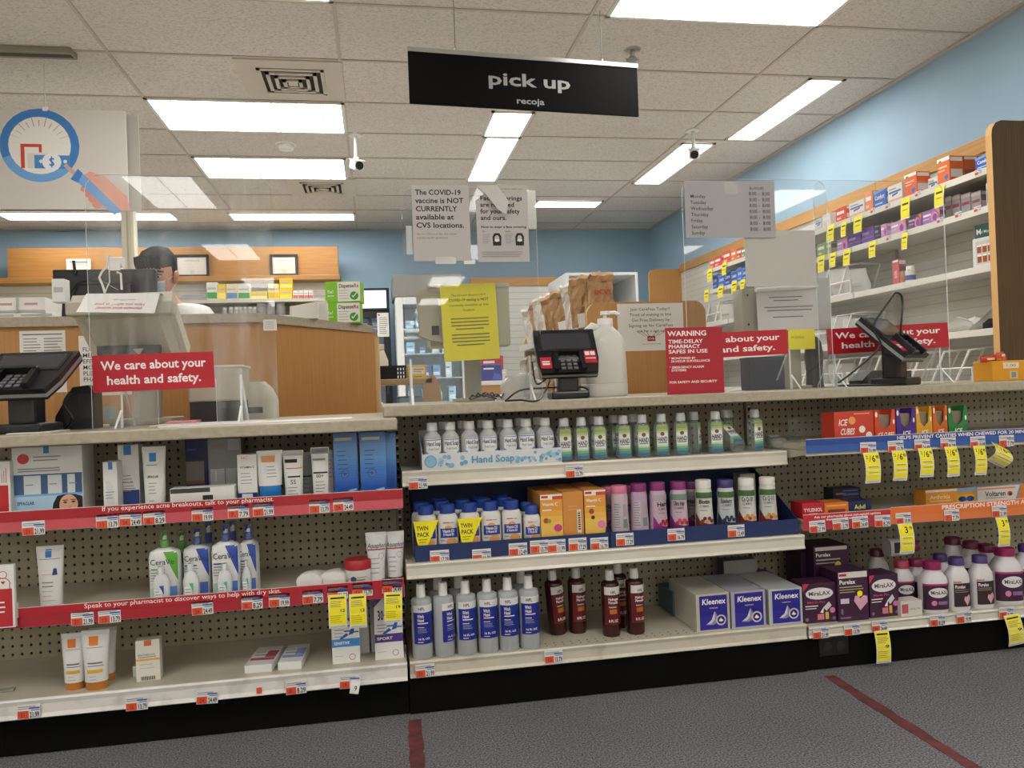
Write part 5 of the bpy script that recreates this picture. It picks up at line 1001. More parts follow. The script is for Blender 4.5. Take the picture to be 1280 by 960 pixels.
def gummy(u, vt, capc, bodyc, low, top, title, fruit, label, rz=0, back=False, yv=2.285):
    z = z2+.003; p = PY(u, 640, yv); h = PY(u, vt, yv).z-z; rw = .0285; rz -= .75*math.atan2(p.x, yv); hc = .024; hb = h-hc
    t = thing('gummy_bottle', label, 'bottle', (p.x, yv, z), (0, 0, rz), 'gummy vitamin bottles')
    rg = [(0, rw*.97, rw*.85, 2.3), (.004, rw, rw*.9, 2.3), (hb*.3, rw*.99, rw*.88, 2.3), (hb*.7, rw*.88, rw*.8, 2.2), (hb*.9, rw*.9, rw*.82, 2.2), (hb*.97, rw*.84, rw*.78, 2), (hb, rw*.78, rw*.74, 2)]
    MB().loft(rg, c(bodyc, .3), 26).obj('body', t); MB().loft([(hb, rw*.84, rw*.8), (h-.003, rw*.84, rw*.8), (h, rw*.78, rw*.74)], c(capc, .35), 30).obj('cap', t, 'ribbed cap')
    f = front(rg); s = [Pg([(-rw*.92, hb*.06), (rw*.92, hb*.06), (rw*.92, hb*.28), (rw*.3, hb*.29), (-rw*.3, hb*.32), (-rw*.65, hb*.38), (-rw*.92, hb*.5)], c(low, .35)), R(-rw*.92, hb*.8, rw*.92, hb*.92, c(top, .4))]
    if back: s = [R(-rw*.7, hb*.3, rw*.1, hb*.82, c('#b9b0b8', .5))]+Ln(-rw*.65, hb*.8, rw*.05, 10, .0075, .002, GINK)+[R(rw*.3, hb*.33, rw*.75, hb*.5, c('#6f8a80', .5)), R(rw*.35, hb*.55, rw*.7, hb*.8, c('#a8a0a8', .5))]
    else: s += [T(title, 0, hb*.69, .0135, c('#333238', .5), rw*1.25, 'c', 1), T('GUMMIES', 0, hb*.615, .0075, GINK, rw*1.1, 'c'), R(-rw*.5, hb*.55, rw*.3, hb*.565, TXT)]+[Ci(rw*(-.25+.24*k), hb*(.345+.05*(k % 2)), rw*.2, c(fruit[k % len(fruit)], .4)) for k in range(5)]
    MB().art(f, s, sub=8).obj('printed_label', t)
PKB, WHB = '#c3a9bb', '#cbcdc6'
gummy(774.5, 606.5, '#cf7590', '#c6b0bd', '#8a1c7a', '#c6b0bd', '', [], 'pink-capped gummy bottle turned to its fine print', 0, True)
gummy(799, 604, '#7c2766', '#b89cb5', '#8a1c7a', '#b89cb5', '', [], 'purple-capped gummy bottle turned to its fine print', 0, True)
gummy(822.5, 602.5, '#7c2766', PKB, '#8a1c7a', '#b0a2ab', 'Hair', ['#a83040', '#8f2030'], 'purple-capped berry gummy bottle, the one standing next to the fine-print bottle', .5)
gummy(848.5, 601.5, '#7c2766', PKB, '#7d1a70', '#6d8a78', 'Ultra Hair', ['#b03040', '#c24550'], 'purple-capped berry gummy bottle facing front, beside the white-capped one')
gummy(880, 599.5, '#dcd9d2', WHB, '#6d2c22', '#476b3a', 'Biotin', ['#7a2530', '#5d1c22', '#c9a860'], 'white-capped biotin gummy bottle beside the purple caps')
gummy(907.5, 599, '#3b2a68', '#b9bfc2', '#2d2447', '#476b3a', 'Elderberry', ['#2b3048', '#30384f'], 'dark purple-capped elderberry gummy bottle')
gummy(933.5, 597, '#dcd9d2', WHB, '#6b2020', '#476b3a', 'Co Q-10', ['#d79a4a', '#c98a3a', '#a83a2c'], 'white-capped Co Q-10 gummy bottle next to the elderberry one')
gummy(960, 596, '#dcd9d2', WHB, '#6b2020', '#476b3a', 'Co Q-10', ['#d79a4a', '#c98a3a', '#a83a2c'], 'white-capped Co Q-10 gummy bottle at the open end of the tray')
for i, (u, vt, cc) in enumerate(((762, 604, '#c06a86'), (789, 603, '#8d3f68'), (865, 598, '#5d2450'))):
    gummy(u, vt+3, cc, '#a795a2', '#8a1c7a', '#a795a2', 'Hair', ['#a83040'], ['pink-capped gummy bottle in the second row by the tray wall', 'dusky pink-capped gummy bottle in the second row', 'purple-capped gummy bottle in the second row behind the berry bottle'][i], 0, False, 2.36)
carton(926, 945, 592, 2.42, z2+.003, .05, c('#b9b4a8', .5), lambda w, h: [], 'plain beige carton at the back of the gummy tray')

# ---------------------------------------------------------------- bottom deck: witch hazel, peroxide, tissues
z3 = .152; t0 = thing('witch_hazel_bottle', '', 'bottle', (0, 0, 0), group='clear witch hazel bottles with blue labels')
WH = clear('frosted_bottle_plastic', (.82, .85, .86), .62, (.62, .65, .66), 1.45, .25)
yw_ = 2.262; p1, p2 = PY(527, 760, yw_), PY(554.5, 760, yw_); rw = .0292; h = .209; hb = h-.036
rg = [(0, rw*.93, rw*.93), (.005, rw, rw), (hb*.95, rw, rw), (hb*.975, rw*.93, rw*.93), (hb*.99, rw*.75, rw*.75), (hb, rw*.5, rw*.5)]
MB().loft(rg, WH, 28).obj('body', t0); MB().loft([(hb, .0135, .0135), (h-.002, .0125, .0125), (h, .011, .011)], WPL, 20).obj('cap', t0)
MB().art(front(rg), [R(-rw*.82, hb*.26, rw*.96, hb*.89, c('#dcdcda', .4)), R(-rw*.82, hb*.26, rw*.96, hb*.775, c('#1b2d8c', .35)), T('HPL', -rw*.1, hb*.81, .009, c('#4a2e2a', .5), rw*.6, 'c', 1), T('Witch', -rw*.5, hb*.69, .009, WT, rw*.6, 'l', 1), T('Hazel', -rw*.5, hb*.625, .009, WT, rw*.6, 'l', 1), R(-rw*.5, hb*.59, rw*.5, hb*.605, WT), R(-rw*.5, hb*.53, rw*.1, hb*.54, WT), R(-rw*.5, hb*.5, rw*.3, hb*.506, LGREY), R(-rw*.5, hb*.475, rw*.3, hb*.481, LGREY), R(-rw*.5, hb*.45, rw*.4, hb*.456, LGREY), T('16 FL OZ', -rw*.5, hb*.33, .0055, WT, rw*1.1, 'l', 1), R(-rw*.5, hb*.29, rw*0, hb*.3, WT)], sub=10).obj('printed_label', t0)
for i, u in enumerate((527, 554.5, 582.5, 609.5, 635.5, 661.5)):
    p = PY(u, 770, yw_); place(t0, f'clear witch hazel bottle with blue label, {ordn(i)} in the row from the steel post', (p.x, yw_, z3), [.05, .75, .08, 0, -.05, -.05][i])
for i, u in enumerate((548, 574, 652)):
    p = PY(u, 770, 2.34); place(t0, f'witch hazel bottle in the second row, {ordn(i)} from the steel post', (p.x, 2.33, z3), .4)
t0 = thing('peroxide_bottle', '', 'bottle', (0, 0, 0), group='dark brown peroxide bottles'); BRN = c('#3a1710', .22)
rw = .0272; h = .197; hb = h-.03; rg = [(0, rw*.93, rw*.93), (.005, rw, rw), (hb*.93, rw, rw), (hb*.965, rw*.9, rw*.9), (hb*.985, rw*.7, rw*.7), (hb, rw*.5, rw*.5)]
MB().loft(rg, BRN, 28).obj('body', t0); MB().loft([(hb, .0135, .0135), (h-.002, .0125, .0125), (h, .011, .011)], WPL, 20).obj('cap', t0)
MB().art(front(rg), [R(-rw*.86, hb*.22, rw*.92, hb*.76, c('#5e1219', .35)), R(-rw*.86, hb*.76, rw*.92, hb*.9, c('#d9d6d0', .4)), T('HPL', 0, hb*.78, .009, INK, rw*.6, 'c', 1), T('Hydrogen', -rw*.55, hb*.66, .008, WT, rw*1.1, 'l', 1), T('Peroxide', -rw*.55, hb*.6, .008, WT, rw*1.05, 'l', 1), R(-rw*.5, hb*.53, rw*.3, hb*.55, LGREY), R(-rw*.45, hb*.42, rw*.35, hb*.5, c('#b56a1c', .5)), T('8 FL OZ', -rw*.55, hb*.27, .008, WT, rw*1.0, 'l', 1)], sub=10).obj('printed_label', t0)
for i, (u, y, rz, lb) in enumerate(((763, 2.30, .05, 'brown peroxide bottle at the front, nearer the witch hazel'), (793.5, 2.30, .3, 'brown peroxide bottle at the front, nearer the tissue boxes'), (721, 2.36, .3, 'brown peroxide bottle standing in shade beside the leaning one'), (773, 2.375, .2, 'brown peroxide bottle behind the front pair'))):
    p = PY(u, 750, y); place(t0, lb, (p.x, y, z3), rz)
p = PY(695, 783, 2.36); place(t0, 'brown peroxide bottle leaning sideways next to the witch hazel row', (p.x+.006, 2.36, z3+.0025), rot=(0, math.radians(-5), .5))
def kleen(w, h):
    return [R(w*.1, h*.04, w*.93, h*.95, c('#26228a', .4)), R(w*.1, h*.04, w*.93, h*.4, c('#2f2b96', .4)), T('Kleenex', w*.52, h*.72, h*.15, WT, w*.7, 'c', 1, .1), T('trusted care', w*.52, h*.6, h*.045, WT, w*.25, 'c'),
            Pg([(w*.27, h*.18), (w*.42, h*.25), (w*.5, h*.42), (w*.55, h*.53), (w*.62, h*.4), (w*.66, h*.25), (w*.5, h*.16)], c('#8f8ba3', .5)), Pg([(w*.3, h*.19), (w*.45, h*.3), (w*.55, h*.53), (w*.54, h*.3), (w*.44, h*.2)], c('#cfcbd4', .5)), Ci(w*.73, h*.28, w*.15, c('#c9c6d0', .5)), Ci(w*.73, h*.28, w*.11, c('#211d66', .4)), Pg([(w*.66, h*.26), (w*.72, h*.34), (w*.75, h*.31), (w*.8, h*.26), (w*.73, h*.23)], WT)]
for i, (u0, u1, vt, sm) in enumerate(((870.5, 912.5, 742, '#b9b5a6'), (914.5, 957.5, 738.5, '#a8a6b4'), (961.5, 1003.5, 735.5, '#b3b8b4'))):
    carton(u0, u1, vt, 2.245, z3, .22, c(sm, .5), kleen, ['white and royal blue tissue box nearest the brown bottles', 'white and royal blue tissue box in the middle', 'white and royal blue tissue box nearest the purple cartons'][i], 'tissue_box', group='tissue boxes on the bottom deck')
xx, w, h = fit(846, 878, 741, 2.42, z3, 770); MB().box(-w/2, 0, 0, w/2, .13, h+.005, c('#4f6668', .5), .0015).thing('tissue_box', 'teal tissue box behind the tissue box nearest the brown bottles', 'box', (xx-.012, 2.42, z3), group='tissue boxes on the bottom deck')
carton(905, 946, 700, 2.47, z3, .05, c('#5a5a5c', .5), lambda w, h: [R(0, 0, w, h, c('#8d8b86', .5))], 'tall grey carton standing at the back behind the tissue boxes', vm=715)
carton(936, 966, 717, 2.48, z3, .06, c('#3a3270', .5), lambda w, h: [R(w*.05, h*.9, w*.95, h*.98, c('#4f469a', .5))], 'violet carton at the back beside the tall grey carton', vm=725)

# ---------------------------------------------------------------- right bay: gum, pain relief, laxatives
zg = .700; BRC = c('#8a7a66', .5)
def gumtray(u0, u1, vt, y, d, m, label, kind):
    x, w, h = fit(u0, u1, vt, y, zg, 545); t = thing('gum_carton', label, 'box', (x, y, zg), (0, 0, .02), 'gum display cartons')
    mm = c(m, .4); MB().box(-w/2, .0, 0, w/2, d, .003, mm).box(-w/2, d-.003, .003, w/2, d, h*.96, mm).obj('carton', t)
    for x_ in (-w/2, w/2-.003): MB().prism([(0, .003), (0, h), (.012, h), (d-.003, h*.96), (d-.003, .003)], x_, x_+.003, mm, 'x').obj('side_wall', t)
    cut = [(-w/2+.003, 0), (w/2-.003, 0), (w/2-.003, h), (w*.36, h), (w*.24, h*.5), (0, h*.36), (-w*.24, h*.5), (-w*.34, h), (-w/2+.003, h)]
    if kind == 'solid': MB().box(-w/2+.003, 0, .003, w/2-.003, .003, h, mm).art(flat(0, 0, 0), [T('ICE', -w*.4, h*.55, h*.2, WT, w*.22, 'l', 1, .2), T('CUBES', -w*.36, h*.25, h*.2, WT, w*.36, 'l', 1, .2), Ci(-w*.05, h*.7, w*.09, c('#e9a05a', .4)), Ci(w*.2, h*.4, w*.08, c('#efe6da', .4)), Ci(w*.37, h*.2, w*.08, c('#efe6da', .4)), R(w*.0, h*.9, w*.4, h*.93, c('#e8a59a', .5))]).obj('front_wall', t)
    else:
        MB().prism(cut, 0, .003, mm, 'y').art(flat(0, 0, 0), [T('ICE CUBES' if kind == 'a' else 'ICE', 0, h*.1, h*.16, WT, w*.8 if kind == 'a' else w*.4, 'c', 1, .2), Ci(-w*.42, h*.85, w*.06, c('#efe6da', .4), h*.09), Ci(w*.42, h*.6, w*.05, c('#efe6da', .4), h*.08)]).obj('front_wall', t, 'cut-out front wall')
        for k in range(2): MB().box(-w*.36, .012+k*(d*.45), .003, w*.36, d*.42+k*(d*.48), h*.82, BRC, .002).obj('gum_pack', t)
gumtray(1043, 1093, 514, 2.262, .07, '#c8402c', 'red and orange gum carton with a solid printed side', 'solid')
gumtray(1094, 1120, 512, 2.262, .07, '#cf4a2a', 'red gum carton with cut-out front', 'a')
gumtray(1121, 1145, 510, 2.27, .07, '#4a2f8a', 'purple gum carton with cut-out front', 'b')
gumtray(1146, 1166, 508, 2.27, .07, '#d9a02a', 'yellow gum carton with red top beside the purple one', 'b')
gumtray(1167, 1185, 507, 2.27, .07, '#cf6a2a', 'orange gum carton beside the green one', 'b')
gumtray(1186, 1210, 507, 2.275, .07, '#2f7d46', 'green gum carton with cut-out front', 'b')
a, b = PY(1000, 530, 2.30), PY(1278, 520, 2.30)
t = thing('shelf_riser', 'clear plastic divider standing behind and around the gum cartons', 'divider', (a.x, 2.37, zg)); MB().box(0, 0, 0, b.x-a.x, .003, .075, ACRC).obj('panel', t); MB().box(0, -.07, 0, .003, 0, .06, ACRC).obj('end_panel', t)
zp = .466
def pk(u0, u1, vt, y, d, m, shapes, label, zz=zp, rz=0): return carton(u0, u1, vt, y, zz, d, c(m, .45), shapes, label, vm=640, rz=rz)
pk(1003, 1030, 628.5, 2.262, .07, '#b8202c', lambda w, h: [T('TYLENOL', w*.5, h*.45, .011, WT, w*.86, 'c', 1), R(w*.3, h*.25, w*.7, h*.33, WT), R(w*.55, h*.1, w*.7, h*.2, WT)], 'red pain reliever carton at the start of the orange-strip shelf')
pk(1030.5, 1061, 628, 2.262, .07, '#d9762a', lambda w, h: [R(w*.15, h*.2, w*.85, h*.55, c('#8a3a20', .5)), R(w*.1, h*.75, w*.9, h*.85, c('#e8a85a', .5))], 'orange pain reliever carton beside the red one')
pk(1061.5, 1089, 626, 2.262, .07, '#182a5c', lambda w, h: [T('Advil', w*.5, h*.45, .014, c('#e6d84a', .5), w*.5, 'c', 1), R(w*.12, h*.15, w*.88, h*.3, c('#8f9ab8', .5))], 'navy pain reliever carton with yellow lettering')
def drk(w, h): return [R(w*.1, h*.55, w*.45, h*.66, c('#c96a3a', .5)), R(w*.35, h*.2, w*.95, h*.3, c('#b04a35', .5)), R(w*.35, h*.45, w*.95, h*.6, c('#4f63a8', .5)), R(w*.35, h*.75, w*.9, h*.85, c('#4f63a8', .5))]
carton(1042, 1076, 627, 2.40, zp, .06, c('#12162e', .45), lambda w, h: [], 'dark navy carton behind the front pain relievers, lower of the two', vm=640); zq = PY(1059, 627, 2.40).z
carton(1042.5, 1076, 610, 2.40, zq, .06, c('#151a36', .45), drk, 'dark navy carton with orange stripes on top of the other', vm=640, rz=-.03)
pk(1158, 1221, 611, 2.32, .06, '#df9434', lambda w, h: [R(w*.0, h*.86, w, h, c('#d8d4cc', .5)), R(w*.62, h*.8, w, h, c('#6aa5d6', .5)), T('Arthritis', w*.08, h*.45, .013, c('#f3d7a8', .5), w*.4, 'l', 1), R(w*.08, h*.3, w*.5, h*.36, c('#f0c98a', .5)), R(w*.6, h*.1, w*.98, h*.6, c('#e7b32c', .5)), Ci(w*.72, h*.35, w*.08, c('#1f3a86', .4), h*.16), Ci(w*.88, h*.35, w*.08, c('#1f3a86', .4), h*.16), R(w*.72, h*.25, w*.88, h*.4, c('#2a55b5', .4))], 'orange arthritis carton with a blue joint emblem')
pk(1223, 1290, 607, 2.31, .06, '#d8d6d0', lambda w, h: [T('Voltaren', w*.14, h*.42, .017, c('#1c2440', .5), w*.38, 'l', 1), R(w*.14, h*.3, w*.5, h*.34, TXT), Ci(w*.6, h*.52, w*.05, c('#c9432c', .5), h*.14), Ci(w*.61, h*.48, w*.025, c('#2a2a30', .5), h*.1), R(w*.0, h*.82, w*.7, h*.92, c('#d98a6a', .5)), Pg([(w*.72, 0), (w*.82, h), (w, h), (w, 0)], c('#df7a2e', .5)), Pg([(w*.68, 0), (w*.79, h), (w*.83, h), (w*.73, 0)], c('#8f9094', .5))], 'white and orange arthritis gel carton near the edge of the view')
# laxatives
zl = .140; PUR = c('#3c1838', .45); MAG = c('#8f1f55', .35)
def mira(w, h): return [Pg([(0, h), (w*.2, h), (0, h*.8)], c('#c23a58', .5)), Ci(w*.5, h*.74, w*.42, c('#e3dfe0', .4), h*.15), T('MiraLAX', w*.5, h*.695, h*.1, c('#3a2a3a', .5), w*.66, 'c', 1), T('Mix-In Pax', w*.4, h*.5, h*.055, c('#c94a7a', .5), w*.55, 'c', 1), R(w*.06, h*.42, w*.45, h*.445, WT), R(w*.06, h*.36, w*.4, h*.38, WT), Pg([(w*.6, h*.38), (w*.78, h*.52), (w*.86, h*.42), (w*.7, h*.29)], c('#cfd0d4', .4)), Pg([(w*.62, h*.4), (w*.54, h*.3), (w*.5, h*.26), (w*.6, h*.24)], WT), R(w*.42, h*.08, w*.62, h*.22, c('#d07a8a', .4)), R(w*.66, h*.08, w*.76, h*.26, c('#d8b24a', .4)), Ci(w*.88, h*.3, w*.08, c('#d77fa8', .4)), Ci(w*.1, h*.1, w*.05, c('#8a6f88', .4)), Ci(w*.92, h*.1, w*.05, c('#8a6f88', .4))]
def pura(w, h): return [R(w*.04, h*.87, w*.98, h*.99, c('#d8d4cf', .5)), R(w*.06, h*.91, w*.3, h*.96, RED), T('Purelax', w*.06, h*.75, h*.085, WT, w*.52, 'l', 1), R(w*.06, h*.68, w*.8, h*.7, LGREY), R(w*.06, h*.63, w*.85, h*.645, c('#c9b83a', .5)), R(w*.06, h*.58, w*.55, h*.595, LGREY), Ci(w*.72, h*.54, w*.09, YEL), Pg([(w*.72, h*.2), (w*.52, h*.4), (w*.56, h*.5), (w*.66, h*.5), (w*.73, h*.44), (w*.84, h*.5), (w*.96, h*.48), (w*.97, h*.36)], c('#d9a5bd', .4)), R(w*.08, h*.36, w*.36, h*.46, c('#cfc6d2', .5)), Ci(w*.12, h*.2, w*.04, c('#8a6f88', .5), h*.06), R(w*.06, h*.06, w*.4, h*.09, c('#8a6f88', .5))]
carton(1004.5, 1045, 729, 2.262, zl, .08, PUR, mira, 'purple laxative carton next to the tissue boxes', vm=760, rz=-.03)
carton(1048, 1086, 714, 2.25, zl, .09, PUR, pura, 'tall purple laxative carton with white top band and pink heart', vm=760)
carton(1087.5, 1124, 718, 2.258, zl, .08, PUR, mira, 'purple laxative carton beside the heart-decorated carton', vm=760, rz=.02)
carton(1018, 1062, 682, 2.37, zl, .12, PUR, lambda w, h: [R(w*.05, h*.93, w*.95, h*.985, c('#c9c4bd', .5)), T('Purelax', w*.06, h*.84, h*.055, WT, w*.42, 'l', 1), R(w*.06, h*.78, w*.75, h*.8, LGREY), R(w*.06, h*.73, w*.6, h*.745, LGREY), Ci(w*.68, h*.7, w*.09, c('#d8c53a', .5))], 'tall purple carton at the back above the front laxative cartons', vm=720)
carton(1002, 1020, 690, 2.42, zl, .1, c('#2f1430', .45), lambda w, h: [], 'dark purple carton at the back near the tissue boxes', vm=720)
def lax(u, vt, y, rw, capc, kind, label, rz=0, hb_=None, z=zl):
    p = PY(u, 740, y); h = PY(u, vt, y).z-z; rz -= .18; hc = .024+.06*(rw-.03); hb = h-hc
    t = thing('laxative_bottle', label, 'bottle', (p.x, y, z), (0, 0, rz), 'white laxative bottles with colored caps')
    rg = [(0, rw*.94, rw*.7, 3), (.005, rw, rw*.76, 3), (hb*.72, rw, rw*.76, 3), (hb*.80, rw*.95, rw*.73, 2.8), (hb*.87, rw*.82, rw*.66, 2.5), (hb*.94, rw*.64, rw*.58, 2.2), (hb, rw*.58, rw*.56, 2)]
    MB().loft(rg, c('#d9d6d8', .35), 26).obj('body', t); MB().loft([(hb, rw*.65, rw*.64), (h-.003, rw*.64, rw*.63), (h, rw*.58, rw*.57)], c(capc, .35), 30).obj('cap', t, 'ribbed colored cap')
    f = front(rg)
    if kind == 'm': s = [R(-rw*.95, hb*.08, rw*.95, hb*.69, PUR), Ci(rw*.05, hb*.48, rw*.72, c('#e3dfe0', .4), hb*.12), T('MiraLAX', rw*.05, hb*.445, hb*.085, c('#3a2a3a', .5), rw*1.15, 'c', 1), Ci(-rw*.3, hb*.24, rw*.2, c('#d77fa8', .4)), R(0, hb*.2, rw*.7, hb*.28, c('#8a6f98', .5)), R(-rw*.95, hb*.65, rw*.95, hb*.69, c('#b83a70', .4))]
    elif kind == 'p': s = [R(-rw*.75, hb*.1, rw*.85, hb*.62, c('#35202c', .45)), R(-rw*.75, hb*.64, -rw*.1, hb*.66, RED), T('Purelax', -rw*.65, hb*.51, hb*.07, WT, rw*.9, 'l', 1), R(-rw*.65, hb*.46, rw*.6, hb*.475, TXT), R(-rw*.65, hb*.42, rw*.5, hb*.432, c('#b5a33a', .5)), Pg([(rw*.4, hb*.12), (rw*.1, hb*.25), (rw*.18, hb*.33), (rw*.35, hb*.31), (rw*.6, hb*.37), (rw*.74, hb*.28)], c('#d9a5ad', .4))]
    else: s = [R(-rw*.9, hb*.1, rw*.9, hb*.6, c('#3a1d3a', .45))]
    MB().art(f, s, sub=8).obj('printed_label', t)
lax(1166, 701, 2.275, .0425, '#8f1f55', 'm', 'magenta-capped laxative bottle at the front beside the small white carton')
lax(1196.5, 696, 2.268, .0355, '#43306f', 'p', 'violet-capped laxative bottle, nearer the magenta-capped front bottle', .1)
lax(1226, 693.5, 2.268, .0355, '#43306f', 'p', 'violet-capped laxative bottle, nearer the big magenta-capped bottle', .05)
lax(1257.5, 684, 2.29, .0475, '#8f1f55', 'm', 'big magenta-capped laxative bottle at the front near the edge of the view')
lax(1284, 680, 2.30, .035, '#43306f', 'p', 'violet-capped laxative bottle cut by the picture edge')
lax(1128, 700, 2.345, .036, '#9c3050', 'm', 'magenta-capped laxative bottle half hidden behind the front carton', 0)
lax(1146, 698, 2.385, .036, '#8f1f55', 'x', 'magenta-capped laxative bottle behind the front magenta-capped one')
lax(1177, 692, 2.36, .034, '#43306f', 'x', 'violet-capped laxative bottle in the second row')
lax(1098, 686, 2.45, .035, '#5d1a38', 'x', 'dark red-capped bottle in the back row near the tall purple carton')
lax(1193, 671, 2.46, .04, '#6d1a3c', 'x', 'dark red-capped bottle in the back row, first of three')
lax(1216, 676, 2.415, .04, '#751b42', 'x', 'dark red-capped bottle in the back row, second of three')
lax(1236, 680, 2.38, .04, '#751b42', 'x', 'dark red-capped bottle in the back row, third of three')
carton(1126, 1153, 751, 2.243, zl, .05, c('#cfcac4', .5), lambda w, h: [R(w*.05, h*.2, w*.35, h*.8, c('#b5525a', .5)), T('HEALTH', w*.4, h*.4, .006, GINK, w*.5)], 'small low white carton lying in front of the laxative bottles', vm=760)
p = PY(1126, 688, 2.40); t = thing('laxative_bottle', 'laxative bottle lying on its side on top of the second row', 'bottle', (p.x, 2.39, PY(1126, 683, 2.39).z), (0, 0, 0), 'white laxative bottles with colored caps')
M = Matrix.Rotation(pi/2, 4, 'Y'); MB().loft([(-.06, .028, .025, 3), (-.056, .03, .027, 3), (.0, .03, .027, 3), (.02, .022, .02, 2), (.026, .018, .018)], c('#c9c6c4', .35), 24, M).box(-.05, -.0272, -.015, -.01, -.0268, .02, c('#26222a', .5)).obj('body', t); MB().loft([(.026, .022, .022), (.048, .021, .021)], MAG, 26, M).obj('cap', t, 'magenta cap')
# ---------------------------------------------------------------- sneeze guards
def rr(x0, x1, z0, z1, r, n=6, cut=None):
    """outline with rounded top corners and an optional pass-through cut in the bottom edge"""
    p = [(x0, z0)]
    if cut: p += [(cut[0], z0), (cut[0], cut[2]-.03), (cut[0]+.03, cut[2]), (cut[1]-.03, cut[2]), (cut[1], cut[2]-.03), (cut[1], z0)]
    p += [(x1, z0), (x1, z1-r)]
    p += [(x1-r+r*math.cos(a), z1-r+r*math.sin(a)) for a in [pi/2*i/n for i in range(1, n)]]+[(x1-r, z1), (x0+r, z1)]
    p += [(x0+r-r*math.sin(a), z1-r+r*math.cos(a)) for a in [pi/2*i/n for i in range(1, n)]]+[(x0, z1-r)]
    return p
def guard(x0, x1, z0, z1, y, label, feet, cut=None, mat=None):
    t = thing('sneeze_guard', label, 'screen', ((x0+x1)/2, y, z0), group='clear sneeze guards on the counters'); w = (x1-x0)/2
    if cut: cut = (cut[0]-t.location.x, cut[1]-t.location.x, cut[2])
    pl = rr(-w, w, 0, z1-z0, .045, 6, cut); n = len(pl); m = MB()
    # bottom cut makes the outline concave: ngons triangulate cleanly in Cycles
    m.prism(pl, 0, .005, mat or ACR, 'y', ACRE); m.obj('panel', t)
    for x in feet:
        x -= t.location.x; q = MB()
        tri = [(-.075, 0), (.105, 0), (.105, .006), (.012, .13), (-.004, .13), (-.004, .006), (-.075, .006)]
        q.prism([(.006, 0), (.12, 0), (.12, .008), (.012, .14), (.006, .14)], x-.003, x+.003, ACRC, 'x', ACRE); q.prism([(-.06, 0), (-.001, 0), (-.001, .05)], x-.003, x+.003, ACRC, 'x', ACRE); q.obj('foot', t)
    return t
yg = 2.37
a, b = PY(107.5, 300, yg), PY(340.5, 300, yg)
gz = PY(220, 219, yg).z
guard(a.x, b.x, zL, gz, yg, 'clear sneeze guard on the lower counter in front of the pharmacist', (PY(152, 520, yg).x, PY(302, 520, yg).x), (PY(198, 520, yg).x, PY(271, 520, yg).x, .16))
yg2 = 2.43
a, b = PY(505.5, 350, yg2), PY(673, 350, yg2)
guard(a.x, b.x, zR, PY(585, 234, yg2).z, yg2, 'clear sneeze guard carrying the vaccine and face covering notices', (PY(515, 490, yg2).x, PY(664, 490, yg2).x), None, ACRC)
yg2 = 2.50
a, b = PY(856, 330, yg2), PY(1037, 330, yg2)
guard(a.x, b.x, zR, PY(940, 224, yg2).z, yg2, 'clear sneeze guard carrying the opening hours sheet', (PY(990, 490, yg2).x,), None, ACRC)
yg3 = 2.56
a, b = PY(1020, 330, yg3), PY(1183, 330, yg3)
guard(a.x, b.x, zR, PY(1100, 226, yg3).z, yg3, 'clear sneeze guard at the far end behind the tilted card reader', (PY(1046, 480, yg3).x, PY(1178, 480, yg3).x), None, ACRC)
# notices taped on the guards
def redsign(u0, v0, u1, v1, y, label, rot=0):
    a, b = PY(u0, v0, y), PY(u1, v1, y); w, h = b.x-a.x, a.z-b.z
    m = MB().box(-w/2, -.0012, -h/2, w/2, 0, h/2, c('#b5182a', .35))
    m.art(flat(0, -.0012, 0), [T('We care about your', 0, h*.1, h*.235, c('#f0e9e8', .5), w*.86, 'c', 1), T('health and safety.', 0, -h*.3, h*.235, c('#f0e9e8', .5), w*.78, 'c', 1)])
    m.thing('safety_sign', label, 'sign', ((a.x+b.x)/2, y, (a.z+b.z)/2), (0, rot, 0), 'red health and safety signs')
redsign(115, 444, 268.5, 485, yg-.0005, 'red health and safety sign across the beige register display, on the lower counter screen', math.radians(-.6))
redsign(837, 417, 985, 444, yg2-.0006, 'red health and safety sign partly covered by the red warning sign', math.radians(-1.2))
redsign(1033, 409, 1186, 436, yg3-.0006, 'red health and safety sign partly covered by the tilted card reader', math.radians(-1.6))
K = c('#151519', .6); GP = c('#bdb8b5', .8)
def vacc(w, h):
    s = []
    for i, (tx, f) in enumerate((('The COVID-19', .8), ('vaccine is NOT', .84), ('CURRENTLY', .72), ('available at', .66), ('CVS locations.', .84))): s.append(T(tx, w*.06, h*(.87-.108*i), h*.068, K, w*f, 'l', 1))
    return s+[T('Go to CVS.com for the latest', w*.06, h*.345, h*.024, GINK, w*.7), T('news and updates', w*.06, h*.295, h*.024, GINK, w*.55)]
g2 = 2.4296
paper(514, 231, 589, 326, g2, vacc, 'grey notice in bold black letters about the COVID-19 vaccine', mat=GP)
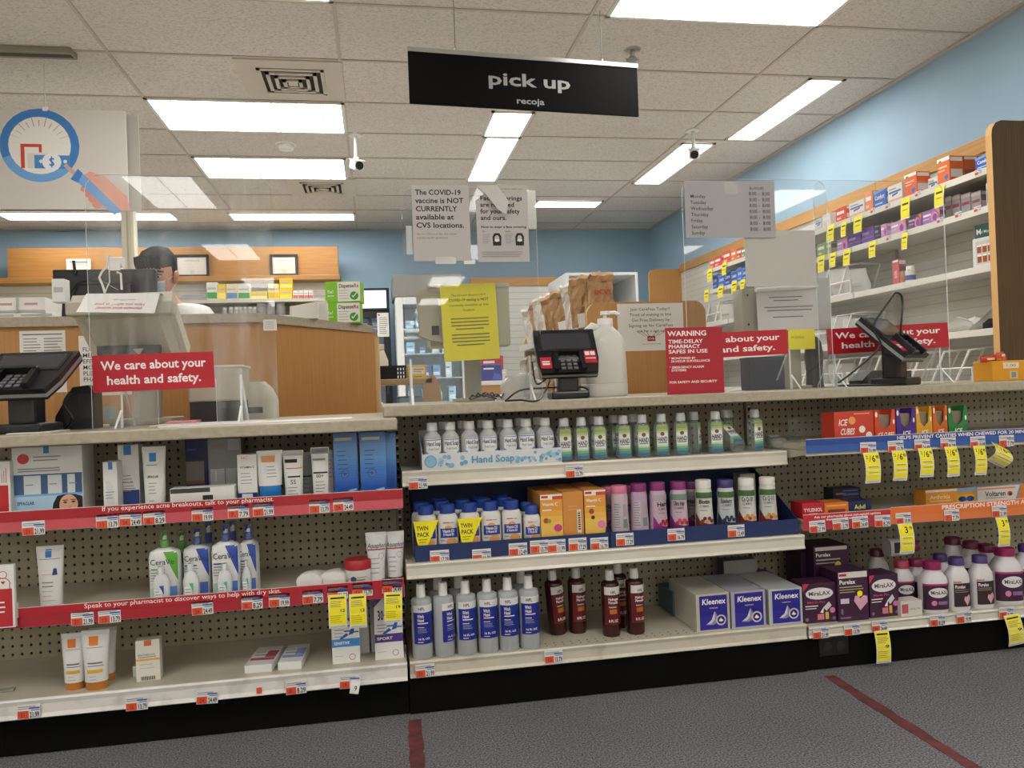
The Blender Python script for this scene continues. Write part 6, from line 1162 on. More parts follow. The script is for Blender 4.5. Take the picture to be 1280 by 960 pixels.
def fcov(w, h):
    s = [T('Because we care about health and', w*.2, h*.94, h*.022, GINK, w*.7), T('safety', w*.4, h*.90, h*.022, GINK, w*.15)]
    for i, (tx, f, x) in enumerate((('Face coverings', .82, .08), ('are required', .66, .08), ('for your safety', .76, .08), ('and ours.', .5, .08))): s.append(T(tx, w*x, h*(.80-.085*i), h*.058, K, w*f, 'l', 1))
    s += [T('How to wear a face covering', w*.08, h*.44, h*.03, K, w*.88, 'l', 1)]
    for x in (.1, .54):
        s += [T('Do' if x < .3 else "Don't", w*x, h*.385, h*.022, GINK, None, 'l', 1)]+Ln(w*x, h*.36, w*(x+.16), 6, h*.022, h*.007, GREY)
        X, Z = w*(x+.28), h*.26
        s += [Pg([(X-.013, Z-.012), (X-.014, Z+.016), (X-.008, Z+.027), (X+.008, Z+.027), (X+.014, Z+.016), (X+.013, Z-.012)], K), Ci(X, Z+.010, .0075, GP, .0105), Pg([(X-.011, Z-.026), (X-.006, Z-.014), (X+.006, Z-.014), (X+.011, Z-.026)], LGREY), R(X-.0075, Z+.001, X+.0075, Z+.008, c('#dedbd8', .6))]
    return s+Ln(w*.08, h*.13, w*.9, 3, h*.028, h*.008, GREY)
a, b = PY(594, 231, g2), PY(662, 327, g2)
fw, fh = b.x-a.x, a.z-b.z; t = thing('notice', 'grey face covering notice with its top corner folded down', 'notice', ((a.x+b.x)/2, g2, b.z))
MB().prism([(-fw/2, 0), (fw/2, 0), (fw/2, fh), (-fw*.1, fh), (-fw/2, fh*.8)], -.0008, 0, GP).art(flat(-fw/2, -.0008, 0), fcov(fw, fh)).obj('sheet', t)
m = MB(); P0, P1, P2 = (-fw/2-.004, fh*.985), (-fw*.0, fh*.985), (fw*.1, fh*.60)
m.add([(-fw*.48, -.002, fh*.99), (-fw*.08, -.003, fh*1.0), (fw*.12, -.012, fh*.78), (fw*.06, -.02, fh*.60), (-fw*.1, -.022, fh*.66), (-fw*.3, -.012, fh*.86)], [(0, 5, 4, 3, 2, 1)], c('#c9c5c2', .8))
m.add([(-fw*.48, -.0015, fh*.99), (-fw*.08, -.0025, fh*1.0), (fw*.12, -.0115, fh*.78), (fw*.06, -.0195, fh*.60), (-fw*.1, -.0215, fh*.66), (-fw*.3, -.0115, fh*.86)], [(0, 1, 2, 3, 4, 5)], c('#c9c5c2', .8))
m.obj('folded_corner', t, 'curled down blank corner')
TP = clear('sticky_tape', (.93, .93, .9), .35, (.85, .85, .82), 1.5, .15)
for i, (u0, v0, u1, v1, lb) in enumerate(((507, 282, 516, 318, 'strip of clear tape along the edge of the vaccine notice'), (544, 321, 570, 330, 'strip of clear tape under the vaccine notice'), (659, 238, 671, 286, 'strip of clear tape along the face covering notice'), (905, 228, 922, 243, 'piece of clear tape on the opening hours sheet'))):
    gg = g2-.0012 if u0 < 800 else 2.4982; a, b = PY(u0, v0, gg), PY(u1, v1, gg); MB().box(0, -.0003, 0, b.x-a.x, 0, a.z-b.z, TP).thing('tape_strip', lb, 'tape', (a.x, gg, b.z))
a, b = PY(580, 325, g2), PY(594, 330, g2); MB().box(0, -.0006, 0, b.x-a.x, 0, a.z-b.z, WPL).thing('tape_strip', 'small white label stuck under the two grey notices', 'tape', (a.x, g2, b.z))
def hours(w, h):
    s = [T('Rx HOURS', w*.8, h*.85, h*.052, K, w*.16, 'c')]
    for i, d in enumerate(('Monday', 'Tuesday', 'Wednesday', 'Thursday', 'Friday', 'Saturday', 'Sunday')):
        s += [T(d, w*.06, h*(.70-.107*i), h*.06, K, None, 'l'), T('8:00 -  8:00', w*.71, h*(.75-.105*i), h*.062, K, w*.235, 'l')]
    return s
HG = c('#a9a7a9', .7)
g2 = yg2-.0004
paper(855, 226, 970, 297, g2, hours, 'grey sheet listing weekday pharmacy opening hours', mat=HG, name='hours_sheet')
paper(930, 288, 1021, 357, g2+.0062, lambda w, h: [], 'blank grey back of a sheet taped below the opening hours', mat=c('#cdc8c2', .8), name='blank_sheet', cat='paper')

# ---------------------------------------------------------------- card terminals
def terminal(name_label, loc, rot, s=1., tiltdeg=38, stickers=True, keypad=True):
    t = thing('card_terminal', name_label, 'card reader', loc, rot, 'card readers on the counters')
    w, L, th = .098*s, .175*s, .03*s
    M = Matrix.Translation((0, 0, .155*s))@Matrix.Rotation(math.radians(tiltdeg), 4, 'X')
    def Q(x0, y0, z0, x1, y1, z1, m, bev): return MB().box(x0, y0, z0, x1, y1, z1, m, bev, M, 3)
    body = MB()
    ol = [(-w*.9, -L*.52), (w*.9, -L*.52), (w, -L*.2), (w, L*.5), (-w, L*.5), (-w, -L*.2)]
    body.prism(ol, -th, 0, BLACK, 'z', M=M); body.prism([(p*1.015, q*1.015) for p, q in ol], -th*.75, -th*.45, c('#9a9b9d', .3, .4), 'z', M=M); body.obj('body', t)
    scr = MB().box(-w*.88, -L*.02, 0, w*.88, L*.44, .002*s, c('#26272b', .12), 0, M)
    scr.art(lambda u, v, o: (u, v, .002*s+o), [R(-w*.8, L*.02, w*.8, L*.4, c('#3a3c42', .1))], M); scr.obj('screen', t, 'glossy grey screen')
    hood = MB()
    for sx in (-1, 1): hood.prism([(sx*w*.38, -L*.5), (sx*w*.52, -L*.5), (sx*w*.46, -L*.06), (sx*w*.32, -L*.06)], 0, .016*s, BLK2, 'z', M=M)
    hood.prism([(-w*.46, -L*.11), (w*.46, -L*.11), (w*.42, -L*.05), (-w*.42, -L*.05)], 0, .018*s, BLK2, 'z', M=M); hood.obj('keypad_hood', t)
    k = MB()
    for r in range(4):
        for q in range(3): k.box(-w*.27+q*w*.2, -L*.46+r*L*.085, 0, -w*.27+q*w*.2+w*.14, -L*.46+r*L*.085+L*.055, .004*s, c('#6d6f74', .4), .001, M)
    k.obj('keypad', t)
    if stickers:
        st = MB(); sf = lambda u, v, o: (u, v, .0006+o)
        st.art(sf, [R(-w*.92, -L*.42, -w*.56, -L*.16, c('#c32a3a', .4)), R(-w*.86, -L*.34, -w*.62, -L*.3, WT), R(-w*.86, -L*.28, -w*.62, -L*.25, WT), R(w*.54, -L*.32, w*.93, -L*.02, c('#b81f30', .4)), R(w*.57, -L*.14, w*.72, -L*.05, WT), R(w*.75, -L*.14, w*.9, -L*.05, WT), R(w*.57, -L*.22, w*.9, -L*.2, WT)], M); st.obj('sticker', t, 'small red stickers')
    p = MB(); p.box(-.033*s, -.02*s, .018*s, .033*s, .035*s, .13*s, BLK2, .008*s); p.box(-.05*s, -.03*s, .09*s, .05*s, .03*s, .135*s, BLK2, .012*s); p.obj('pole', t)
    MB().box(-.06*s, -.05*s, 0, .06*s, .06*s, .024*s, BLK2, .006*s).obj('base', t)
    return t
p = PY(34, 537, 2.27); terminal('black card reader at the edge of the view on the lower counter', (p.x-.005, 2.275, zL), (0, 0, math.radians(-8)), 1.08, 33, False)
p = PY(709, 493, 2.40); terminal('black card reader with red stickers in front of the white jug', (p.x, 2.385, zR), (0, 0, math.radians(-4)), .98, 52)
p = PY(1122, 480, 2.42); t = terminal('black card reader tilted sideways near the orange candy box', (p.x, 2.42, zR), (0, 0, math.radians(33)), 1.1, 44)
def cable(pts, label, r=.0035, name='cable', m=None, n=40):
    P = [Vector(q) for q in pts]; out = []
    for i in range(len(P)-1):
        p0, p1, p2, p3 = P[max(i-1, 0)], P[i], P[i+1], P[min(i+2, len(P)-1)]
        for k in range(6):
            s = k/6; out.append(.5*((2*p1)+(p2-p0)*s+(2*p0-5*p1+4*p2-p3)*s*s+(3*p1-p0-3*p2+p3)*s**3))
    out.append(P[-1]); o = out[0].copy(); return MB().tube([q-o for q in out], r, m or BLACK, 8).thing(name, label, 'cable', o)
def pts(l): return [PY(u, v, y) for u, v, y in l]
cable(pts([(1048, 478.5, 2.36), (1072, 460, 2.36), (1100, 432, 2.36), (1092, 408, 2.36), (1113, 374, 2.36), (1120, 366, 2.37), (1128, 374, 2.38), (1126, 410, 2.37), (1124, 436, 2.40)]), 'black cable looping high above the tilted card reader')
cable([PZ(1048, 482, zR+.004), PZ(1090, 481.5, zR+.004), PZ(1120, 481, zR+.004)], 'black cable lying on the counter behind the tilted card reader')
cable(pts([(665, 452, 2.46), (671, 480, 2.45), (688, 470, 2.44)])+[PZ(672, 499, zR+.004)+Vector((0, -.03, 0)), PZ(650, 500, zR+.004), PZ(632, 501, zR+.004)], 'black cable running from the sticker-covered card reader along the counter', .003)
cable(pts([(632, 501, 2.42), (650, 488, 2.44), (680, 485, 2.44), (700, 484, 2.44), (728, 484, 2.36), (735, 490, 2.34), (722, 497, 2.335)])+[PZ(690, 497.8, zR+.004)], 'black cable curling round the foot of the sticker-covered card reader', .003)
cable(pts([(88, 490, 2.34), (80, 505, 2.33), (90, 522, 2.33)])+[PZ(80, 536, zL+.005), PZ(58, 537.5, zL+.005)], 'black cable hanging from the card reader at the view edge', .004)

# ---------------------------------------------------------------- registers
# left register display, seen from behind
zs = zL; t = thing('register_display', 'large beige register display seen from behind with a sheet hung over it', 'register', (PY(180, 500, 2.62).x, 2.66, zs)); ox, oy, oz = t.location
c4 = [PY(86, 383, 2.56), PY(214, 377, 2.56), PY(236, 446, 2.72), PY(118, 448, 2.72)]; nrm = (c4[1]-c4[0]).cross(c4[3]-c4[0]); nrm.normalize()
if nrm.y < 0: nrm = -nrm
O = Vector((ox, oy, oz)); m = MB(); fr = [q-O for q in c4]; bk = [q+nrm*.05 for q in fr]
m.add(fr+bk, [(3, 2, 1, 0), (4, 5, 6, 7), (0, 1, 5, 4), (1, 2, 6, 5), (2, 3, 7, 6), (3, 0, 4, 7)], c('#cbc5b4', .5)); cen = sum(fr, Vector())/4
inn = [cen+(q-cen)*.72-nrm*.03 for q in fr]; m.add([q-nrm*.0005 for q in [cen+(q-cen)*.86 for q in fr]]+inn, [(0, 1, 5, 4), (1, 2, 6, 5), (2, 3, 7, 6), (3, 0, 4, 7), (7, 6, 5, 4)], c('#bbb5a3', .5)); m.obj('housing', t)
tp = [fr[0]-nrm*.03+Vector((-.012, 0, -.03)), fr[1]-nrm*.03+Vector((.0, 0, -.03))]
m = MB(); m.box(fr[0].x-.005, fr[0].y-.02, fr[0].z-.03, fr[1].x+.005, fr[0].y+.05, fr[0].z+.012, BEIGE, .006); m.obj('top_ridge', t)
m = MB(); m.tube([cen+nrm*.0-Vector((-.03, 0, .05)), (.005, 0, .12), (.0, 0, .02)], [.05, .042, .045], BEIGE2, 12); m.box(-.09, -.09, 0, .09, .09, .02, BEIGE, .005); m.obj('stand', t)
m = MB(); m.box(cen.x-.09, cen.y-.045, cen.z-.078, cen.x+.09, cen.y-.01, cen.z-.045, DKG, .003); m.obj('port_recess', t, 'dark port recess')
# sheet draped over the display
a, b, d, e = PY(108, 367, 2.54), PY(200, 366.5, 2.54), PY(193, 391.5, 2.47), PY(95, 390, 2.47)
m = MB(); o = (a+b)/2; UV = lambda u, v, off: tuple((a*(1-u)+b*u)*(v)+(e*(1-u)+d*u)*(1-v)-o-Vector((0, 1, 0))*off)
m.add([q-o for q in (a, b, d, e)], [(0, 1, 2, 3)], PAPER); m.add([q-o+Vector((0, .001, 0)) for q in (a, b, d, e)], [(3, 2, 1, 0)], PAPER)
rp = c('#c76a6e', .6); inv = lambda u, v, off: UV(1-u, 1-v, off+.0003)
m.art(inv, [T('Have you talked to your', .16, .52, .14, rp, .66, 'l', 1), T('pharmacist about vaccines?', .18, .72, .12, rp, .6, 'l', 1), T('www.CVS.com', .3, .3, .09, GINK, .3)])
m.add([q-o for q in (a, b, b+Vector((0, .13, .004)), a+Vector((0, .13, .004)))], [(0, 3, 2, 1)], PAPER); m.thing('draped_sheet', 'white sheet with upside-down red print draped over the beige register display', 'notice', o)
# white wire sign frame and receipt roll behind it
def wpath(l): return [PY(u, v, y) for u, v, y in l]
q = wpath([(131, 366, 2.66), (128, 356, 2.66), (124, 347, 2.66), (127, 340, 2.66), (134, 332, 2.66), (136, 318, 2.66)]); O = q[0].copy()
MB().tube([p_-O for p_ in q], .0035, WIRE, 8).tube([p_-O for p_ in wpath([(152, 362, 2.66), (151, 342, 2.66), (146, 340, 2.66)])], .0035, WIRE, 8).tube([p_-O for p_ in wpath([(136, 318, 2.66), (137, 352, 2.7), (131, 366, 2.66)])], .002, WIRE, 6).thing('wire_stand', 'bent white wire stand on top of the beige register display', 'stand', O)
a, b = PY(138, 321, 2.68), PY(155, 339, 2.68)
t = thing('paper_roll', 'white receipt paper roll clipped on the wire stand', 'paper', (0, 2.68, 0)); MB().tube([(a.x, 0, a.z-.018), (b.x, 0, a.z-.018)], .018, PAPER, 16).obj('roll', t); MB().box(a.x+.003, -.019, b.z, b.x-.006, -.017, a.z-.015, PAPER).obj('paper_end', t)
a, b = PY(84, 358, 2.68), PY(101, 381, 2.68); MB().box(0, 0, 0, b.x-a.x, .04, a.z-b.z+.012, WPL, .003).box(.006, -.001, .03, b.x-a.x-.006, .001, .045, LGREY).thing('white_device', 'small upright white device next to the black monitor', 'device', (a.x, 2.555, PY(86, 383, 2.56).z+.0125))
# printer
a, b = PY(234, 458, 2.62), PY(305, 524, 2.62); w = b.x-a.x; hp = a.z-zL
t = thing('receipt_printer', 'beige and dark grey receipt printer behind the sneeze guard', 'printer', (a.x, 2.62, zL))
MB().box(0, 0, hp*.36, w, .15, hp*.98, c('#b6b2a0', .5), .006).obj('upper_housing', t); MB().box(.002, .004, 0, w-.002, .15, hp*.36, c('#2c2d30', .5), .003).obj('lower_housing', t, 'dark grey lower housing')
MB().box(w*.5, -.002, .012, w*.95, .006, .04, BLACK).obj('slot', t); MB().box(-.004, -.004, hp*.95, w+.004, .154, hp, c('#c4c0ae', .5), .003).obj('lid', t)
a = PY(302, 478, 2.76); t = thing('beige_device', 'rounded beige device tucked beside the receipt printer', 'device', (PY(318, 500, 2.76).x, 2.78, zL)); MB().loft([(0, .075, .05, 4), (.06, .075, .05, 4), (.10, .06, .045, 3), (.125, .035, .03, 2.5)], c('#b5b19f', .5), 24).obj('housing', t); MB().box(-.04, -.0515, .02, .03, -.0495, .04, DKG).obj('slot', t)
# black scanner cradle by the first reader
p = PY(97, 533, 2.44); t = thing('scanner_cradle', 'black angular scanner cradle beside the first card reader', 'scanner', (p.x, 2.46, zL), (0, 0, .1))
MB().prism([(-.055, 0), (.05, 0), (.05, .105), (.035, .125), (-.005, .12), (-.05, .04)], -.05, .05, BLK2).obj('housing', t); MB().box(-.055, -.054, 0, -.045, .054, .01, DKG).obj('foot', t); MB().box(.01, -.0515, .03, .04, -.0495, .1, DKG, .001).obj('window', t)
p = PY(135, 512, 2.55); t = thing('shield_badge', 'faded shield-shaped sticker on the wooden counter front', 'sticker', (PY(135.5, 512, yw+.02).x, yw+.0245, PY(135.5, 520, yw+.02).z))
MB().prism([(-.028, .03), (0, .04), (.028, .03), (.026, -.005), (0, -.035), (-.026, -.005)], -.001, 0, c('#a39a72', .5)).art(flat(0, -.001, 0), [Pg([(-.02, .024), (0, .031), (.02, .024), (.018, -.003), (0, -.025), (-.018, -.003)], c('#8e9fa3', .5))]).obj('badge', t)
# papers on the counter edge
for i, (u0, u1, y, rz, hx, lb) in enumerate(((205, 440, 2.30, .06, '#e6e3dd', 'long white paper sheet lying along the lower counter edge'), (196, 330, 2.42, -.05, '#d9d7d2', 'white paper sheet lying under the sneeze guard'), (212, 248, 2.50, .1, '#d58a92', 'pink slip lying beside the receipt printer'), (22, 75, 2.255, .02, '#dedbd5', 'white paper lying under the first card reader'))):
    a, b = PZ(u0, 528, zL), PZ(u1, 528, zL); xa, xb2 = PY(u0, 525, y).x, PY(u1, 525, y).x; w = (xb2-xa)/2
    MB().box(-w, -.07, 0, w, .07, .003 if i != 2 else .006, c(hx, .6)).art(lambda u, v, o: (u, v, (.003 if i != 2 else .006)+o), Ln(-w*.8, .05, w*.8, 5, .015, .002, LGREY)).thing('paper_sheet', lb, 'paper', ((xa+xb2)/2, y, zL+.0005+.0035*(i == 2)), (0, 0, rz))
# middle register
t = thing('register_display', 'beige register display seen from behind with the yellow notice on it', 'register', (PY(590, 500, 2.62).x, 2.64, zR)); ox = t.location.x
def rel(u, v, y): q = PY(u, v, y); return (q.x-ox, q.y-2.64, q.z-zR)
a, b = rel(533.5, 356, 2.62), rel(639, 432, 2.62)
MB().box(a[0], -.02, b[2], b[0], .06, a[2], c('#b3ae9d', .5), .006).box(a[0]-.002, -.025, a[2]-.012, b[0]+.002, .065, a[2]+.002, BEIGE, .003).obj('housing', t)
a2, b2 = rel(521, 368, 2.56), rel(556, 424, 2.56)
MB().prism([(a2[0], a2[2]), (a2[0]+.008, b2[2]+.012), (a2[0]+.035, b2[2]), (b2[0]+.012, b2[2]-.012), (b2[0]+.012, a2[2]+.008), (a2[0]+.008, a2[2]+.014)], -.075, -.02, c('#a39d8b', .5)).obj('side_bracket', t)
q0, q1 = rel(540, 407, 2.55), rel(549.5, 418, 2.55); MB().box(q0[0], -.0785, q1[2], q1[0], -.0745, q0[2], BLACK, .001).obj('socket', t, 'black socket')
q0, q1 = rel(581, 440, 2.64), rel(602, 500, 2.64); MB().box(q0[0], -.015, 0, q1[0], .04, b[2]+.01, c('#8a8675', .5), .004).box(q0[0]-.04, -.05, 0, q1[0]+.04, .08, .012, BEIGE2, .003).obj('pole', t)
def yel(w, h): return [T('The Johnson Biotech 2019', w*.5, h*.84, h*.03, K, w*.62, 'c'), T('COVID-19 testing is NOT', w*.5, h*.775, h*.036, K, w*.72, 'c', 1), T('currently available at this', w*.5, h*.71, h*.03, K, w*.72, 'c'), T('location.', w*.5, h*.645, h*.03, K, w*.22, 'c')]+[q for j, (n_, y_) in enumerate(((4, .54), (4, .33))) for i in range(n_) for q in [R(w*(.16+.08*(i == 3)), h*(y_-.045*i), w*(.84-.1*(i == 3)), h*(y_-.045*i+.016), c('#6f6d22', .6))]]
a, b = PY(551, 355, 2.53), PY(624, 449, 2.53); w, h = b.x-a.x, a.z-b.z
t = thing('notice', 'yellow printed notice about testing hung on the middle register', 'notice', ((a.x+b.x)/2, 2.535, (a.z+b.z)/2), (0, math.radians(-1.6), 0))
MB().box(-w/2, -.001, -h/2, w/2, 0, h/2, c('#dfd21c', .6)).art(lambda u, v, o: (u-w/2, -.001-o, v-h/2), yel(w, h)).obj('sheet', t); MB().box(-w/2-.008, .0, -h/2-.003, -w/2+.002, .003, h/2+.003, ACRC).box(w/2-.002, 0, -h/2-.003, w/2+.004, .003, h/2, ACRC).obj('sleeve', t, 'clear plastic sleeve')
# right register
t = thing('register_display', 'pale grey register display behind the opening hours sheet', 'register', (PY(985, 485, 2.66).x, 2.68, zR)); ox = t.location.x
def rel(u, v, y): q = PY(u, v, y); return (q.x-ox, q.y-2.68, q.z-zR)
a, b = rel(950, 348, 2.68), rel(1038, 412, 2.68); MB().box(a[0], -.01, b[2], b[0], .05, a[2], c('#bdbcb8', .5), .006).obj('housing', t)
a2, b2 = rel(926, 361, 2.66), rel(950, 413, 2.66); m = MB().box(a2[0], -.03, b2[2], b2[0], .05, a2[2], c('#a19c8b', .5), .005)
for zz in (a2[2]-.025, b2[2]+.022): m.loft([(0, .004, .004), (.002, .004, .004)], INK, 8, Matrix.Translation((a2[0]+.02, -.03, zz))@Matrix.Rotation(pi/2, 4, 'X'))
m.obj('side_bracket', t)
q0, q1 = rel(987, 440, 2.66), rel(1003, 485, 2.66); MB().box(q0[0], -.02, 0, q1[0], .03, b[2]+.01, c('#a8a390', .5), .004).box(q0[0]-.03, -.04, 0, q1[0]+.03, .06, .01, BEIGE2, .003).obj('pole', t)
a, b = PY(946, 362, 2.62), PY(1024, 412, 2.62); w, h = b.x-a.x, a.z-b.z
t = thing('notice', 'grey-white printed notice hung on the pale register with a curled white top edge', 'notice', ((a.x+b.x)/2, 2.622, b.z), (0, math.radians(-1), 0))
MB().box(-w/2, -.001, 0, w/2, 0, h, c('#cfcac6', .7)).art(flat(-w/2, -.001, 0), [R(w*.2, h*.8, w*.75, h*.825, GINK), R(w*.28, h*.72, w*.68, h*.745, GINK), R(w*.12, h*.56, w*.92, h*.585, GINK), R(w*.16, h*.48, w*.9, h*.505, GINK), R(w*.25, h*.32, w*.75, h*.345, GINK)]).obj('sheet', t)
MB().tube([(-w/2-.004, -.006, h), (w/2, -.006, h+.006)], .008, PAPER, 10).obj('curled_edge', t)
paper(985, 412, 1019, 436, 2.615, lambda w, h: [T('rx pickup', w*.1, h*.55, h*.16, c('#8a8320', .6), w*.5)], 'bright yellow note below the grey-white printed notice', mat=YEL, name='yellow_note', cat='note')
a, b = PY(936, 447, 2.60), PY(982, 488, 2.60); t = thing('navy_box', 'plain navy blue box standing behind the red safety sign', 'box', ((a.x+b.x)/2, 2.60, zR)); MB().box(-(b.x-a.x)/2, 0, 0, (b.x-a.x)/2, .07, a.z-zR, c('#1b2744', .5), .003).obj('carton', t); MB().box(-(b.x-a.x)/2-.001, -.001, (a.z-zR)*.93, (b.x-a.x)/2+.001, .071, a.z-zR+.001, c('#28365c', .5), .001).obj('lid', t)
p = PY(1017, 441, 2.72); t = thing('phone_handset', 'black rounded handset behind the pale register pole', 'phone', (p.x, 2.72, zR)); MB().loft([(0, .03, .03, 3), (.02, .028, .028, 3), (.06, .03, .03), (.12, .036, .03), (.17, .03, .025), (.19, .015, .015)], BLK2, 20).obj('handset', t); MB().loft([(.185, .01, .01), (.2, .007, .007)], DKG, 10).obj('button', t)
t = thing('scanner_cradle', 'flat black scanner cradle behind the tilted card reader', 'scanner', (PY(1100, 470, 2.62).x, 2.62, zR)); MB().prism([(-.1, 0), (.1, 0), (.1, .05), (-.06, .055), (-.1, .02)], -.04, .04, BLK2).obj('housing', t); MB().box(-.05, -.0415, .012, .05, -.0395, .035, DKG).obj('window', t)
# warning sign
a, b = PY(831, 410, 2.352), PY(905.5, 490.5, 2.352); w, h = b.x-a.x, a.z-zR; WS = c('#efe6e4', .5)
t = thing('warning_sign', 'red WARNING sign about time-delay pharmacy safes standing on the counter', 'sign', (a.x, 2.352, zR))
MB().box(0, -.002, 0, w, 0, h, c('#a8172a', .35)).art(flat(0, -.002, 0), [T('WARNING', w*.04, h*.875, h*.075, WS, w*.68, 'l', 1), T('TIME-DELAY', w*.045, h*.765, h*.055, WS, w*.6, 'l', 1), T('PHARMACY', w*.045, h*.69, h*.055, WS, w*.55, 'l', 1), T('SAFES IN USE', w*.045, h*.615, h*.055, WS, w*.68, 'l', 1), T('• MONITORED BY'.replace('•', '*'), w*.05, h*.525, h*.032, WS, w*.46, 'l', 1), T('24-HOUR SURVEILLANCE', w*.08, h*.48, h*.032, WS, w*.68, 'l', 1), T('* EMERGENCY ALARM', w*.05, h*.39, h*.032, WS, w*.6, 'l', 1), T('SYSTEMS', w*.08, h*.345, h*.032, WS, w*.26, 'l', 1), T('FOR SAFETY AND SECURITY', w*.04, h*.165, h*.034, WS, w*.83, 'l', 1)]).obj('panel', t)
MB().prism([(0, 0), (.05, 0), (.05, .003), (.003, .003), (.003, h*.8), (0, h*.8)], w*.3, w*.7, ACRC, 'x').obj('easel_back', t)
# sanitizer jug with pump
JUG = noisy('translucent_white_jug', '#cfcec6', '#dad9d2', 3, .35)
a, b = PY(735, 490, 2.44), PY(789, 490, 2.44); w = b.x-a.x; hj = PY(760, 404, 2.44).z-zR; xx = (a.x+b.x)/2
t = thing('sanitizer_jug', 'white translucent gallon jug with pump top beside the card reader', 'jug', (xx, 2.50, zR)); r = w*.5
rg = [(0, r*.94, .058, 3.6), (.006, r, .062, 3.6), (hj*.17, r, .062, 3.6), (hj*.18, r*.97, .059, 3.6), (hj*.2, r, .062, 3.6), (hj*.72, r*.96, .06, 3.4), (hj*.8, r*.9, .056, 3), (hj*.9, r*.6, .045, 2.4, r*.1), (hj*.96, r*.36, .028, 2, r*.16), (hj, r*.34, .026, 2, r*.16)]
MB().loft(rg, JUG, 32).obj('body', t)
MB().tube([(r*.05, 0, hj*.93), (-r*.45, 0, hj*.97), (-r*.86, 0, hj*.86), (-r*.98, 0, hj*.66), (-r*.9, 0, hj*.5)], [.013, .016, .016, .015, .013], JUG, 14).obj('handle', t)
tp = PY(765, 389, 2.5).z-zR; pm = MB().loft([(hj, .026, .026), (hj+.02, .025, .025), (hj+.022, .012, .012)], WPL, 22, Matrix.Translation((r*.16, 0, 0))); pm.loft([(hj+.02, .006, .006), (tp-.01, .006, .006)], WPL, 12, Matrix.Translation((r*.16, 0, 0))); pm.loft([(tp-.012, .016, .014, 2.4), (tp, .014, .012, 2.4)], WPL, 18, Matrix.Translation((r*.16, 0, 0))); pm.tube([(r*.16, 0, tp-.006), (r*.16+.035, 0, tp-.005), (r*.16+.048, 0, tp-.012)], .006, WPL, 10); pm.obj('pump', t)
# candy box
a, b = PY(1240, 455, 2.46), PY(1290, 472, 2.46); t = thing('candy_box', 'orange-yellow cardboard box of wrapped candy at the counter end', 'box', (a.x, 2.46, zR)); w = b.x-a.x; h = PY(1250, 451, 2.46).z-zR; YO = c('#dd9a1c', .5)
MB().box(0, 0, 0, w, .09, h, YO, .002).obj('carton', t); MB().art(flat(0, 0, 0), [R(w*.28, h*.62, w*.68, h*.9, c('#e3d9c4', .5)), T('1.00', w*.34, h*.7, h*.12, GINK, w*.26), R(w*.44, h*.1, w*.64, h*.48, c('#cfc0a0', .5)), R(w*.48, h*.16, w*.6, h*.42, GREY)]).obj('printed_label', t)
for i, (dx, m1, rz) in enumerate(((.012, '#c8412e', .2), (.05, '#d9722a', -.3), (.085, '#9a4fb0', .15), (.06, '#d8504a', .6))):
    q = MB(); q.loft([(-.04, .012, .002, 2), (-.03, .011, .008, 2.4), (.03, .011, .008, 2.4), (.04, .012, .002, 2)], c(m1, .25), 14, Matrix.Rotation(pi/2, 4, 'Y')); q.box(-.02, -.0115, -.004, .02, -.0108, .004, c('#f0d9a0', .4)); q.thing('candy_bar', 'glossy '+['red candy wrapper hanging over the box corner', 'orange candy wrapper in the candy box', 'purple candy wrapper in the candy box', 'pinkish red candy wrapper lying across the others'][i], 'candy', (a.x+dx, 2.49+.018*(i % 3), zR+h+.0085+.012*(i == 3)), (0, -.05, rz), 'wrapped candy on the orange box')

# ---------------------------------------------------------------- bag bin behind the counter
x0, x1 = PY(735.5, 440, 3.05).x, PY(884, 440, 3.05).x; zt = PY(800, 377, 3.05).z
t = thing('bag_bin', 'maple-sided pickup bag shelf unit with round-cornered end panels', 'shelf unit', (x0, 3.05, 0)); W = x1-x0
MB().prism(rr(0, W, 0, zt, .05), 0, .03, WOOD, 'y', c('#c9a36a', .5)).obj('end_panel', t)
MB().prism(rr(0, W, 0, zt-.03, .05), 1.33, 1.36, WOODD, 'y', c('#c9a36a', .5)).obj('end_panel', t)
zsh = [1.135, .86]
SG = c('#c5c4bf', .5)
for z in zsh: MB().box(-.03, .03, z-.018, W-.01, 1.33, z, SG, .003).box(-.034, .03, z-.02, -.03, 1.33, z+.012, SG).obj('shelf', t)
MB().box(W-.03, .03, 0, W-.015, 1.33, zt-.05, WOODD).obj('back_panel', t)
def care(w, h):
    s = [T(x, w*.5, h*(.85-.115*i), h*.06, c('#3f3f44', .6), w*[.6, .64, .58, .68, .42][i], 'c') for i, x in enumerate(('Join CarePass Today!!', 'Tired of waiting in line', 'Get Free Delivery by', 'Signing up for CarePass', 'ask for a sign up'))]
    return s+[R(w*.44, h*.2, w*.56, h*.31, c('#a3222f', .5)), T('CVS', w*.5, h*.235, h*.035, WS, w*.09, 'c', 1), T('see us in store today', w*.5, h*.13, h*.03, GINK, w*.28, 'c')]+[Pg([(w*(.5+.035*k), h*.31), (w*(.5+.075*k), h*.42), (w*(.5+.075*k)+.002, h*.42), (w*(.5+.035*k)+.002, h*.31)], INK) for k in (-3, -2, -1, 1, 2, 3)]
paper(771, 380, 855.5, 437, 3.0495, care, 'white delivery sign-up notice taped on the round-cornered maple panel')
HRT = c('#b8402f', .6)
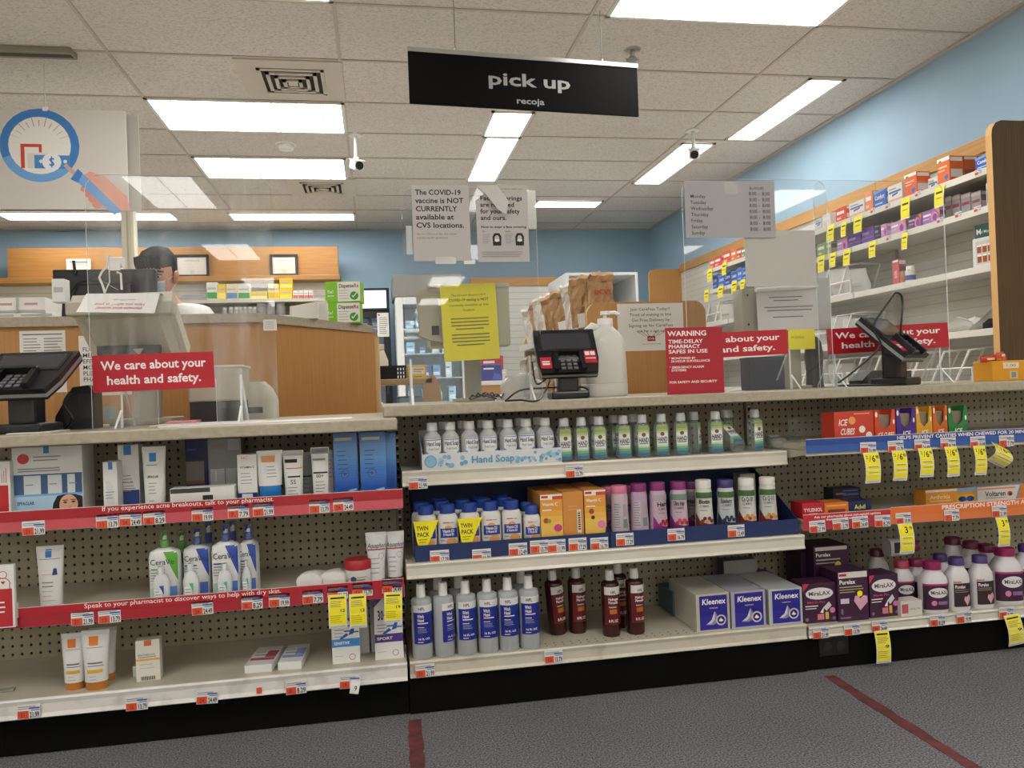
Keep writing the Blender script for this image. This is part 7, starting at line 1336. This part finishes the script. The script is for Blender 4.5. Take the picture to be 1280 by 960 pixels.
def bag(x, y, z, w, d, h, lean, rz, label, logo=False, m=None, white=False):
    rnd = random.Random(int(x*1000+y*777)); mb = MB(); mm = m or KRAFT; cr_ = rnd.uniform(-.012, .012)
    t = thing('paper_bag', label, 'bag', (x, y, z), (0, lean, rz), 'folded prescription bags in the pickup bin')
    lev = [(0, 1, 1), (.02, 1, 1), (h*.16, 1.01, .97), (h*.3, .98, .9), (h*.45, 1, .82), (h*.6, .97, .62), (h*.72, .99, .42), (h*.86, .96, .1)]; NL = len(lev)
    vs = []; fs = []; n = 24
    for (zz, sx, sy) in lev:
        for i in range(n):
            q = 2*pi*i/n; cx, sx_ = math.cos(q), math.sin(q); px = w/2*sx*math.copysign(min(1, abs(cx)*1.35), cx); py = d/2*sy*math.copysign(min(1, abs(sx_)*1.35), sx_); j = .0085 if .02 < zz else .002
            vs.append((px+rnd.uniform(-j, j), py+rnd.uniform(-j, j), zz+rnd.uniform(-j, j)*.5))
    for k in range(len(lev)-1):
        for i in range(n): i2 = (i+1) % n; fs.append((k*n+i, k*n+i2, k*n+n+i2, k*n+n+i))
    ks = [q for q in range(n)]; fs += [tuple(range(n-1, -1, -1)), tuple(range((NL-1)*n, NL*n))]; mb.add(vs, fs, mm)
    mb.obj('body', t)
    f = MB(); N_ = 7; up = []; dn = []
    for i in range(N_+1):
        xq = -w*.5+w*i/N_; up.append([(xq, -d*.16+rnd.uniform(-.005, .005), h*.83), (xq+cr_, -d*.30+rnd.uniform(-.006, .006), h*.93+rnd.uniform(-.005, .005)), (xq*.97+cr_, -d*.05, h+rnd.uniform(-.012, .006)), (xq, d*.10+rnd.uniform(-.005, .005), h*.84)])
    vv = [q for r_ in up for q in r_]; f.add(vv, [(4*i+k, 4*i+4+k, 4*i+5+k, 4*i+1+k) for i in range(N_) for k in range(3)], mm); f.obj('folded_top', t)
    if logo: MB().art(lambda u, v, o: (u, -d*.47+.3*max(0, v-h*.45)*d/h-o-.004, v), [T('CVS', -w*.14, h*.60, h*.085, HRT, w*.52, 'l', 1), Ci(-w*.3, h*.645, w*.055, HRT), Ci(-w*.2, h*.645, w*.055, HRT), Pg([(-w*.345, h*.635), (-w*.25, h*.585), (-w*.155, h*.635)], HRT)]).obj('logo', t, 'red heart and letters')
    else: MB().box(-w*.2, -d*.5-.005, h*.1, w*.25, -d*.5-.003, h*.34, PAPER).obj('receipt', t, 'white stapled receipt')
    return t
WB2 = c('#d9d5cc', .7)
zz = zsh[0]+.0005
bag(x0+.085, 3.17, zz, .105, .09, .25, .02, .1, 'tall kraft bag with a red logo nearest the maple end panel', True)
bag(x0+.06, 3.30, zz, .10, .06, .255, -.06, -.5, 'kraft bag standing directly behind the logo bag')
bag(x0+.07, 3.44, zz, .10, .05, .25, -.14, -.7, 'white-faced bag leaning behind the two tall kraft bags', m=WB2)
bag(x0+.05, 3.58, zz, .11, .06, .235, -.16, -.6, 'kraft bag leaning in the middle of the upper shelf')
bag(x0+.06, 3.74, zz, .11, .06, .23, -.2, -.5, 'crumpled kraft bag leaning beyond the middle of the upper shelf')
bag(x0+.05, 3.90, zz, .11, .05, .25, -.22, -.6, 'white bag near the far end of the upper shelf', m=WB2)
bag(x0+.06, 4.06, zz, .11, .06, .24, -.2, -.4, 'kraft bag near the far end of the upper shelf')
bag(x0+.05, 4.22, zz, .11, .05, .22, -.2, -.4, 'white bag last on the upper shelf by the far panel', m=WB2)
zz = zsh[1]+.0005
for i, (y, wq) in enumerate(((3.2, 0), (3.35, 0), (3.5, 1), (3.65, 0), (3.8, 0), (3.95, 1), (4.12, 0), (4.28, 1))):
    bag(x0+.035, y, zz, .12, .09, .225, -.12 if i > 1 else -.03, -.35+.06*(i % 3), f'{"white" if wq else "kraft"} bag on the lower shelf of the pickup bin, {ordn(i)} from the near panel', m=WB2 if wq else None)
# low shelf between the work counter and the middle register
yy = 3.86; a, b = PY(467, 473, yy), PY(541, 473, yy); zlo = PY(500, 473.5, yy).z; ED = c('#a58b66', .5)
t = thing('low_shelf', 'low tan shelf holding the black basket and yellow box', 'shelf', (a.x, yy, 0)); W = b.x-a.x
MB().box(0, 0, zlo-.028, W, .35, zlo, ED, .003).obj('top', t)
MB().prism([(W-.05, zlo-.03), (W-.004, zlo+.025), (W+.03, zlo-.02), (W+.075, .6), (W+.075, 0), (W-.05, 0)], 0, .03, c('#b3906a', .5)).obj('end_panel', t, 'curved end panel')
MB().box(0, .02, .6, W-.06, .34, .62, ED).box(0, .0, 0, .02, .35, zlo-.03, ED).obj('lower_shelf', t)
q = PY(491, 473, yy); w = .066; t = thing('plastic_basket', 'black open-weave plastic basket on the low tan shelf', 'basket', (q.x, yy+.09, zlo)); h = PY(491, 457.5, yy).z-zlo; m = MB()
for i in range(10): x = -w+.002+i*(2*w-.004)/9; m.box(x-.0025, -.06, 0, x+.0025, -.057, h, BLK2).box(x-.0025, .057, 0, x+.0025, .06, h, BLK2)
for z in (0, h*.3, h*.6, h-.005): m.box(-w, -.061, z, w, -.057, z+.005, BLK2).box(-w, .057, z, w, .061, z+.005, BLK2).box(-w, -.06, z, -w+.003, .06, z+.005, BLK2).box(w-.003, -.06, z, w, .06, z+.005, BLK2)
m.box(-w, -.06, 0, w*.3, .06, h*.85, c('#141416', .6)); m.box(-w, -.06, 0, w, .06, .003, BLK2); m.obj('body', t); MB().box(-w-.002, -.063, h-.006, w+.002, -.057, h+.003, BLACK).box(-w-.002, .057, h-.006, w+.002, .063, h+.003, BLACK).obj('rim', t)
q = PY(522, 473, yy); t = thing('yellow_box', 'yellow box with white label on the low tan shelf', 'box', (q.x, yy+.05, zlo)); w = .047; h = PY(522, 456.5, yy+.05).z-zlo; MB().box(-w, 0, 0, w, .08, h, c('#d8b42c', .5), .002).obj('carton', t); MB().art(flat(0, 0, 0), [R(-w*.5, h*.32, w*.85, h*.88, c('#e0d6c4', .5)), R(-w*.35, h*.65, w*.7, h*.72, c('#b8664a', .5)), R(-w*.35, h*.5, w*.5, h*.54, GINK), R(-w*.3, h*.1, w*.5, h*.18, c('#a8841a', .5))]).obj('printed_label', t)
p = PY(477, 470, 3.95); t = thing('spray_bottle', 'cream spray bottle behind the black basket', 'bottle', (p.x+.006, 4.0, zlo)); MB().box(-.1, -.03, -.02, .12, .06, -.0005, ED).obj('standing_ledge', t) if False else None
MB().loft([(0, .032, .026, 2.4), (.1, .032, .026, 2.4), (.14, .018, .016), (.155, .013, .013)], CREAM, 18).obj('body', t); MB().box(-.045, -.01, .155, .014, .01, .185, CREAM, .004).prism([(-.02, .155), (-.012, .155), (-.034, .11), (-.04, .112)], -.004, .004, CREAM).obj('trigger', t)
MB().box(-.14, -.06, 0, .14, .06, .02, ED, .002).box(-.14, -.06, -.9, -.12, .06, 0, ED).box(.12, -.06, -.9, .14, .06, 0, ED).thing('side_ledge', 'narrow tan ledge behind the low shelf under the spray bottle', 'shelf', (p.x, 4.17, zlo-.02)) if False else None
t.location = (p.x+.006, yy+.24, zlo)
p = PY(490, 505, yy+.1); t = thing('spray_bottle', 'grey spray bottle under the low tan shelf', 'bottle', (PY(492, 500, yy+.1).x, yy+.12, .62)); MB().loft([(0, .035, .03, 2.4), (.13, .035, .03, 2.4), (.17, .02, .018), (.19, .014, .014)], c('#b9b6ae', .4), 18).obj('body', t); MB().box(-.05, -.011, .19, .016, .011, .225, LGREY, .004).obj('trigger', t)
p = PY(515, 500, yy+.1); w = .07; MB().box(-w, 0, 0, w, .12, .27, c('#9dbfd6', .4), .012).art(flat(0, 0, 0), [R(-w*.8, .18, w*.8, .24, c('#c9dde8', .4)), Ci(0, .11, .03, c('#35559f', .5), .012), R(-w*.8, .02, w*.8, .06, c('#dfe6ea', .4))]).thing('wipes_pack', 'pale blue rounded wipes pack under the low tan shelf', 'pack', (p.x, yy+.12, .62))
# counter with blue and red packs
yy = 5.6; a, b = PY(596, 476, yy), PY(652, 476, yy); zk = PY(615, 476, yy).z
t = thing('back_counter', 'pale-topped wooden back counter holding blue and red packs', 'counter', (a.x, yy, 0)); W = b.x-a.x; MB().box(0, -.02, zk-.03, W, .5, zk, WPL, .003).obj('countertop', t); MB().box(.02, 0, 0, W-.02, .48, zk-.03, WOOD).obj('cabinet', t)
for i, (u0, u1, vt, y, c1, lb) in enumerate(((602, 628, 456, yy+.05, '#27348a', 'dark blue pack with white print on the back counter'), (602, 630, 445, yy+.2, '#b5263a', 'red pack standing behind the dark blue pack'), (628, 634, 462, yy+.04, '#c9c4bd', 'slim white pack beside the dark blue pack'))):
    q, r2 = PY(u0, 470, y), PY(u1, 470, y); w, h = r2.x-q.x, PY(u0, vt, y).z-zk; t = thing('supply_pack', lb, 'pack', (q.x, y, zk)); MB().box(0, 0, 0, w, .1, h, c(c1, .35), .006).obj('carton', t); MB().art(flat(0, 0, 0), [R(w*.1, h*.7, w*.6, h*.8, WT), Pg([(w*.5, h*.08), (w*.95, h*.08), (w*.9, h*.4), (w*.6, h*.5)], c('#4a5fb8' if i == 0 else '#d9707a', .4))]).obj('printed_label', t)
for i, (u, v, dx) in enumerate(((604, 490, 0), (616, 493, .08))):
    p = PZ(u, v+6, zR); MB().tube([(-.045+.01*k, .008*math.sin(k*2.2), .008+.008*(k % 2)+.012*abs(math.sin(k*.4))) for k in range(10)], .0035, c('#2a2622', .6), 7).tube([(-.04, .02, .006), (0, .03, .02), (.05, .02, .006)], .003, BLK2, 7).thing('wire_bundle', 'dark coiled wire bundle on the counter, '+['nearest the register pole', 'beside the plastic bag'][i], 'cable', (PY(u, v, 2.55).x, 2.56+dx*.5, zR))
p = PY(655, 490, 2.62); rnd = random.Random(2); t = thing('plastic_bag', 'crumpled clear plastic bag lying behind the sticker-covered card reader', 'bag', (p.x, 2.64, zR)); vs = []
rg = [(0, .09, .06), (.02, .095, .065), (.05, .08, .05), (.075, .05, .035), (.09, .02, .015)]
MB().loft([(z, rx*rnd.uniform(.85, 1.1), ry*rnd.uniform(.8, 1.1), 2, rnd.uniform(-.012, .012), 0) for z, rx, ry in rg], BAGCLR, 14).obj('film', t); MB().tube([(.02, 0, .085), (.05, -.01, .1), (.08, -.01, .09)], .005, BAGCLR, 6).obj('twisted_neck', t)

# ---------------------------------------------------------------- right wall shelving
xf, xb3 = 3.06, 3.385; yn, yfar = 3.40, 8.2; SZ = (1.93, 1.738, 1.442, 1.122); WS2 = c('#d0cec6', .45)
t = thing('wall_shelving', 'long white pharmacy shelving under the wood valance on the blue side wall', 'shelving', (0, 0, 0))
zvt = 2.205
m = MB(); yv = [yn, 4.75, 6.5, yfar]
for i in range(3): m = MB(); m.box(xb3-.02, yv[i]+.001, zvt-.085, xb3+.03, yv[i+1]-.001, zvt, WOODH, .002); m.obj('valance', t)
m = MB().box(xb3, yn, .3, xb3+.03, yfar, zvt-.085, WS2); z = .5
while z < zvt-.09: m.box(xb3-.002, yn, z, xb3+.001, yfar, z+.006, SLATD); z += .055
m.obj('slat_panel', t)
EP = c('#cfa468', .5)
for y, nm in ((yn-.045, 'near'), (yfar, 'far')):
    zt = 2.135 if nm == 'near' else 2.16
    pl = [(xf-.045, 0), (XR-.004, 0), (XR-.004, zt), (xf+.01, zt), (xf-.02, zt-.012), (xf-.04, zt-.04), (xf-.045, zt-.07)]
    MB().prism(pl, y, y+.04, wood('maple_end_shaded', '#54401f', '#644c2a') if nm == 'near' else WOOD, 'y', EP).obj('end_panel', t)  # near panel's maple is darkened in colour for its unlit face
for z in SZ+(.85,):
    for ya, yb_ in ((yn, 4.58), (4.59, 6.4), (6.41, yfar if z < 1.5 else PX(880, 330, xf).y)):
        MB().box(xf+.008, ya, z-.02, xb3, yb_, z-.003, WS2).box(xf, ya, z-.034, xf+.01, yb_, z+.002, c('#d6d3c9', .4), .002).obj('shelf', t)
for y in (4.585, 6.405): MB().box(xb3-.03, y-.015, .3, xb3, y+.015, zvt-.09, c('#b5b3ab', .4)).obj('upright', t)
def wtag(u, v): 
    p = PX(u, v, xf-.0006); o = bpy.data.objects.new('price_tag', tag_mesh('11.99', 0)); COL.objects.link(o); o.parent = t; o.location = (xf-.0008, p.y, p.z); o.rotation_euler = (0, 0, -pi/2); o.scale = (.9, 1, .75)
for u, v in ((1223, 215), (1147.5, 242), (1110, 257), (1091, 263), (1222, 261), (1198, 268), (1175, 275), (1132, 291), (1111, 297)): wtag(u, v)
def ybox(u0, u1, vt, k, d, hx, shapes, label, n=1, dx=0, hfix=None):
    """carton on the side-wall shelf: printed face towards -x; u0 (far) to u1 (near) spans its length along the wall"""
    X = xf+.03+dx; z = SZ[k]; y1, y0 = PX(u0, 250, X).y, PX(u1, 250, X).y; L = y1-y0; h = hfix or (PX((u0+u1)/2, vt, X).z-z)
    t = thing('medicine_carton', label, 'box', (X, (y0+y1)/2, z+.0022), group='cartons on the side wall shelving')
    MB().box(0, -L/2, 0, d, L/2, h, c(hx, .45), .0015).obj('carton', t)
    MB().art(lambda u, v, o: (-o, L/2-u, v), shapes(L, h)).art(lambda u, v, o: (u, -L/2-o, v), [R(d*.08, h*.2, d*.92, h*.5, c('#d8d2cc', .5)), R(d*.08, h*.8, d*.92, h*.95, c('#e0dcd6', .5))]).obj('printed_faces', t)
    return X, y0, L, h
def orbox(w, h): return [R(0, h*.86, w, h, WT), Ci(w*.25, h*.88, w*.12, c('#4a9a50', .4), h*.05), R(w*.1, h*.62, w*.8, h*.68, c('#f0d0a0', .5)), R(w*.1, h*.5, w*.6, h*.54, c('#f0d0a0', .5)), Ci(w*.68, h*.25, w*.1, c('#3a64b5', .4)), Ci(w*.8, h*.27, w*.1, c('#3a64b5', .4)), Pg([(w*.58, h*.24), (w*.73, h*.08), (w*.9, h*.25)], c('#3a64b5', .4))]
def whbox(w, h): return [R(w*.08, h*.55, w*.92, h*.66, c('#3a5aa5', .5)), Pg([(w*.3, h*.36), (w*.7, h*.44), (w*.72, h*.54), (w*.3, h*.48)], c('#2f4d99', .4)), R(0, 0, w, h*.2, c('#e3a184', .4)), R(w*.1, h*.75, w*.6, h*.82, GREY)]
def blbox(w, h): return [T('Comfort', w*.1, h*.5, h*.25, WT, w*.75, 'l', 1), R(w*.1, h*.2, w*.7, h*.3, c('#9fc0e8', .4)), Pg([(0, h*.8), (w, h*.95), (w, h), (0, h)], c('#5f9ae0', .4))]
def rdbox(w, h): return [R(w*.1, h*.55, w*.8, h*.75, WT), R(w*.1, h*.2, w*.5, h*.35, c('#f0c0a0', .5))]
def ppbox(w, h): return [Ci(w*.68, h*.45, w*.2, c('#e08ab0', .4), h*.36), Ci(w*.72, h*.4, w*.13, c('#8a3f9a', .4), h*.26), R(w*.05, h*.6, w*.5, h*.75, WT), R(w*.05, h*.35, w*.4, h*.45, c('#c9b0d8', .4)), Pg([(w*.75, h), (w, h), (w, h*.5)], c('#e0904a', .4))]
def dpbox(w, h): return [R(w*.08, h*.55, w*.6, h*.72, c('#a58ac0', .5)), R(w*.08, h*.3, w*.9, h*.36, c('#8a70a8', .5))]
X, y0, L, h = ybox(1173, 1188.5, 197, 0, .085, '#d9682c', orbox, 'orange heart-marked carton at the front of three on the top shelf near the end panel')
for i in (1, 2): ybox(1173, 1188.5, 197, 0, .085, '#b04a20', orbox, ['', 'second of three orange cartons lined up on the top shelf', 'third of three orange cartons lined up on the top shelf'][i], dx=.0, hfix=h) if False else None
for i in (1, 2):
    t = thing('medicine_carton', ['', 'second of three orange cartons lined up toward the wall on the top shelf', 'third of three orange cartons lined up toward the wall on the top shelf'][i], 'box', (X+.0875*i, y0+L/2, SZ[0]+.0022), group='cartons on the side wall shelving'); MB().box(0, -L/2, 0, .085, L/2, h, c('#b5562a', .45), .0015).obj('carton', t); MB().art(lambda u, v, o: (u, -L/2-o, v), [R(.004, h*.86, .08, h*.97, c('#d8cfc4', .5)), R(.004, h*.2, .08, h*.5, c('#8f3f20', .5))]).obj('printed_faces', t)
ybox(1221, 1243, 194, 0, .08, '#2356b0', blbox, 'blue carton on the top shelf beside the end panel')
ybox(1161, 1173, 222, 0, .04, '#dedbd6', whbox, 'small white carton on the top shelf beside the orange cartons', dx=.06)
ybox(1131, 1146.5, 217, 0, .09, '#d9602e', orbox, 'single tall orange carton in the middle of the top shelf')
ybox(1110, 1128, 231, 0, .06, '#dedbd6', whbox, 'white carton with blue print between the blue and tall orange cartons')
ybox(1092, 1108, 238, 0, .06, '#2a62b8', blbox, 'bright blue carton on the top shelf in the middle')
ybox(1081, 1091, 240, 0, .07, '#e08a5c', rdbox, 'pale orange carton beside the bright blue one')
ybox(1061, 1080, 252, 0, .06, '#dedbd6', whbox, 'wide white carton left of the pale orange one on the top shelf'.replace('left of', 'before'))
ybox(1044, 1057, 260, 0, .07, '#d8452c', rdbox, 'red-orange carton on the top shelf behind the screen edge')
ybox(1027, 1037, 268, 0, .07, '#d9d4d6', rdbox, 'white and pink carton on the top shelf behind the screen edge')
ybox(1018, 1026, 274, 0, .06, '#c9cbcd', whbox, 'small grey-white carton far along the top shelf')
for i, (u0, u1, vt, hx) in enumerate(((884, 891, 325, '#d8602c'), (890, 899, 322, '#d9403a'), (901, 911, 315, '#d8503a'), (911, 918, 313, '#d87a3a'), (918, 925, 311, '#c9403a'), (924, 930, 310, '#5f9a5a'))):
    ybox(u0, u1, vt, 0, .07, hx, rdbox, ['orange', 'red', 'bright red', 'pale orange', 'crimson', 'green'][i]+f' carton at the far end of the top shelf, {ordn(i)} from the far panel')
for i, (u0, u1) in enumerate(((887, 893), (894, 902), (902, 910), (910, 918), (918, 924), (924, 931))):
    ybox(u0, u1, 345-i*2.2+(2 if i % 2 else 0), 1, .07, ['#2d5fc0', '#3a6fd0', '#2550b0'][i % 3], blbox, f'blue carton at the far end of the second shelf, {ordn(i)} from the far panel')
ybox(1233, 1243, 228, 1, .06, '#d9d8dc', lambda w, h: [R(w*.1, h*.15, w*.9, h*.75, c('#3a4fa8', .4)), Ci(w*.5, h*.5, w*.25, c('#c9d4ec', .4), h*.15)], 'upright white and blue carton on the second shelf beside the end panel')
for i, (u0, u1, d) in enumerate(((1181, 1189, 0), (1189.5, 1200, .05), (1201, 1213, .1), (1214, 1226, .15))):
    ybox(u0, u1, 246-i*2, 1, .06, '#8f8a8c', lambda w, h: [R(0, h*.8, w, h*.95, c('#b5a9a9', .5)), R(w*.1, h*.45, w*.9, h*.6, c('#8a3f4a', .5))], f'grey and maroon carton on the second shelf, {ordn(i)} after the purple ones', dx=.03)
for i, (u0, u1, vt, hx, f) in enumerate(((1044, 1057, 300, '#b58ac0', ppbox), (1058, 1074, 293, '#5a3a86', dpbox), (1075, 1091, 285, '#6a4596', dpbox), (1091.5, 1099, 284, '#2b2438', dpbox), (1099.5, 1107, 281, '#c59ac8', ppbox), (1112, 1131, 277, '#c79ac0', ppbox), (1134, 1151, 270, '#7d4f90', ppbox), (1152, 1174, 263, '#a06ab0', ppbox))):
    ybox(u0, u1, vt, 1, .06, hx, f, ['pale purple swirl carton', 'deep violet carton', 'violet carton with grey lines', 'dark near-black carton', 'slim pale purple carton', 'pink and purple swirl carton', 'purple swirl carton', 'large pink and orange swirl carton'][i]+f' on the second shelf, {ordn(i)} from the screen edge')
for i, (u0, u1) in enumerate(((1019, 1030), (1030.5, 1037))): ybox(u0, u1, 305-i*2, 1, .07, ['#7fa06a', '#9aa88a'][i], rdbox, ['green', 'pale green'][i]+' carton on the second shelf seen through the clear screens')
# small yellow wall tags
def ytag(u0, v0, u1, v1, k, label):
    X = xf-.004; p, q = PX(u0, v0, X), PX(u1, v1, X); L = abs(p.y-q.y); h = abs(p.z-q.z); m = MB()
    f = lambda u, v, o: (-o-.01*math.sin(-v/h*2), -u, v)
    m.art(f, [R(-L/2, -h, L/2, 0, YEL)], sub=6, base=-6); m.art(f, [R(-L/2, -h, L/2, 0, YEL), R(-L*.35, -h*.35, L*.35, -h*.25, INK), R(-L*.3, -h*.6, L*.3, -h*.55, c('#8f8a1a', .5)), R(-L/2, -h, L/2, -h*.93, WT)], sub=6)
    m.thing('sale_tag', label, 'tag', (X, (p.y+q.y)/2, p.z), (0, 0, 0), 'yellow sale tags on the side wall shelving')
for i, a in enumerate(((1127, 249, 1139, 272), (1169, 235, 1182, 257), (1068, 272, 1079, 289), (1052, 278, 1059, 295), (1034, 283, 1044, 301))): ytag(*a, 0, f'small yellow tag under the top shelf, {ordn(i)} of the near group')
for i, a in enumerate(((1128, 292, 1136, 311), (1087, 303, 1096, 321), (1055, 313, 1064, 331), (1038, 317, 1046, 333), (1023, 321, 1032, 339))): ytag(*a, 1, f'small yellow tag under the second shelf, {ordn(i)} of the near group')
for i, a in enumerate(((903, 329, 909, 343), (885, 337, 891, 351))): ytag(*a, 0, f'small yellow tag under the far end of the top shelf, {["nearer", "farther"][i]} one')
for i, a in enumerate(((926, 350, 932, 364), (915, 352, 922, 366), (898, 358, 905, 371), (881, 363, 887, 377))): ytag(*a, 1, f'small yellow tag under the far end of the second shelf, {ordn(i)} from the blank sheet')
# pill organiser display, papers, bottles on shelf three and four
X = xf+.06; ya, yb_ = PX(1243, 300, X).y, PX(1217, 300, X).y; L = yb_-ya; h = PX(1230, 279, X).z-SZ[2]
t = thing('pill_display', 'white medicine organiser display with green header and amber bottles on the third shelf', 'display', (X, (ya+yb_)/2, SZ[2]+.0022), (0, 0, math.radians(8)))
MB().box(0, -L/2, 0, .12, L/2, h*.68, c('#d8d8d6', .4), .003).obj('carton', t); MB().box(.02, -L/2, h*.68, .026, L/2, h, c('#0f5a52', .4)).art(lambda u, v, o: (.02-o, L/2-u, v), [T('M', L*.06, h*.78, h*.12, WT, None, 'l', 1), T('ed Minder', L*.2, h*.79, h*.07, WT, L*.6, 'l', 0)]).obj('header_card', t, 'green header card')
am = c('#9a4a1c', .3); b_ = MB().art(lambda u, v, o: (-o, L/2-u, v), [R(L*.14, h*.08, L*.92, h*.6, c('#c9c3b5', .4))]+[q for i in range(6) for q in (R(L*(.2+.23*(i % 3)), h*(.12+.22*(i//3)), L*(.38+.23*(i % 3)), h*(.26+.22*(i//3)), am), R(L*(.2+.23*(i % 3)), h*(.26+.22*(i//3)), L*(.38+.23*(i % 3)), h*(.3+.22*(i//3)), WT))]); b_.obj('printed_front', t)
def ybottle(u, vt, k, hx, cap, label, r=.028):
    X = xf+.05; y = PX(u, 340, X).y; h = PX(u, vt, X).z-SZ[k]; t = thing('pill_bottle', label, 'bottle', (X, y, SZ[k]+.0022)); MB().loft([(0, r, r), (h*.7, r, r), (h*.78, r*.7, r*.7)], c(hx, .35), 18).obj('body', t); MB().loft([(h*.76, r*.85, r*.85), (h, r*.82, r*.82)], c(cap, .35), 18).obj('cap', t)
    MB().loft([(h*.12, r*1.01, r*1.01), (h*.42, r*1.01, r*1.01)], c('#4a5a9a' if cap == '#e6e4de' else '#b5764a', .4), 18, capb=False, capt=False).obj('printed_label', t)
ybottle(1138, 333, 2, '#d9d5d0', '#e6e4de', 'white pill bottle with green and blue label on the third shelf'); ybottle(1129.5, 334, 2, '#b8806a', '#3a3a40', 'amber pill bottle with black cap on the third shelf', .022)
X, y0, L, h = ybox(1112, 1120, 326, 2, .05, '#c9606a', lambda w, h: [R(w*.1, h*.9, w*.9, h*.98, WT), R(w*.3, h*.25, w*.7, h*.55, c('#e8a0a8', .4))], 'tall pink carton on the third shelf next to the amber bottle')
p = PX(1216, 333, xf+.15); t = thing('pill_bottle', 'small mauve bottle half hidden behind the organiser display', 'bottle', (xf+.17, p.y, SZ[2]+.0022)); MB().loft([(0, .02, .02), (.05, .02, .02), (.06, .012, .012)], c('#a87aa0', .4), 14).obj('body', t); MB().loft([(.06, .014, .014), (.075, .014, .014)], WPL, 12).obj('cap', t)
for i, (u, w_, tl, lb) in enumerate(((1188, .13, .18, 'crumpled white paper lying on the fourth side-wall shelf'), (1232, .12, .75, 'white paper tilted up against a black object on the fourth shelf'))):
    X = xf+.06; y = PX(u, 400, X).y; m = MB(); rnd = random.Random(i+4); n = 6; vs = []; fs = []
    for a_ in range(n+1):
        for b_ in range(n+1): vs.append((b_/n*.14, (a_/n-.5)*w_*2, max(.002, [.085, .15][i]*(1-abs(a_/n-[.35, .05][i])*1.05)*(.55+.45*math.sin(b_*1.3+1))+rnd.uniform(0, .008))))
    for a_ in range(n):
        for b_ in range(n): q = a_*(n+1)+b_; fs.append((q, q+1, q+n+2, q+n+1))
    m.add(vs, fs, PAPER).add([(x, y_, z_-.0012) for x, y_, z_ in vs], [f[::-1] for f in fs], PAPER); m.thing('crumpled_paper', lb, 'paper', (X, y, SZ[3]+.004))
X = xf+.1; y = PX(1243, 405, X).y; t = thing('black_pouch', 'black object under the tilted white paper by the end panel', 'pouch', (X, y, SZ[3]+.0022)); MB().loft([(0, .05, .045, 3), (.03, .05, .045, 3), (.05, .03, .03, 2)], BLK2, 18).obj('body', t); MB().box(-.02, -.02, .05, .02, .02, .054, DKG).obj('flap', t)
# wire racks holding clear bags
def rack(y0, y1, k, n, hh, label, bags, bl, zz=None):
    z = SZ[k]+.0022 if zz is None else zz; t = thing('wire_rack', label, 'rack', (xf, (y0+y1)/2, z), group='white wire file racks on the side wall shelving'); L = y1-y0; r = .0052; f = MB()
    for (x, zq) in ((0.006, .004), (.25, .004), (.006, hh*.45)): f.tube([(x, -L/2, zq), (x, L/2, zq)], r, WIRE, 6)
    for s in (-1, 1): f.tube([(.006, s*L/2, .004), (.006, s*L/2, hh*.45)], r, WIRE, 6).tube([(.006, s*L/2, .004), (.25, s*L/2, .004)], r, WIRE, 6)
    f.obj('frame', t)
    for i in range(n):
        y = -L/2+L*(i+.5)/n; MB().tube([(.006, y+.03, .004), (.012, y-.07, hh), (.1, y-.085, hh*1.04), (.24, y-.085, hh*1.02), (.25, y+.03, .004)], r*1.25, c('#eeece6', .35), 6).obj('divider', t)
    rnd = random.Random(int(y0*100))
    for i in range(bags):
        y = y0+L*(i+.35)/bags; w, h = rnd.uniform(.075, .1), rnd.uniform(.8, 1.0)*hh; kk = rnd.choice((0, 0, 1)); mb = MB()
        mb.loft([(.006, w*.9, .012, 2.5, 0, 0), (h*.3, w, .02, 2.5, rnd.uniform(-.01, .01), -.01), (h*.7, w*.95, .016, 2.4, rnd.uniform(-.01, .01), -.03), (h, w*.85, .003, 2.2, 0, -.05)], c(['#e2e0db', '#c3c1bc'][kk], .25) if rnd.random() > .15 else BAGCLR, 14)
        mb.box(-w*.5, -.034, h*.3, w*.4, -.02, h*.6, c('#b9b7b2', .5))
        mb.thing('prescription_bag', f'white prescription bag {bl}, {ordn(i)} from the near end', 'bag', (xf+.085, y, z+.004), (0, 0, rnd.uniform(-1.2, -.8)), 'bagged prescriptions in wire racks')
rack(4.62, 5.9, 2, 6, .19, 'white wire rack on the third shelf beyond the pink carton', 9, 'in the wire rack on the third shelf')
rack(4.62, 5.9, 3, 8, .19, 'white wire rack on the fourth shelf behind the tilted card reader', 8, 'in the wire rack on the fourth shelf')
rack(6.55, 8.0, 2, 7, .17, 'white wire rack at the far end of the third shelf', 11, 'at the far end of the third shelf')
rack(3.6, 4.7, 3, 6, .17, 'white wire rack under the fourth shelf above the counter top', 0, '', .8522)
rack(4.75, 5.9, 3, 6, .17, 'white wire rack on the lowest shelf behind the phone handset', 4, 'in the lowest wire rack', .8522)
# ---------------------------------------------------------------- camera, world, colour
cd = bpy.data.cameras.new('camera'); cd.sensor_fit = 'HORIZONTAL'; cd.sensor_width = 36; cd.lens = FPX/1280*36; cd.clip_start = .05; cd.clip_end = 60
co = bpy.data.objects.new('camera', cd); COL.objects.link(co)
Mx = Matrix((cr, cu_, -cf)).transposed().to_4x4(); Mx.translation = CP; co.matrix_world = Mx; S.camera = co
wd = bpy.data.worlds.new('room_ambient'); S.world = wd; wd.use_nodes = True
wd.node_tree.nodes['Background'].inputs[0].default_value = (.8, .85, .9, 1); wd.node_tree.nodes['Background'].inputs[1].default_value = .15
S.view_settings.view_transform = 'Standard'; S.view_settings.look = 'None'; S.view_settings.gamma = 1; S.view_settings.use_curve_mapping = False; S.view_settings.exposure = EXPOSURE
try: S.cycles.transparent_max_bounces = 24; S.cycles.max_bounces = 10
except Exception: pass
